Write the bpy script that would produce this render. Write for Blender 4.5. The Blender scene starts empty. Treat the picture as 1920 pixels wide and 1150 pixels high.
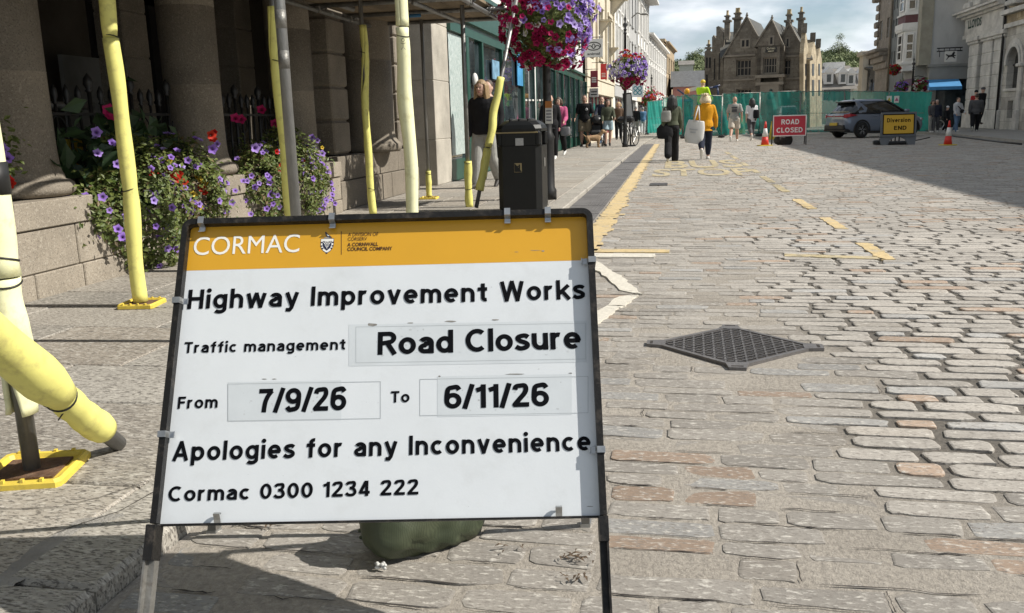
import bpy, math, random
import numpy as np
from mathutils import Vector, Matrix
R_ = math.radians
rnd = random.Random(7)
S = bpy.context.scene
COL = S.collection

# ------------------------------------------------------------------ camera
FOC, CX, CY, CAMH = 1640.0, 960.0, 575.0, 1.05
def _u(v): return v/np.linalg.norm(v)
_dn = _u(np.array([208.0, 7775.0, FOC]))
_Z = -_dn
_Y = np.array([305.0, -356.0, FOC]); _Y = _u(_Y-_Z*(_Y@_Z))
_X = np.cross(_Y, _Z)
ROT = np.stack([_X, _Y, _Z])            # street axes: X right, Y up the street, Z up
CPOS = np.array([0, 0, CAMH])
cam_d = bpy.data.cameras.new('camera'); cam = bpy.data.objects.new('camera', cam_d); COL.objects.link(cam)
m4 = Matrix.Identity(4)
for i in range(3):
    m4[i][0] = ROT[i][0]; m4[i][1] = -ROT[i][1]; m4[i][2] = -ROT[i][2]; m4[i][3] = CPOS[i]
cam.matrix_world = m4
cam_d.sensor_width = 36; cam_d.lens = 36*FOC/1920
cam_d.clip_start = 0.05; cam_d.clip_end = 3000
S.camera = cam
# ------------------------------------------------------------------ world + sun
SUN_EL, SUN_AZ = 42.0, 4.0              # azimuth measured from +X towards +Y
w = bpy.data.worlds.new('World'); S.world = w; w.use_nodes = True
wn, wl = w.node_tree.nodes, w.node_tree.links
wn.clear()
def WN(t, **k):
    n = wn.new(t)
    for a, b in k.items(): setattr(n, a, b)
    return n
sky = WN('ShaderNodeTexSky', sky_type='NISHITA', sun_disc=False)
sky.sun_elevation = R_(SUN_EL); sky.sun_rotation = R_(90-SUN_AZ)
sky.air_density = 1.0; sky.dust_density = 0.6; sky.ozone_density = 1.5
tc = WN('ShaderNodeTexCoord'); mp = WN('ShaderNodeMapping'); mp.inputs['Scale'].default_value = (1, 1, 3.2)
mp.inputs['Location'].default_value = (3.1, 0.4, 0.2)
nz = WN('ShaderNodeTexNoise'); nz.inputs['Scale'].default_value = 5.5; nz.inputs['Detail'].default_value = 9; nz.inputs['Roughness'].default_value = 0.55
cr = WN('ShaderNodeValToRGB'); cr.color_ramp.elements[0].position = 0.38; cr.color_ramp.elements[1].position = 0.60; cr.color_ramp.elements[0].color = (.1, .1, .1, 1)
nz2 = WN('ShaderNodeTexNoise'); nz2.inputs['Scale'].default_value = 9.0; nz2.inputs['Detail'].default_value = 6
cr2 = WN('ShaderNodeValToRGB'); cr2.color_ramp.elements[0].position = 0.36; cr2.color_ramp.elements[1].position = 0.66
cr2.color_ramp.elements[0].color = (5.2, 5.9, 6.7, 1); cr2.color_ramp.elements[1].color = (10.5, 10.9, 11.3, 1)
mx = WN('ShaderNodeMixRGB'); bg = WN('ShaderNodeBackground'); out = WN('ShaderNodeOutputWorld')
bg.inputs['Strength'].default_value = 0.075
wl.new(tc.outputs['Generated'], mp.inputs['Vector']); wl.new(mp.outputs['Vector'], nz.inputs['Vector']); wl.new(mp.outputs['Vector'], nz2.inputs['Vector'])
wl.new(nz.outputs['Fac'], cr.inputs['Fac']); wl.new(nz2.outputs['Fac'], cr2.inputs['Fac'])
wl.new(cr.outputs['Color'], mx.inputs['Fac']); wl.new(sky.outputs['Color'], mx.inputs['Color1']); wl.new(cr2.outputs['Color'], mx.inputs['Color2'])
sepz = WN('ShaderNodeSeparateXYZ'); wl.new(tc.outputs['Generated'], sepz.inputs[0]); mr = WN('ShaderNodeMapRange'); mr.inputs['From Min'].default_value = 0.0; mr.inputs['From Max'].default_value = 0.45; mr.inputs['To Min'].default_value = 1.3; mr.inputs['To Max'].default_value = 0.8
wl.new(sepz.outputs['Z'], mr.inputs['Value']); vm = WN('ShaderNodeVectorMath', operation='SCALE'); wl.new(mx.outputs['Color'], vm.inputs[0]); wl.new(mr.outputs['Result'], vm.inputs['Scale'])
wl.new(vm.outputs[0], bg.inputs['Color']); wl.new(bg.outputs['Background'], out.inputs['Surface'])
sd = bpy.data.lights.new('sun', 'SUN'); sd.energy = 5.0; sd.angle = R_(0.55); sd.color = (1.0, 0.95, 0.87)
so = bpy.data.objects.new('sun', sd); COL.objects.link(so)
_sv = Vector((math.cos(R_(SUN_EL))*math.cos(R_(SUN_AZ)), math.cos(R_(SUN_EL))*math.sin(R_(SUN_AZ)), math.sin(R_(SUN_EL))))
so.rotation_euler = _sv.to_track_quat('Z', 'Y').to_euler(); so.location = (30, 5, 40)
S.view_settings.view_transform = 'Standard'; S.view_settings.look = 'None'
S.view_settings.exposure = 0.28; S.view_settings.gamma = 1.0

# ------------------------------------------------------------------ survey helpers: a sighting (pixel) to a real point
def ray(px, py): return ROT @ np.array([px-CX, py-CY, FOC])
def G(px, py, z=0.0): d = ray(px, py); return CPOS+d*((z-CAMH)/d[2])
def atY(px, py, y): d = ray(px, py); return CPOS+d*(y/d[1])
def atX(px, py, x): d = ray(px, py); return CPOS+d*(x/d[0])
def onplane(px, py, o, n): d = ray(px, py); o = np.array(o, float); n = np.array(n, float); return CPOS+d*(((o-CPOS)@n)/(d@n))
def dist(p): return float((ROT.T@(np.array(p, float)-CPOS))[2])

# ------------------------------------------------------------------ materials
MATS = {}
def nd(nt, t, **k):
    n = nt.nodes.new(t)
    for a, b in k.items():
        if a in n.inputs: n.inputs[a].default_value = b
        else: setattr(n, a, b)
    return n
def newmat(name):
    m = bpy.data.materials.new(name); m.use_nodes = True
    nt = m.node_tree; b = nt.nodes['Principled BSDF']; MATS[name] = m
    return m, nt, b
def c4(c): return (c[0], c[1], c[2], 1)
def mixc(nt, fac, a, b, mode='MIX'):
    n = nt.nodes.new('ShaderNodeMixRGB'); n.blend_type = mode
    for s, v in (('Fac', fac), ('Color1', a), ('Color2', b)):
        if hasattr(v, 'is_output'): nt.links.new(v, n.inputs[s])
        elif s == 'Fac': n.inputs[s].default_value = v
        else: n.inputs[s].default_value = c4(v)
    return n.outputs['Color']
def ramp(nt, src, p0, p1, c0=(0, 0, 0), c1=(1, 1, 1)):
    r = nt.nodes.new('ShaderNodeValToRGB'); e = r.color_ramp.elements
    e[0].position = p0; e[1].position = p1; e[0].color = c4(c0); e[1].color = c4(c1)
    nt.links.new(src, r.inputs['Fac']); return r.outputs['Color']
def posvec(nt, scale=(1, 1, 1), rot=(0, 0, 0), obj=False):
    if obj: src = nt.nodes.new('ShaderNodeTexCoord').outputs['Object']
    else: src = nt.nodes.new('ShaderNodeNewGeometry').outputs['Position']
    mpn = nt.nodes.new('ShaderNodeMapping'); mpn.inputs['Scale'].default_value = scale; mpn.inputs['Rotation'].default_value = rot
    nt.links.new(src, mpn.inputs['Vector']); return mpn.outputs['Vector']
def noise(nt, vec, scale, detail=4, rough=0.55):
    n = nd(nt, 'ShaderNodeTexNoise', Scale=scale, Detail=detail, Roughness=rough); nt.links.new(vec, n.inputs['Vector']); return n.outputs['Fac']
def bump(nt, b, h, strength=0.3, distance=0.01):
    n = nd(nt, 'ShaderNodeBump', Strength=strength, Distance=distance); nt.links.new(h, n.inputs['Height'])
    nt.links.new(n.outputs['Normal'], b.inputs['Normal']); return n
def mat(name, col, rough=0.6, metal=0.0, var=0.18, scale=3.0, bmp=0.0, bscale=60.0, spec=0.5, dirt=None, obj=False, stretch=(1, 1, 1), coat=0.0):
    if name in MATS: return MATS[name]
    m, nt, b = newmat(name)
    v = posvec(nt, stretch, obj=obj)
    n1 = noise(nt, v, scale, 6, 0.6)
    lo = tuple(max(0, c*(1-var)) for c in col); hi = tuple(min(1, c*(1+var)) for c in col)
    c = ramp(nt, n1, 0.3, 0.7, lo, hi)
    if dirt:
        n2 = noise(nt, v, scale*2.3, 8, 0.7)
        c = mixc(nt, ramp(nt, n2, 0.52, 0.75), c, dirt)
    nt.links.new(c, b.inputs['Base Color'])
    b.inputs['Roughness'].default_value = rough; b.inputs['Metallic'].default_value = metal
    b.inputs['Specular IOR Level'].default_value = spec; b.inputs['Coat Weight'].default_value = coat
    if bmp: bump(nt, b, noise(nt, v, bscale, 5, 0.6), bmp, 0.02)
    return m
def glass(name, col=(0.02, 0.025, 0.03), rough=0.05):
    if name in MATS: return MATS[name]
    m, nt, b = newmat(name); v = posvec(nt)
    nt.links.new(ramp(nt, noise(nt, v, 2.0, 2), 0.35, 0.65, tuple(c*0.5 for c in col), tuple(c*1.6 for c in col)), b.inputs['Base Color'])
    b.inputs['Roughness'].default_value = rough; b.inputs['Specular IOR Level'].default_value = 0.9
    bump(nt, b, noise(nt, v, 1.2, 2), 0.06, 0.05)
    return m
def granite(name, col, fleck=(0.6, 0.58, 0.54), dark=(0.06, 0.055, 0.05), sc=90, amt=0.5, attr=False, stretch=(1, 1, 1), joints=None, bmp=0.5, rough=0.8, rot=(0, 0, 0), jcol=(0.1, 0.09, 0.08), stain=0.35, th=.56):
    """speckled granite; joints = (axis, course height, block length, origin u, origin v) draws fine mortar lines for ashlar"""
    if name in MATS: return MATS[name]
    m, nt, b = newmat(name)
    v = posvec(nt, stretch, rot); vv = posvec(nt)
    big = noise(nt, vv, 1.7, 5, 0.6)
    if attr:
        a = nt.nodes.new('ShaderNodeAttribute'); a.attribute_name = 'tint'; base = a.outputs['Color']
        base = mixc(nt, 1.0, base, ramp(nt, big, 0.25, 0.75, (0.8, 0.79, 0.78), (1.14, 1.13, 1.12)), 'MULTIPLY')
    else:
        base = ramp(nt, big, 0.25, 0.75, tuple(c*(1-stain) for c in col), tuple(c*(1+stain*0.7) for c in col))
    n1 = noise(nt, v, sc, 5, 0.7); n2 = noise(nt, v, sc*1.9, 4, 0.6)
    base = mixc(nt, mixc(nt, 1.0, ramp(nt, n1, th, th+.12), (amt, amt, amt), 'MULTIPLY'), base, fleck)
    base = mixc(nt, mixc(nt, 1.0, ramp(nt, n2, th+.01, th+.10), (amt, amt, amt), 'MULTIPLY'), base, dark)
    if joints:
        ax, ch, bl, ou, ov = joints
        sp = nt.nodes.new('ShaderNodeSeparateXYZ'); nt.links.new(vv, sp.inputs[0])
        cb = nt.nodes.new('ShaderNodeCombineXYZ'); nt.links.new(sp.outputs['Y' if ax == 'X' else 'X'], cb.inputs[0]); nt.links.new(sp.outputs['Z'], cb.inputs[1])
        mp_ = nt.nodes.new('ShaderNodeMapping'); mp_.inputs['Location'].default_value = (ou, ov, 0); nt.links.new(cb.outputs[0], mp_.inputs['Vector'])
        bk = nd(nt, 'ShaderNodeTexBrick', Scale=1.0); bk.inputs['Mortar Size'].default_value = 0.006; bk.inputs['Brick Width'].default_value = bl; bk.inputs['Row Height'].default_value = ch
        bk.inputs['Mortar Smooth'].default_value = 0.2
        bk.inputs['Color1'].default_value = (0.78, 0.76, 0.74, 1); bk.inputs['Color2'].default_value = (1.12, 1.12, 1.1, 1); bk.inputs['Mortar'].default_value = (1, 1, 1, 1)
        nt.links.new(mp_.outputs[0], bk.inputs['Vector'])
        base = mixc(nt, 1.0, base, bk.outputs['Color'], 'MULTIPLY')
        base = mixc(nt, bk.outputs['Fac'], base, jcol)
    nt.links.new(base, b.inputs['Base Color']); b.inputs['Roughness'].default_value = rough; b.inputs['Specular IOR Level'].default_value = 0.3
    bump(nt, b, n1, bmp, 0.006)
    return m

# ------------------------------------------------------------------ mesh building
class MB:
    def __init__(s): s.v = []; s.f = []; s.m = []; s.sm = []; s.xf = None; s.mi = 0; s.smooth = False
    def add(s, vs, fs):
        o = len(s.v)
        if s.xf is not None: vs = [tuple(s.xf @ Vector(p)) for p in vs]
        s.v += [tuple(map(float, p)) for p in vs]
        for f in fs: s.f.append(tuple(i+o for i in f)); s.m.append(s.mi); s.sm.append(s.smooth)
        return s
    def box(s, a, b):
        x0, x1 = sorted((a[0], b[0])); y0, y1 = sorted((a[1], b[1])); z0, z1 = sorted((a[2], b[2]))
        return s.add([(x0, y0, z0), (x1, y0, z0), (x1, y1, z0), (x0, y1, z0), (x0, y0, z1), (x1, y0, z1), (x1, y1, z1), (x0, y1, z1)],
                     [(0, 3, 2, 1), (4, 5, 6, 7), (0, 1, 5, 4), (1, 2, 6, 5), (2, 3, 7, 6), (3, 0, 4, 7)])
    def rbox(s, a, b, r=0.01):
        """box with chamfered edges"""
        x0, x1 = sorted((a[0], b[0])); y0, y1 = sorted((a[1], b[1])); z0, z1 = sorted((a[2], b[2]))
        r = min(r, (x1-x0)*.45, (y1-y0)*.45, (z1-z0)*.45)
        def ring(i, z): return [(x0+i, y0+r+i*0, z), (x0+r, y0+i, z), (x1-r, y0+i, z), (x1-i, y0+r, z), (x1-i, y1-r, z), (x1-r, y1-i, z), (x0+r, y1-i, z), (x0+i, y1-r, z)]
        def ring2(z): return [(x0+r, y0+r+r*.5, z), (x0+r*1.5, y0+r, z), (x1-r*1.5, y0+r, z), (x1-r, y0+r*1.5, z), (x1-r, y1-r*1.5, z), (x1-r*1.5, y1-r, z), (x0+r*1.5, y1-r, z), (x0+r, y1-r*1.5, z)]
        vs = ring2(z0)+ring(0, z0+r)+ring(0, z1-r)+ring2(z1)
        fs = [tuple(range(7, -1, -1)), tuple(range(24, 32))]
        for k in range(3):
            for i in range(8): j = (i+1) % 8; fs.append((k*8+i, k*8+j, k*8+8+j, k*8+8+i))
        return s.add(vs, fs)
    def obox(s, p, ux, uy, uz):
        """oriented box: corner p and three edge vectors"""
        p, ux, uy, uz = (np.array(q, float) for q in (p, ux, uy, uz))
        if np.cross(ux, uy)@uz < 0: p = p+ux; ux = -ux
        vs = [p, p+ux, p+ux+uy, p+uy, p+uz, p+ux+uz, p+ux+uy+uz, p+uy+uz]
        return s.add(vs, [(0, 3, 2, 1), (4, 5, 6, 7), (0, 1, 5, 4), (1, 2, 6, 5), (2, 3, 7, 6), (3, 0, 4, 7)])
    def loft(s, rings, cap=True, closed=True):
        n = len(rings[0]); vs = [p for r in rings for p in r]; fs = []
        for k in range(len(rings)-1):
            for i in range(n if closed else n-1):
                j = (i+1) % n; fs.append((k*n+i, k*n+j, (k+1)*n+j, (k+1)*n+i))
        if cap: fs += [tuple(range(n-1, -1, -1)), tuple(range((len(rings)-1)*n, len(rings)*n))]
        return s.add(vs, fs)
    def tube(s, pts, r, n=10, cap=True, sq=None):
        pts = [np.array(p, float) for p in pts]
        rs = r if hasattr(r, '__len__') else [r]*len(pts)
        rings = []; t0 = pts[1]-pts[0]; t0 = t0/np.linalg.norm(t0)
        a = np.cross(t0, (0, 0, 1)) if abs(t0[2]) < .9 else np.cross(t0, (0, 1, 0)); a = a/np.linalg.norm(a)
        for i, p in enumerate(pts):
            t = pts[min(i+1, len(pts)-1)]-pts[max(i-1, 0)]; t = t/np.linalg.norm(t)
            a = a-t*(a@t); a = a/np.linalg.norm(a); bb = np.cross(t, a)
            q = sq or (1, 1)
            rings.append([p+rs[i]*(a*math.cos(2*math.pi*k/n)*q[0]+bb*math.sin(2*math.pi*k/n)*q[1]) for k in range(n)])
        sm = s.smooth; s.smooth = n > 5; s.loft(rings, cap); s.smooth = sm; return s
    def lathe(s, prof, c=(0, 0, 0), n=24, cap=True):
        rings = [[(c[0]+r*math.cos(2*math.pi*k/n), c[1]+r*math.sin(2*math.pi*k/n), c[2]+z) for k in range(n)] for r, z in prof]
        sm = s.smooth; s.smooth = True; s.loft(rings, cap); s.smooth = sm; return s
    def prism(s, poly, d):
        """poly: list of 3D points (planar), d: extrusion vector"""
        n = len(poly); p = [np.array(q, float) for q in poly]; d = np.array(d, float)
        nn = sum(np.cross(p[i]-p[0], p[(i+1) % n]-p[0]) for i in range(n))
        if nn@d > 0: p = p[::-1]
        vs = p+[q+d for q in p]; fs = [tuple(range(n)), tuple(range(2*n-1, n-1, -1))]
        for i in range(n): j = (i+1) % n; fs.append((j, i, n+i, n+j))
        return s.add(vs, fs)
    def ell(s, c, r, n=14, m=8):
        vs = []; fs = []
        for i in range(1, m):
            th = math.pi*i/m
            for k in range(n): ph = 2*math.pi*k/n; vs.append((c[0]+r[0]*math.sin(th)*math.cos(ph), c[1]+r[1]*math.sin(th)*math.sin(ph), c[2]+r[2]*math.cos(th)))
        vs += [(c[0], c[1], c[2]+r[2]), (c[0], c[1], c[2]-r[2])]; T = len(vs)-2; B = T+1
        for i in range(m-2):
            for k in range(n): j = (k+1) % n; fs.append((i*n+k, (i+1)*n+k, (i+1)*n+j, i*n+j))
        for k in range(n): j = (k+1) % n; fs.append((T, k, j)); fs.append((B, (m-2)*n+j, (m-2)*n+k))
        sm = s.smooth; s.smooth = True; s.add(vs, fs); s.smooth = sm; return s
    def quad(s, a, b, c, d): return s.add([a, b, c, d], [(0, 1, 2, 3)])
    def mesh(s, name, off=(0, 0, 0)):
        me = bpy.data.meshes.new(name)
        me.from_pydata([(x-off[0], y-off[1], z-off[2]) for x, y, z in s.v], [], s.f)
        if any(s.m): me.polygons.foreach_set('material_index', s.m)
        if any(s.sm): me.polygons.foreach_set('use_smooth', s.sm)
        return me
def wloc(o):
    v = Vector((0, 0, 0))
    while o: v += o.location; o = o.parent
    return v
def obj(name, mb, mats, parent=None, world=True, label=None):
    """links mb as one mesh object; vertices are in world space when the parent is only translated"""
    off = wloc(parent) if (parent and world) else (0, 0, 0)
    me = mb.mesh(name, off) if isinstance(mb, MB) else mb
    for m in (mats if isinstance(mats, (list, tuple)) else [mats]):
        if len(me.materials) < 16: me.materials.append(m)
    o = bpy.data.objects.new(name, me); COL.objects.link(o)
    if parent: o.parent = parent
    if label: o['label'] = label
    return o
def tag(o, label, cat, group=None):
    o['label'] = label; o['category'] = cat
    if group: o['group'] = group
    return o
def thing(name, label, cat, loc=(0, 0, 0), group=None):
    o = bpy.data.objects.new(name, None); o.empty_display_size = 0.1; COL.objects.link(o); o.location = tuple(map(float, loc))
    return tag(o, label, cat, group)
def struct(name, mb, mats, kind='structure'):
    o = obj(name, mb, mats); o['kind'] = kind; return o
def copy_tree(o, parent=None, loc=None, rotz=None, label=None):
    c = o.copy(); COL.objects.link(c); c.parent = parent
    if loc is not None: c.location = tuple(map(float, loc))
    if rotz is not None: c.rotation_euler[2] = rotz
    if label: c['label'] = label
    for ch in [q for q in bpy.data.objects if q.parent == o]: copy_tree(ch, c)
    return c
# lettering: the built-in font, turned into mesh
_TX = {}
def text_geo(txt, bold=0.0):
    k = (txt, bold)
    if k not in _TX:
        cu = bpy.data.curves.new('t', 'FONT'); cu.body = txt; cu.size = 1; cu.offset = bold; cu.resolution_u = 4
        o = bpy.data.objects.new('t', cu); COL.objects.link(o)
        dg = bpy.context.evaluated_depsgraph_get(); me = bpy.data.meshes.new_from_object(o.evaluated_get(dg))
        vs = np.array([tuple(v.co) for v in me.vertices]); fs = [tuple(p.vertices) for p in me.polygons]
        bpy.data.objects.remove(o); bpy.data.curves.remove(cu); bpy.data.meshes.remove(me)
        _TX[k] = (vs, fs)
    return _TX[k]
CAP = None
def text_on(mb, txt, p0, ux, uy, width, cap, bold=0.0, lift=0.0):
    """lays txt along unit ux from baseline start p0, stretched to width, capital height cap"""
    vs, fs = text_geo(txt, bold)
    hs, _ = text_geo('H', bold); hc = hs[:, 1].max()-hs[:, 1].min()
    p0, ux, uy = (np.array(q, float) for q in (p0, ux, uy)); n = np.cross(ux, uy)
    x0, x1 = vs[:, 0].min(), vs[:, 0].max()
    sx = width/(x1-x0); sy = cap/hc; b0 = hs[:, 1].min()
    mb.add([p0+ux*((v[0]-x0)*sx)+uy*((v[1]-b0)*sy)+n*lift for v in vs], fs)
def wall(mb, o, u, n, L, Hh, ops, t=0.12, back=False):
    """wall front with real openings. o: base corner, u: unit along, n: outward normal; ops: (u0,u1,v0,v1)"""
    o, u, n = (np.array(q, float) for q in (o, u, n)); z = np.array([0, 0, 1.0])
    us = sorted({0, L} | {a for p in ops for a in p[:2]}); vs = sorted({0, Hh} | {a for p in ops for a in p[2:4]})
    flip = np.cross(u, z)@n < 0
    def q(a, b, c, d):
        if flip: a, b, c, d = d, c, b, a
        mb.quad(a, b, c, d)
    for i in range(len(us)-1):
        for j in range(len(vs)-1):
            mu, mv = (us[i]+us[i+1])/2, (vs[j]+vs[j+1])/2
            if any(p[0] < mu < p[1] and p[2] < mv < p[3] for p in ops): continue
            q(o+u*us[i]+z*vs[j], o+u*us[i+1]+z*vs[j], o+u*us[i+1]+z*vs[j+1], o+u*us[i]+z*vs[j+1])
    for a, b, c, d in (p[:4] for p in ops):
        P = [o+u*a+z*c, o+u*b+z*c, o+u*b+z*d, o+u*a+z*d]; Q = [p-n*t for p in P]
        for k in range(4): q(P[k], Q[k], Q[(k+1) % 4], P[(k+1) % 4])
def window(parent, o, u, n, op, t, mf, mg, nx=2, ny=2, fw=0.05, name='window'):
    """a window in an opening of wall(): frame with glazing bars, pane as a sub-part"""
    o, u, n = (np.array(q, float) for q in (o, u, n)); z = np.array([0, 0, 1.0]); a, b, c, d = op[:4]
    fr = MB(); y0 = -n*(t-0.002); dep = n*min(0.06, t*0.6)
    def bar(a0, b0, c0, d0): fr.obox(o+u*a0+z*c0+y0, u*(b0-a0), dep, z*(d0-c0))
    bar(a, b, c, c+fw); bar(a, b, d-fw, d); bar(a, a+fw, c+fw, d-fw); bar(b-fw, b, c+fw, d-fw)
    for k in range(1, nx): x = a+(b-a)*k/nx; bar(x-fw*.3, x+fw*.3, c+fw, d-fw)
    xs = [a+fw]+[e for k in range(1, nx) for e in (a+(b-a)*k/nx-fw*.3, a+(b-a)*k/nx+fw*.3)]+[b-fw]
    for k in range(1, ny):
        y = c+(d-c)*k/ny
        for e in range(0, len(xs), 2): bar(xs[e], xs[e+1], y-fw*.3, y+fw*.3)
    f = obj(name, fr, mf, parent)
    pn = MB(); e = y0+dep*.35; P = [o+u*a+z*c+e, o+u*b+z*c+e, o+u*b+z*d+e, o+u*a+z*d+e]
    if np.cross(u, z)@n < 0: P = P[::-1]
    pn.quad(*P); obj('pane', pn, mg, f)
    return f
# ------------------------------------------------------------------ road-sign lettering drawn as strokes (one even weight)
def _arc(cx, cy, rx, ry, a0, a1, n=18): return [(cx+rx*math.cos(R_(a0+(a1-a0)*i/n)), cy+ry*math.sin(R_(a0+(a1-a0)*i/n))) for i in range(n+1)]
def _spl(P, n=7):
    Q = [P[0]]+list(P)+[P[-1]]; o = []
    for i in range(1, len(Q)-2):
        p0, p1, p2, p3 = (np.array(q) for q in Q[i-1:i+3])
        for k in range(n): t = k/n; o.append(tuple(.5*((2*p1)+(-p0+p2)*t+(2*p0-5*p1+4*p2-p3)*t*t+(-p0+3*p1-3*p2+p3)*t**3)))
    return o+[P[-1]]
def glyph(ch, w):
    """strokes (centre lines), dots, advance; capital height 1"""
    s = w/2; x = .73; D = []
    def o_(W, h=x, y=0): return _arc(W/2, y+h/2, W/2-s, h/2-s, 90, 450, 32)
    def arch(x0, W): ry = .24; return [(x0, x-ry-s)]+_arc(x0+(W-w)/2, x-ry-s, (W-w)/2, ry, 180, 0)+[(x0+W-w, 0)]
    g = None
    if ch == 'H': g = [[(s, 0), (s, 1)], [(.74-s, 0), (.74-s, 1)], [(s, .52), (.74-s, .52)]], .74
    elif ch in 'iI1l|': 
        if ch == 'i': g = [[(s, 0), (s, x)]], w; D = [(s, .93)]
        elif ch == '1': g = [[(.3, 0), (.3, 1)], [(.27, .93-s), (.03, .75)]], .3+s
        else: g = [[(s, 0), (s, 1)]], w
    elif ch == 'h': g = [[(s, 0), (s, 1)], arch(s, .62)], .62
    elif ch == 'n': g = [[(s, 0), (s, x)], arch(s, .62)], .62
    elif ch == 'm': g = [[(s, 0), (s, x)], arch(s, .57), arch(.57-s, .57)], 1.14-w
    elif ch == 'u': g = [[(.62-s, 0), (.62-s, x)], [(s, x), (s, .24+s)]+_arc(.31, .24+s, .31-s, .24, 180, 360)], .62
    elif ch == 'r': g = [[(s, 0), (s, x)], [(s, .4)]+_arc(.3, .40, .3-s, x-.40-s, 165, 72)], .42
    elif ch == 'o': g = [o_(.66)], .66
    elif ch in 'gpdbq':
        W = .65; st = s if ch in 'pb' else W-s; a_, b_ = {'g': (-.02, x), 'q': (-.25, x), 'p': (-.25, x), 'd': (0, 1), 'b': (0, 1)}[ch]
        g = [o_(W), [(st, b_), (st, a_)]+(_arc(W/2, -.04, W/2-s, .23-s, 0, -145) if ch == 'g' else [])], W
    elif ch == 'a': W = .6; g = [[(W-s, 0), (W-s, .45)]+_arc(W/2, .45, W/2-s, x-.45-s, 0, 152), [(W-s, .43), (W/2, .43)]+_arc(.25, .215+.01, .25-s, .215-s+.01, 90, 270)+[(.36, s), (W-s, .17)]], W
    elif ch == 'e': W = .65; g = [[(W-s*.4, .38-s*.2), (s, .38-s*.2)], [(W-s, .36-s*.2)]+_arc(W/2, x/2, W/2-s, x/2-s, 5, 308)], W
    elif ch == 'c': W = .6; g = [_arc(.33, x/2, .33-s, x/2-s, 48, 312)], W
    elif ch == 's': g = [_spl([(.5, x-s-.07), (.4, x-s), (.27, x-s), (.13, x-s-.05), (.11, x*.68), (.2, x*.56), (.36, x*.47), (.46, x*.36), (.44, s+.06), (.3, s), (.16, s), (.03, s+.08)])], .55
    elif ch == 't': g = [[(.15+s, .93), (.15+s, .2)]+_arc(.15+s+.15, .2, .15, .2-s, 180, 280), [(0, x-s), (.44, x-s)]], .46
    elif ch == 'f': g = [[(.13+s, 0), (.13+s, .8)]+_arc(.13+s+.16, .8, .16, .2-s, 180, 80), [(0, x-s), (.42, x-s)]], .44
    elif ch == 'v': g = [[(s*.9, x), (.31, s*.4), (.62-s*.9, x)]], .62
    elif ch == 'y': g = [[(s*.9, x), (.33, .06)], [(.64-s*.9, x), (.32, -.06), (.24, -.17), (.06, -.25+s)]], .64
    elif ch == 'w': g = [[(s*.9, x), (.26, s*.3), (.47, x-.03), (.68, s*.3), (.94-s*.9, x)]], .94
    elif ch == 'W': g = [[(s*.9, 1), (.3, s*.3), (.55, .97), (.8, s*.3), (1.1-s*.9, 1)]], 1.1
    elif ch == 'k': g = [[(s, 0), (s, 1)], [(.57, x), (s, .27)], [(.26, .44), (.6, 0)]], .62
    elif ch == 'T': g = [[(.33, 0), (.33, 1-s)], [(0, 1-s), (.66, 1-s)]], .66
    elif ch == 'F': g = [[(s, 0), (s, 1)], [(s, 1-s), (.58, 1-s)], [(s, .52), (.53, .52)]], .58
    elif ch == 'E': g = [[(s, 0), (s, 1)], [(s, 1-s), (.6, 1-s)], [(s, .52), (.56, .52)], [(s, s), (.62, s)]], .62
    elif ch == 'L': g = [[(s, 1), (s, 0)], [(s, s), (.58, s)]], .58
    elif ch == 'A': g = [[(s*.9, 0), (.4, .97), (.8-s*.9, 0)], [(.17, .3), (.63, .3)]], .8
    elif ch in 'RPB':
        r_ = [[(s, 0), (s, 1)], [(s, 1-s), (.42, 1-s)]+_arc(.42, .74-s*.2, .29-s, .26-s*.8, 90, -90)+[(s, .48)]]
        if ch == 'R': r_.append([(.38, .48), (.7-s*.4, 0)])
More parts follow.
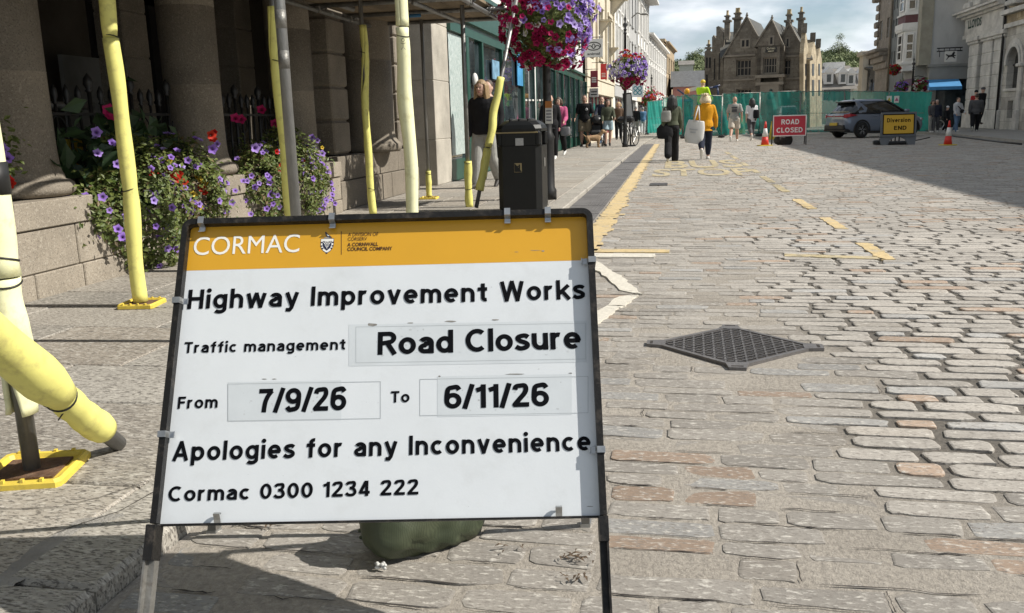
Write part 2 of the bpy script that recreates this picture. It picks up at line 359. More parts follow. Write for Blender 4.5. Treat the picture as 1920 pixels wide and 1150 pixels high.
        g = r_, .72
    elif ch == 'D': g = [[(s, 0), (s, 1)], [(s, 1-s), (.36, 1-s)]+_arc(.36, .5, .4-s, .5-s, 90, -90)+[(s, s)]], .76
    elif ch == 'N': g = [[(s, 0), (s, 1)], [(s, .97), (.76-s, .03)], [(.76-s, 0), (.76-s, 1)]], .76
    elif ch == 'M': g = [[(s, 0), (s, 1)], [(s, .97), (.45, .2), (.9-s, .97)], [(.9-s, 0), (.9-s, 1)]], .9
    elif ch == 'C': g = [_arc(.44, .5, .44-s, .5-s, 50, 310, 28)], .78
    elif ch == 'O': g = [_arc(.44, .5, .44-s, .5-s, 90, 450, 36)], .88
    elif ch == 'U': g = [[(s, 1), (s, .35)]+_arc(.37, .35, .37-s, .35-s, 180, 360)+[(.74-s, 1)]], .74
    elif ch == 'Y': g = [[(s*.9, 1), (.37, .45), (.74-s*.9, 1)], [(.37, .47), (.37, 0)]], .74
    elif ch == 'S': g = [_spl([(.62, .82), (.52, 1-s-.02), (.36, 1-s), (.19, .9-s*.4), (.14, .75), (.22, .62), (.4, .53), (.56, .43), (.6, .27), (.5, .12), (.34, s), (.18, s+.03), (.05, .2)])], .7
    elif ch == '0': g = [_arc(.33, .5, .33-s, .5-s, 90, 450, 32)], .66
    elif ch == '2': g = [_spl([(s, .73), (.14, .87), (.3, 1-s), (.46, .9), (.51, .74), (.44, .56), (.28, .36), (.1, .13), (.09, s)]), [(.03, s), (.62, s)]], .63
    elif ch == '3': g = [_spl([(.05, .78), (.16, .89), (.3, 1-s), (.46, .91), (.5, .76), (.42, .6), (.24, .54)]), _spl([(.24, .54), (.44, .5), (.54, .3), (.47, .14), (.3, s), (.14, s+.03), (.03, .23)])], .63
    elif ch == '4': g = [[(.62, .24), (.08, .24), (.4, .97)], [(.44, 0), (.44, 1)]], .66
    elif ch == '6': g = [_arc(.33, .335, .33-s, .335-s, 90, 450, 26), _spl([(s, .36), (s+.01, .6), (.16, .84), (.34, 1-s), (.48, .93-s*.2), (.57, .79)])], .66
    elif ch == '9': g = [_arc(.33, .665, .33-s, .335-s, 90, 450, 26), _spl([(.66-s, .64), (.65-s, .4), (.5, .16), (.32, s), (.18, .07+s*.2), (.09, .21)])], .66
    elif ch == '7': g = [[(.02, 1-s), (.6, 1-s)], _spl([(.56, 1-s), (.4, .68), (.3, .4), (.26, 0)])], .62
    elif ch == '/': g = [[(.03, -.02), (.33, 1.02)]], .36
    elif ch == ' ': g = [], .3
    return g[0], D, g[1]
def stroke_text(mb, txt, p0, ux, uy, width, cap, w=.175, track=.13, space=.0, words=False):
    p0, ux, uy = (np.array(q, float) for q in (p0, ux, uy)); n = np.cross(ux, uy); items = []; x = 0
    out_ = [mb]; wi = 0
    for ch in txt:
        if ch == ' ': wi += 1
        st, D, adv = glyph(ch, w); items.append((x, st, D, wi)); x += adv+track+(space if ch == ' ' else 0)
    sx = width/(x-track); k = 0
    for x0, st, D, wi in items:
        while words and len(out_) <= wi: out_.append(MB())
        mb = out_[wi] if words else mb
        todo = list(st)
        while todo:
            P = todo.pop(0)
            P = [np.array(q, float) for q in P]; P = [P[0]]+[b_ for a_, b_ in zip(P, P[1:]) if np.linalg.norm(b_-a_) > 1e-5]; closed = np.linalg.norm(P[0]-P[-1]) < 1e-4 and len(P) > 3
            if not closed:
                cut = [i for i in range(1, len(P)-1) if _u(P[i]-P[i-1])@_u(P[i+1]-P[i]) < -.15]
                if cut:
                    b_ = [0]+cut+[len(P)-1]
                    for i0, i1 in zip(b_, b_[1:]):
                        seg = [q.copy() for q in P[i0:i1+1]]
                        if i0: seg[0] = seg[0]-_u(seg[1]-seg[0])*w*.28
                        if i1 < len(P)-1: seg[-1] = seg[-1]+_u(seg[-1]-seg[-2])*w*.28
                        todo.append(seg)
                    continue
            Lf, Rt = [], []
            for i in range(len(P)):
                a_ = P[i]-P[i-1] if i > 0 else (P[-1]-P[-2] if closed else P[1]-P[0]); b_ = P[i+1]-P[i] if i < len(P)-1 else (P[1]-P[0] if closed else P[-1]-P[-2])
                a_ = a_/np.linalg.norm(a_); b_ = b_/np.linalg.norm(b_); t = a_+b_; t = t/max(1e-6, np.linalg.norm(t)); m = np.array((-t[1], t[0])); c_ = max(.62, float(m@np.array((-a_[1], a_[0]))))
                Lf.append(P[i]+m*w/2/c_); Rt.append(P[i]-m*w/2/c_)
            lift = (k % 5)*.00006*cap/.03; k += 1
            f = lambda q: p0+ux*((q[0]+x0)*sx)+uy*(q[1]*cap)+n*lift
            N = len(P); mb.add([f(q) for q in Lf]+[f(q) for q in Rt], [(i, N+i, N+i+1, i+1) for i in range(N-1)])
        for cx_, cy_ in D:
            mb.add([p0+ux*((x0+cx_+w*.62*math.cos(2*math.pi*i/16))*sx)+uy*((cy_+w*.62*math.sin(2*math.pi*i/16))*cap) for i in range(16)], [tuple(range(16))])
    return out_
# ================================================================== GROUND
def sstep(a, b, x): t = min(1, max(0, (x-a)/(b-a))); return t*t*(3-2*t)
PZ = 0.05                                # pavement level
M_mortar, nt, b = newmat('mortar')
vv = posvec(nt); sp = nt.nodes.new('ShaderNodeSeparateXYZ'); nt.links.new(vv, sp.inputs[0])
n1 = noise(nt, vv, 1.1, 6, 0.65); n2 = noise(nt, vv, 55, 6, 0.75); n3 = noise(nt, vv, 260, 3, 0.7)
a = nt.nodes.new('ShaderNodeAttribute'); a.attribute_name = 'tint'
c = mixc(nt, ramp(nt, n1, 0.3, 0.7), (0.31, 0.285, 0.245), (0.43, 0.40, 0.35))
c = mixc(nt, 1.0, c, ramp(nt, n2, 0.3, 0.75, (0.6, 0.6, 0.6), (1.25, 1.24, 1.22)), 'MULTIPLY')
c = mixc(nt, ramp(nt, n3, 0.6, 0.75), c, (0.55, 0.52, 0.47))
c = mixc(nt, 1.0, c, a.outputs['Color'], 'MULTIPLY')
nt.links.new(c, b.inputs['Base Color']); b.inputs['Roughness'].default_value = 0.9; b.inputs['Specular IOR Level'].default_value = 0.2
bump(nt, b, n2, 0.9, 0.012)
M_sett = granite('sett_stone', (0.36, 0.33, 0.29), th=.535, fleck=(0.60, 0.57, 0.51), dark=(0.19, 0.17, 0.15), sc=58, amt=0.85, attr=True, stretch=(0.55, 1.4, 1), bmp=1.0)
M_gap = mat('joint_gap', (0.035, 0.03, 0.026), 1.0, var=0.4, scale=20)
M_slab = granite('paving_granite', (0.31, 0.285, 0.25), th=.50, fleck=(0.55, 0.52, 0.46), dark=(0.09, 0.08, 0.07), sc=46, amt=0.8, attr=True, stretch=(0.6, 1.7, 1), bmp=1.0, rot=(0, 0, 0.5))
M_ground = mat('ground_asphalt', (0.14, 0.135, 0.125), 0.9, var=0.2, scale=0.6, bmp=0.3, bscale=40)

def pydata(name, V, F, mi=None, tint=None, mats=(), kind='structure'):
    me = bpy.data.meshes.new(name); me.from_pydata(V, [], F)
    if mi is not None: me.polygons.foreach_set('material_index', mi)
    if tint is not None:
        at = me.attributes.new('tint', 'FLOAT_COLOR', 'POINT'); at.data.foreach_set('color', np.array(tint, dtype=np.float32).ravel())
    for m in mats: me.materials.append(m)
    o = bpy.data.objects.new(name, me); COL.objects.link(o)
    if kind: o['kind'] = kind
    return o
g = MB(); g.quad((-900, -200, -0.06), (900, -200, -0.06), (900, 1800, -0.06), (-900, 1800, -0.06)); struct('ground', g, M_ground)

def wide(x, y):                          # where the joints are raked out and dark
    w0 = 0.5+0.13*math.sin(y*2.1)+0.1*math.sin(y*5.3+1)
    return sstep(w0, w0+0.35, x)*sstep(2.3, 2.9, y+0.25*math.sin(x*3))*(1-0.75*sstep(7.5, 10.5, y))*(1-0.5*sstep(3.2, 4.5, x))
V = []; F = []; MI = []; T = []
# bedding sheet, a fine grid near the camera so the joints can darken
xs = list(np.arange(-1.262, 3.3, 0.12))+[3.6, 4.5, 6, 8, 10, 13, 20, 40]; ys = [-3, -1, 0]+list(np.arange(0.8, 11, 0.12))+[12, 14, 17, 20, 25, 30, 40, 50, 70, 110]
for y in ys:
    for x in xs:
        k = wide(x, y); t = (1-0.55*k)*(1+.10*(1-k)*(1-sstep(3.2, 6, y))); V.append((x, y, -0.004*k+0.0015*math.sin(x*9+y*4)*math.sin(y*7))); T.append((t, t*0.985, t*0.985, 1))
nx = len(xs)
for j in range(len(ys)-1):
    for i in range(nx-1): F.append((j*nx+i, j*nx+i+1, (j+1)*nx+i+1, (j+1)*nx+i)); MI.append(0)
r = random.Random(3)
def stone(cx, cy, a, bb, h, N, tint, tilt, rotz):
    o = len(V); rings = ((1.0, -0.012), (0.965, h*0.55), (0.86, h*0.93), (0.6, h)) if N > 8 else ((1.0, -0.01), (0.95, h*0.8), (0.8, h))
    ph = [r.uniform(-1, 1) for _ in range(N)]; cz, sz = math.cos(rotz), math.sin(rotz)
    pw = r.uniform(0.2, 0.46) if N > 12 else r.uniform(.14, .36); tp = r.gauss(0, .09); sk = r.gauss(0, .05); lf = r.uniform(0, 6.3)
    for q, (sc, z) in enumerate(rings):
        for k in range(N):
            th = 2*math.pi*(k+0.5)/N; c_, s_ = math.cos(th), math.sin(th)
            ex = a-(1-sc)*bb*1.3; ey = bb*sc
            jit = 1+0.045*ph[k] if N > 8 else 1+0.02*ph[k]
            x = math.copysign(abs(c_)**pw, c_)*ex*jit; y = math.copysign(abs(s_)**pw, s_)*ey*(1+0.13*ph[(k+3) % N]+(tp*x/a+.05*math.sin(x*25+lf) if N > 8 else 0)); x += sk*y
            V.append((cx+x*cz-y*sz, cy+x*sz+y*cz, z+(tilt[0]*x+tilt[1]*y if q else 0))); T.append(tint)
    for q in range(len(rings)-1):
        for k in range(N): j = (k+1) % N; F.append((o+q*N+k, o+q*N+j, o+(q+1)*N+j, o+(q+1)*N+k)); MI.append(1)
    F.append(tuple(range(o+(len(rings)-1)*N, o+len(rings)*N))); MI.append(1)
def crack(pts, wd):
    o = len(V)
    for i, (x, y) in enumerate(pts):
        ww = wd*(0.35+r.random()*0.9)*(0.3 if i in (0, len(pts)-1) else 1)
        V.append((x, y-ww/2, 0.0042)); V.append((x, y+ww/2, 0.0042)); T.extend([(1, 1, 1, 1)]*2)
    for i in range(len(pts)-1): F.append((o+2*i, o+2*i+2, o+2*i+3, o+2*i+1)); MI.append(2)
y = 0.75
MH = [G(1215, 650)[:2], G(1345, 611)[:2], G(1553, 655)[:2], G(1395, 700)[:2]]
def inpoly(x, y, P):
    k = False
    for i in range(len(P)):
        (x1, y1), (x2, y2) = P[i], P[i-1]
        if (y1 > y) != (y2 > y) and x < (x2-x1)*(y-y1)/(y2-y1)+x1: k = not k
    return k
while y < 47:
    rowh = r.uniform(0.080, 0.118) if y < 20 else r.uniform(0.11, 0.15)
    xl = -1.245 if y < 4.3 or y > 37 else -0.83; xr = min(11.5, 0.36*y+3.0)
    x = xl+r.uniform(0, 0.02); bow = r.uniform(-0.004, 0.004)
    while x < xr:
        L = r.uniform(0.15, 0.38); cx, cy = x+L/2, y+rowh/2+0.012*math.sin(x*1.3+y)+bow
        k = wide(cx, cy); near = y < 8
        ga = 0.002+0.004*r.random()+0.010*k; gb = 0.0015+0.003*r.random()+0.005*k
        v_ = r.gauss(1, 0.07); p = r.random()
        base = (0.355, 0.332, 0.298) if p < 0.80 else (0.355, 0.27, 0.205) if p < 0.88 else (0.35, 0.345, 0.33) if p < 0.93 else (0.315, 0.29, 0.255)
        nr = (1-k)*(1-sstep(3.2, 6.0, cy)); v_ *= (1+0.2*k)*(1-.17*nr); ga += .0035*nr; gb += .003*nr
        tint = tuple(q*v_ for q in base)+(1,)
        if not inpoly(cx, cy, MH):
            h = r.uniform(0.0015, 0.004)+0.003*k+0.002*sstep(10, 18, y)
            # some stones drown in the grout near the left
            if k < 0.3 and r.random() < 0.2 and y < 9: h = -0.001
            stone(cx, cy, L/2-ga, rowh/2-gb, h, 16 if y < 5 else 12 if near else 8, tint, (r.gauss(0, 0.006), r.gauss(0, 0.016)), r.gauss(0, 0.012))
            if near or r.random() < 0.55:
                if r.random() < 0.72-0.3*k:
                    side = -1 if r.random() < 0.75 else 1; x0 = x+L*r.uniform(0, .4); x1 = x+L*r.uniform(.55, 1.02); n = 7
                    wd = r.uniform(0.002, 0.006)+0.008*sstep(6, 12, y)*r.random()
                    crack([(x0+(x1-x0)*i/n, cy+side*(rowh/2-gb*.4)+r.gauss(0, 0.0025)) for i in range(n+1)], wd)
                if near and r.random() < 0.07:
                    o = len(V); xx = x+L-ga*.6; n = 5; bw_ = r.uniform(-.003, .008)
                    for i in range(n+1):
                        yy = cy-rowh*.42+rowh*.84*i/n; ww = r.uniform(0.0006, 0.0024); xj = xx-bw_*(2*i/n-1)**2+r.gauss(0, .0022)
                        V.append((xj-ww, yy, 0.0042)); V.append((xj+ww, yy, 0.0042)); T.extend([(1, 1, 1, 1)]*2)
                    for i in range(n): F.append((o+2*i, o+2*i+1, o+2*i+3, o+2*i+2)); MI.append(2)
        x += L
    y += rowh
# holes where the grout has broken out
for px, py, ww in ((1605, 622, .05), (1570, 628, .03), (1745, 465, .06), (1630, 505, .05), (1478, 560, .02), (1245, 495, .03), (1690, 720, .05)):
    q = G(px, py); crack([(q[0]-ww+2*ww*i/8, q[1]+r.gauss(0, .006)) for i in range(9)], 0.03)
road = pydata('road', V, F, MI, T, (M_mortar, M_sett, M_gap))

# ---- pavement: granite slabs in courses across, kerb stones along the road
V = []; F = []; MI = []; T = []
r = random.Random(11)
def slab(x0, x1, y0, y1, z, tint, gap=0.005, bev=0.006, skew=(0, 0)):
    o = len(V); cx, cy = (x0+x1)/2, (y0+y1)/2; tx, ty = r.gauss(0, 0.002), r.gauss(0, 0.002)
    P = []
    for (ax, ay) in ((x0+gap, y0+gap), (x1-gap, y0+gap), (x1-gap, y1-gap), (x0+gap, y1-gap)): P.append((ax+r.gauss(0, .003)+skew[0]*(ay-cy), ay+r.gauss(0, .003)+skew[1]*(ax-cx)))
    for s_, dz in ((1.0, -0.07), (1.0, -bev), (0.0, 0)):
        for ax, ay in P:
            k = bev if s_ == 0 else 0; ax2 = ax-math.copysign(k, ax-cx); ay2 = ay-math.copysign(k, ay-cy)
            V.append((ax2, ay2, z+dz+((ax-cx)*tx+(ay-cy)*ty if dz > -.05 else 0))); T.append(tint)
    for q in range(2):
        for k in range(4): j = (k+1) % 4; F.append((o+q*4+k, o+q*4+j, o+q*4+4+j, o+q*4+4+k)); MI.append(1)
    F.append((o+8, o+9, o+10, o+11)); MI.append(1)
def facade_x(y):                         # the line of the shop fronts, bending right up the street
    P = [(-10, -3.9), (34, -3.8), (45, -3.5), (60, -3.0), (80, -2.35), (105, -1.1), (130, 0.4)]
    for (a, p), (b_, q) in zip(P, P[1:]):
        if y <= b_: return p+(q-p)*(y-a)/(b_-a)
    return P[-1][1]
y = -1.5
while y < 62:
    d = r.uniform(0.42, 0.78); xk = -1.262-0.24+max(0, (y-36)*0.02); x = xk; xe = facade_x(y)-1.6 if y < 15 else facade_x(y)+0.02
    first = True
    while x > xe:
        L = r.uniform(0.55, 1.35); x2 = max(x-L, xe)
        if x2-xe < 0.25: x2 = xe
        v_ = r.gauss(1, 0.08); wv = r.gauss(0, 0.02); slab(x2, x, y, y+d, PZ+r.gauss(0, .0012), (0.33*v_*(1+wv), 0.305*v_, 0.265*v_*(1-wv), 1)); x = x2
    y += d
y = -1.5
while y < 62:
    d = r.uniform(0.7, 1.25); xk = -1.262+max(0, (y-36)*0.02); v_ = r.gauss(1.08, 0.07)
    slab(xk-0.24, xk, y, y+d, PZ+0.004, (0.36*v_, 0.34*v_, 0.30*v_, 1), bev=0.012); y += d
o = len(V)
V += [(-1.27, -3, PZ-.014), (-7.0, -3, PZ-.014), (-7.0, 62, PZ-.014), (-1.27, 62, PZ-.014)]; T += [(.5, .48, .45, 1)]*4; F.append((o+3, o+2, o+1, o)); MI.append(0)
pav = pydata('pavement', V, F, MI, T, (M_mortar, M_slab))
# mortar repairs over the broken slab by the sign
def ribbon(mb, pts, wds, z, seed=1):
    rr = random.Random(seed); P = []; W_ = []
    for i in range(len(pts)-1):
        for k in range(8):
            t = k/8; P.append((pts[i][0]*(1-t)+pts[i+1][0]*t, pts[i][1]*(1-t)+pts[i+1][1]*t)); W_.append(wds[i]*(1-t)+wds[i+1]*t)
    P.append(pts[-1]); W_.append(wds[-1]); vs = []
    for i, p in enumerate(P):
        t = np.array(P[min(i+1, len(P)-1)])-np.array(P[max(i-1, 0)]); t = t/np.linalg.norm(t); n = np.array((-t[1], t[0]))
        for s_ in (-1, 1): q = np.array(p)+n*s_*W_[i]*rr.uniform(.8, 1.25)/2; vs.append((q[0], q[1], z))
    mb.add(vs, [(2*i, 2*i+2, 2*i+3, 2*i+1)[::1] for i in range(len(P)-1)])
gp = lambda *a: [tuple(G(x, y, PZ)[:2]) for x, y in a]
M_patch = mat('mortar_patch', (0.30, 0.285, 0.26), 0.95, var=0.2, scale=9, bmp=0.6, bscale=90, spec=0.2)
rb = MB(); ribbon(rb, gp((232, 968), (160, 985), (100, 1020), (40, 1072), (-30, 1120)), (.02, .07, .065, .07, .06), PZ+.0045, 2)
struct('pavement_repair', rb, M_patch)
rb = MB(); ribbon(rb, gp((290, 925), (225, 962), (140, 990), (90, 1010)), (.003, .002, .003, .002), PZ+.0062, 5)
ribbon(rb, gp((280, 905), (190, 935), (110, 955), (0, 958)), (.002, .003, .002, .003), PZ+.0062, 6)
struct('pavement_crack', rb, M_gap)
# the gutter channel: dark slabs with long grooves
gm = MB(); y = 3.9; rr = random.Random(5)
while y < 37:
    d = rr.uniform(0.85, 1.1); z = 0.006+rr.gauss(0, .0015); X0, X1 = -1.255, -0.835
    gm.box((X0, y+.006, -.05), (X1, y+d-.006, z))
    for k in range(5): xg = X0+.2+.044*k; gm.box((xg, y+.01, z-.001), (xg+.014, y+d-.01, z+.005))
    y += d
struct('gutter', gm, mat('gutter_stone', (0.125, 0.12, 0.118), 0.8, var=0.25, scale=3, bmp=0.4, bscale=80))

# ---- paint
def paint(name, col, worn, chip):
    m, nt, b = newmat(name); v = posvec(nt); n1 = noise(nt, v, 7, 8, 0.75); n2 = noise(nt, v, 45, 5, .7)
    c = mixc(nt, ramp(nt, n2, 0.35, 0.7), tuple(q*.8 for q in col), tuple(min(1, q*1.1) for q in col))
    n4 = noise(nt, posvec(nt, (2.2, 9.5, 1)), 2.6, 6, .7); n5 = noise(nt, v, 1.4, 3)
    c = mixc(nt, ramp(nt, n1, worn, worn+0.14), c, (0.40, 0.36, 0.28))
    nt.links.new(c, b.inputs['Base Color']); b.inputs['Roughness'].default_value = 0.75; bump(nt, b, n2, .5, .008)
    tr = nt.nodes.new('ShaderNodeBsdfTransparent'); ms = nt.nodes.new('ShaderNodeMixShader'); ad = nt.nodes.new('ShaderNodeMath'); ad.operation = 'MULTIPLY_ADD'; nt.links.new(n5, ad.inputs[0]); ad.inputs[1].default_value = .35; nt.links.new(n4, ad.inputs[2])
    nt.links.new(ramp(nt, ad.outputs[0], chip, chip+.06), ms.inputs[0]); nt.links.new(b.outputs[0], ms.inputs[1]); nt.links.new(tr.outputs[0], ms.inputs[2]); nt.links.new(ms.outputs[0], nt.nodes['Material Output'].inputs['Surface']); return m
M_yel = paint('road_paint_yellow', (0.62, 0.475, 0.245), 0.52, .755); M_yelw = paint('road_paint_yellow_worn', (0.52, 0.43, 0.25), 0.48, .705); M_whi = paint('road_paint_white', (0.66, 0.62, 0.53), 0.62, .79)
PT = 0.0105
def flat(pts, name, m, z=PT, rag=0.012, seed=1):
    rr = random.Random(seed); P = []
    for i in range(len(pts)):
        a_, b_ = np.array(pts[i][:2]), np.array(pts[(i+1) % len(pts)][:2]); n = max(1, int(np.linalg.norm(b_-a_)/0.06))
        for k in range(n): q = a_+(b_-a_)*k/n; P.append((q[0]+rr.gauss(0, rag)*.6, q[1]+rr.gauss(0, rag)*.4, z))
    mb = MB(); mb.prism(P, (0, 0, -0.014)); return struct(name, mb, m)
P = []; rr = random.Random(9); y = 7.05; Rt = []
while y < 37: dy_ = rr.uniform(.08, .16); Rt.append((-0.60+rr.gauss(0, .02)+rr.choice((0, 0, .03, -.03)), y)); Rt.append((Rt[-1][0]+rr.gauss(0, .008), y+dy_-.004)); y += dy_
mb = MB(); n = len(Rt)
mb.add([(-0.80+rr.gauss(0, .008), q[1], PT) for q in Rt]+[(q[0], q[1], PT) for q in Rt], [(i, n+i, n+i+1, i+1) for i in range(n-1)])
struct('yellow_line', mb, M_yel)
for i, (xa, ya, xb, yb) in enumerate(((1610, 458, 1645, 489), (1533, 410, 1575, 431), (1486, 375, 1520, 393), (1452, 347, 1476, 361), (1425, 332, 1447, 343), (1400, 318, 1420, 325), (1378, 306, 1395, 312), (1362, 293, 1378, 299), (1350, 286, 1362, 290))):
    Y1 = G(xa, ya)[1]; Y0 = G(xb, yb)[1]; flat([(1.475, Y0), (1.585, Y0), (1.575, Y1), (1.465, Y1)], 'yellow_bay_dash', M_yel if i < 3 else M_yelw, seed=i)
q = lambda *a: [tuple(G(x, y)[:2]) for x, y in a]
flat(q((1100, 469), (1255, 470), (1254, 476), (1100, 475)), 'yellow_cross_line', M_yel, rag=.006)
flat(q((1470, 478), (1640, 484), (1662, 489), (1470, 483)), 'yellow_cross_line', M_yelw, rag=.006)
flat(q((1100, 477), (1228, 478), (1226, 485), (1100, 484)), 'white_cross_line', M_whi, rag=.006)
flat(q((1100, 480), (1122, 494), (1167, 522), (1203, 554), (1192, 553), (1164, 547), (1122, 512), (1100, 495)), 'white_chevron', M_whi, seed=4)
flat(q((1100, 593), (1125, 583), (1160, 559), (1197, 556), (1174, 572), (1125, 607), (1100, 623)), 'white_chevron', M_whi, seed=5)
for txt, yb, yt, x0, x1 in (('STOP', 331, 318, 1222, 1425), ('BUS', 316, 302, 1246, 1400)):
    Y0 = G(1300, yb)[1]; Y1 = G(1300, yt)[1]; X0 = G(x0, yb)[0]; X1 = G(x1, yb)[0]
    mb = MB(); text_on(mb, txt, (X0, Y0, PT+.002), (1, 0, 0), (0, 1, 0), X1-X0, Y1-Y0, 0.02); struct('bus_stop_lettering', mb, M_yelw)
# dead leaves lying in the joints
mb = MB(); rr = random.Random(21)
for px, py, n in ((1078, 1052, 26), (1083, 1093, 12), (955, 1035, 6), (470, 984, 34), (505, 990, 10)):
    c0 = G(px, py)
    for _ in range(n):
        x, y = c0[0]+rr.gauss(0, .02), c0[1]+rr.gauss(0, .012); a_ = rr.uniform(0, 6.3); l = rr.uniform(.006, .016); z = .008+rr.random()*.008
        dx, dy = math.cos(a_)*l, math.sin(a_)*l; mb.add([(x-dx, y-dy, z), (x+dy*.25, y-dx*.25, z+.005), (x+dx, y+dy, z+.002), (x-dy*.25, y+dx*.25, z+.006)], [(0, 1, 2, 3)])
struct('leaf_litter', mb, mat('dead_leaf', (0.09, 0.06, 0.035), .8, var=.5, scale=60), 'stuff')
# ================================================================== GRANITE ARCADE ON THE LEFT
FX = -3.87
JT = ('X', 0.6, 0.9, 0.1, 0.0)
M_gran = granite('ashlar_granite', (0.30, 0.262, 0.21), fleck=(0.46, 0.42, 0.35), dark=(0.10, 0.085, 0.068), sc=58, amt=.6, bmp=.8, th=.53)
M_col = granite('shaded_column_granite', (0.225, 0.195, 0.155), fleck=(0.36, 0.325, 0.27), dark=(0.08, 0.068, 0.055), sc=58, amt=.6, bmp=.8, th=.53)  # ashlar granite again, darkened: arcade shade put into the colour
M_gran_d = granite('darkened_granite', (0.11, 0.095, 0.076), fleck=(0.20, 0.18, 0.15), dark=(0.06, 0.05, 0.04), sc=70, amt=.55, bmp=.6)  # toned down so rear wall and ceiling carry the arcade's shade in their colour
M_pale = granite('pale_granite', (0.44, 0.41, 0.35), fleck=(0.6, 0.57, 0.5), dark=(0.16, 0.14, 0.12), sc=60, amt=.5, bmp=.5)
M_dark = mat('dark_interior', (0.016, 0.015, 0.014), 0.7, var=.3)
M_darkwin = glass('dark_glass', (0.016, 0.018, 0.02), .08)
M_greysteel = mat('worn_steel', (0.20, 0.195, 0.18), 0.45, metal=.4, var=.25, scale=12, bmp=.2, bscale=90, dirt=(0.11, 0.09, 0.07))
M_iron = mat('black_iron', (0.014, 0.014, 0.014), 0.45, var=.3, scale=20)
arc = thing('arcade_building', 'granite arcade with round columns on a low wall behind the scaffold', 'building', (FX-.4, 6, 0))
mb = MB()                                # low wall, three courses with open joints
def course(mb, y0, y1, z0, z1, xf, depth, lens, seed):
    rr = random.Random(seed); y = y0
    while y < y1-.05:
        L = min(rr.choice(lens)*rr.uniform(.85, 1.15), y1-y)
        if y1-y-L < .25: L = y1-y
        mb.rbox((xf-depth, y+.003, z0+.003), (xf+rr.gauss(0, .002), y+L-.003, z1-.003), .007); y += L
course(mb, -2, 9.9, PZ-.03, .205, FX, .5, (.62, .8, .5), 1); course(mb, -2, 9.9, .205, .475, FX-.004, .5, (.55, .4, .7), 2)
mb.box((FX-.52, -2, 0), (FX-.02, 9.88, .468)); obj('low_wall', mb, M_gran, arc)
for y0, y1 in ((2.9, 5.33), (6.55, 7.5), (9.28, 9.9)):
    mb = MB(); course(mb, y0, y1, .475, .65, FX+.012, .62, (1.2,), 3); obj('plinth', mb, M_gran, arc)
AX = FX-.36
cols = [atX(px, py, AX)[1] for px, py in ((38, 352), (376, 318), (556, 290))]
for i, cy in enumerate(cols):
    mb = MB(); r0 = .245
    prof = [(.30, .655), (.325, .675), (.335, .70), (.325, .735), (.30, .755), (.275, .76), (.272, .785), (.26, .81), (r0+.005, .86)]
    prof += [(r0, z) if k % 2 == 0 else (r0-.004, z) for k, z in enumerate((.95, 1.44, 1.445, 1.45, 2.1, 2.103, 2.108, 2.7))]
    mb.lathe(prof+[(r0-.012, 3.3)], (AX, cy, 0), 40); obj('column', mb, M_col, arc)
# inside the arcade: floor, ceiling, rear wall with doors and posters, inner pilasters
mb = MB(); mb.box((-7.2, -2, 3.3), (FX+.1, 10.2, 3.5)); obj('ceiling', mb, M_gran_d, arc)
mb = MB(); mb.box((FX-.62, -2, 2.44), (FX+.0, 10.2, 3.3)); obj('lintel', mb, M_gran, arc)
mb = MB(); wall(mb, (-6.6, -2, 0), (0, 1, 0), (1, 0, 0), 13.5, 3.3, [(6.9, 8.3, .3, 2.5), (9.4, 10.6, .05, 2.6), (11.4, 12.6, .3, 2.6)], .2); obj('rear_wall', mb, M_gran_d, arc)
for op in ((6.9, 8.3, .3, 2.5), (9.4, 10.6, .05, 2.6), (11.4, 12.6, .3, 2.6)): window(arc, (-6.6, -2, 0), (0, 1, 0), (1, 0, 0), op, .2, M_dark, M_darkwin, 2, 2, .06)
def pil(name, px, z0, z1, x, wy, dx, m, par=arc):
    p = atX(px, 200, x); mb = MB(); z = z0; k = 0
    while z < z1-.01: mb.rbox((x-dx, p[1]-wy/2, z+.004), (x, p[1]+wy/2, min(z+.43, z1)-.004), .012); z += .43; k += 1
    mb.box((x-dx+.01, p[1]-wy/2+.01, z0), (x-.012, p[1]+wy/2-.01, z1)); return obj(name, mb, m, par)
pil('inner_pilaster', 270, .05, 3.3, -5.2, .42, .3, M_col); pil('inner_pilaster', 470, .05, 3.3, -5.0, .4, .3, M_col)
mb = MB(); p = atX(112, 55, -6.2); mb.box((-6.25, p[1]-.02, .95), (-6.2, p[1]+.62, 1.85)); obj('grey_panel', mb, mat('grey_board', (.22, .22, .21), .7), arc)
mb = MB(); p = atX(118, 185, -6.0); mb.box((-6.05, p[1], .72), (-6.0, p[1]+.75, 1.0)); obj('yellow_poster', mb, mat('poster_yellow', (.5, .36, .03), .6), arc)
# the rusticated doorway further along
door = thing('rusticated_doorway', 'dark granite doorway with banded blocks and an engaged round column', 'building', (FX-.2, 12.5, 0))
yA, yB = atX(632, 290, -4.0)[1], atX(775, 290, -4.0)[1]
mb = MB(); z = .72
def bands(mb, x0, x1, y0, y1, z0, z1, h=.40, gap=.022):
    z = z0
    while z < z1: mb.rbox((x0, y0, z+gap/2), (x1, y1, min(z+h, z1)-gap/2), .018); z += h
    mb.box((x0+.03, y0+.03, z0), (x1-.03, y1-.03, z1))
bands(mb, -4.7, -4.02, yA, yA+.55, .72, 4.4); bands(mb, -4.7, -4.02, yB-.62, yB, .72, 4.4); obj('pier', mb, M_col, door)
mb = MB(); ym = (yA+.55+yB-.62)/2; mb.lathe([(.40, .70), (.43, .74), (.43, .80), (.39, .84), (.36, .88)]+[(.345, .95), (.345, 1.9), (.341, 1.903), (.345, 1.91), (.335, 4.4)], (-4.12, ym, 0), 40); obj('engaged_column', mb, M_col, door)
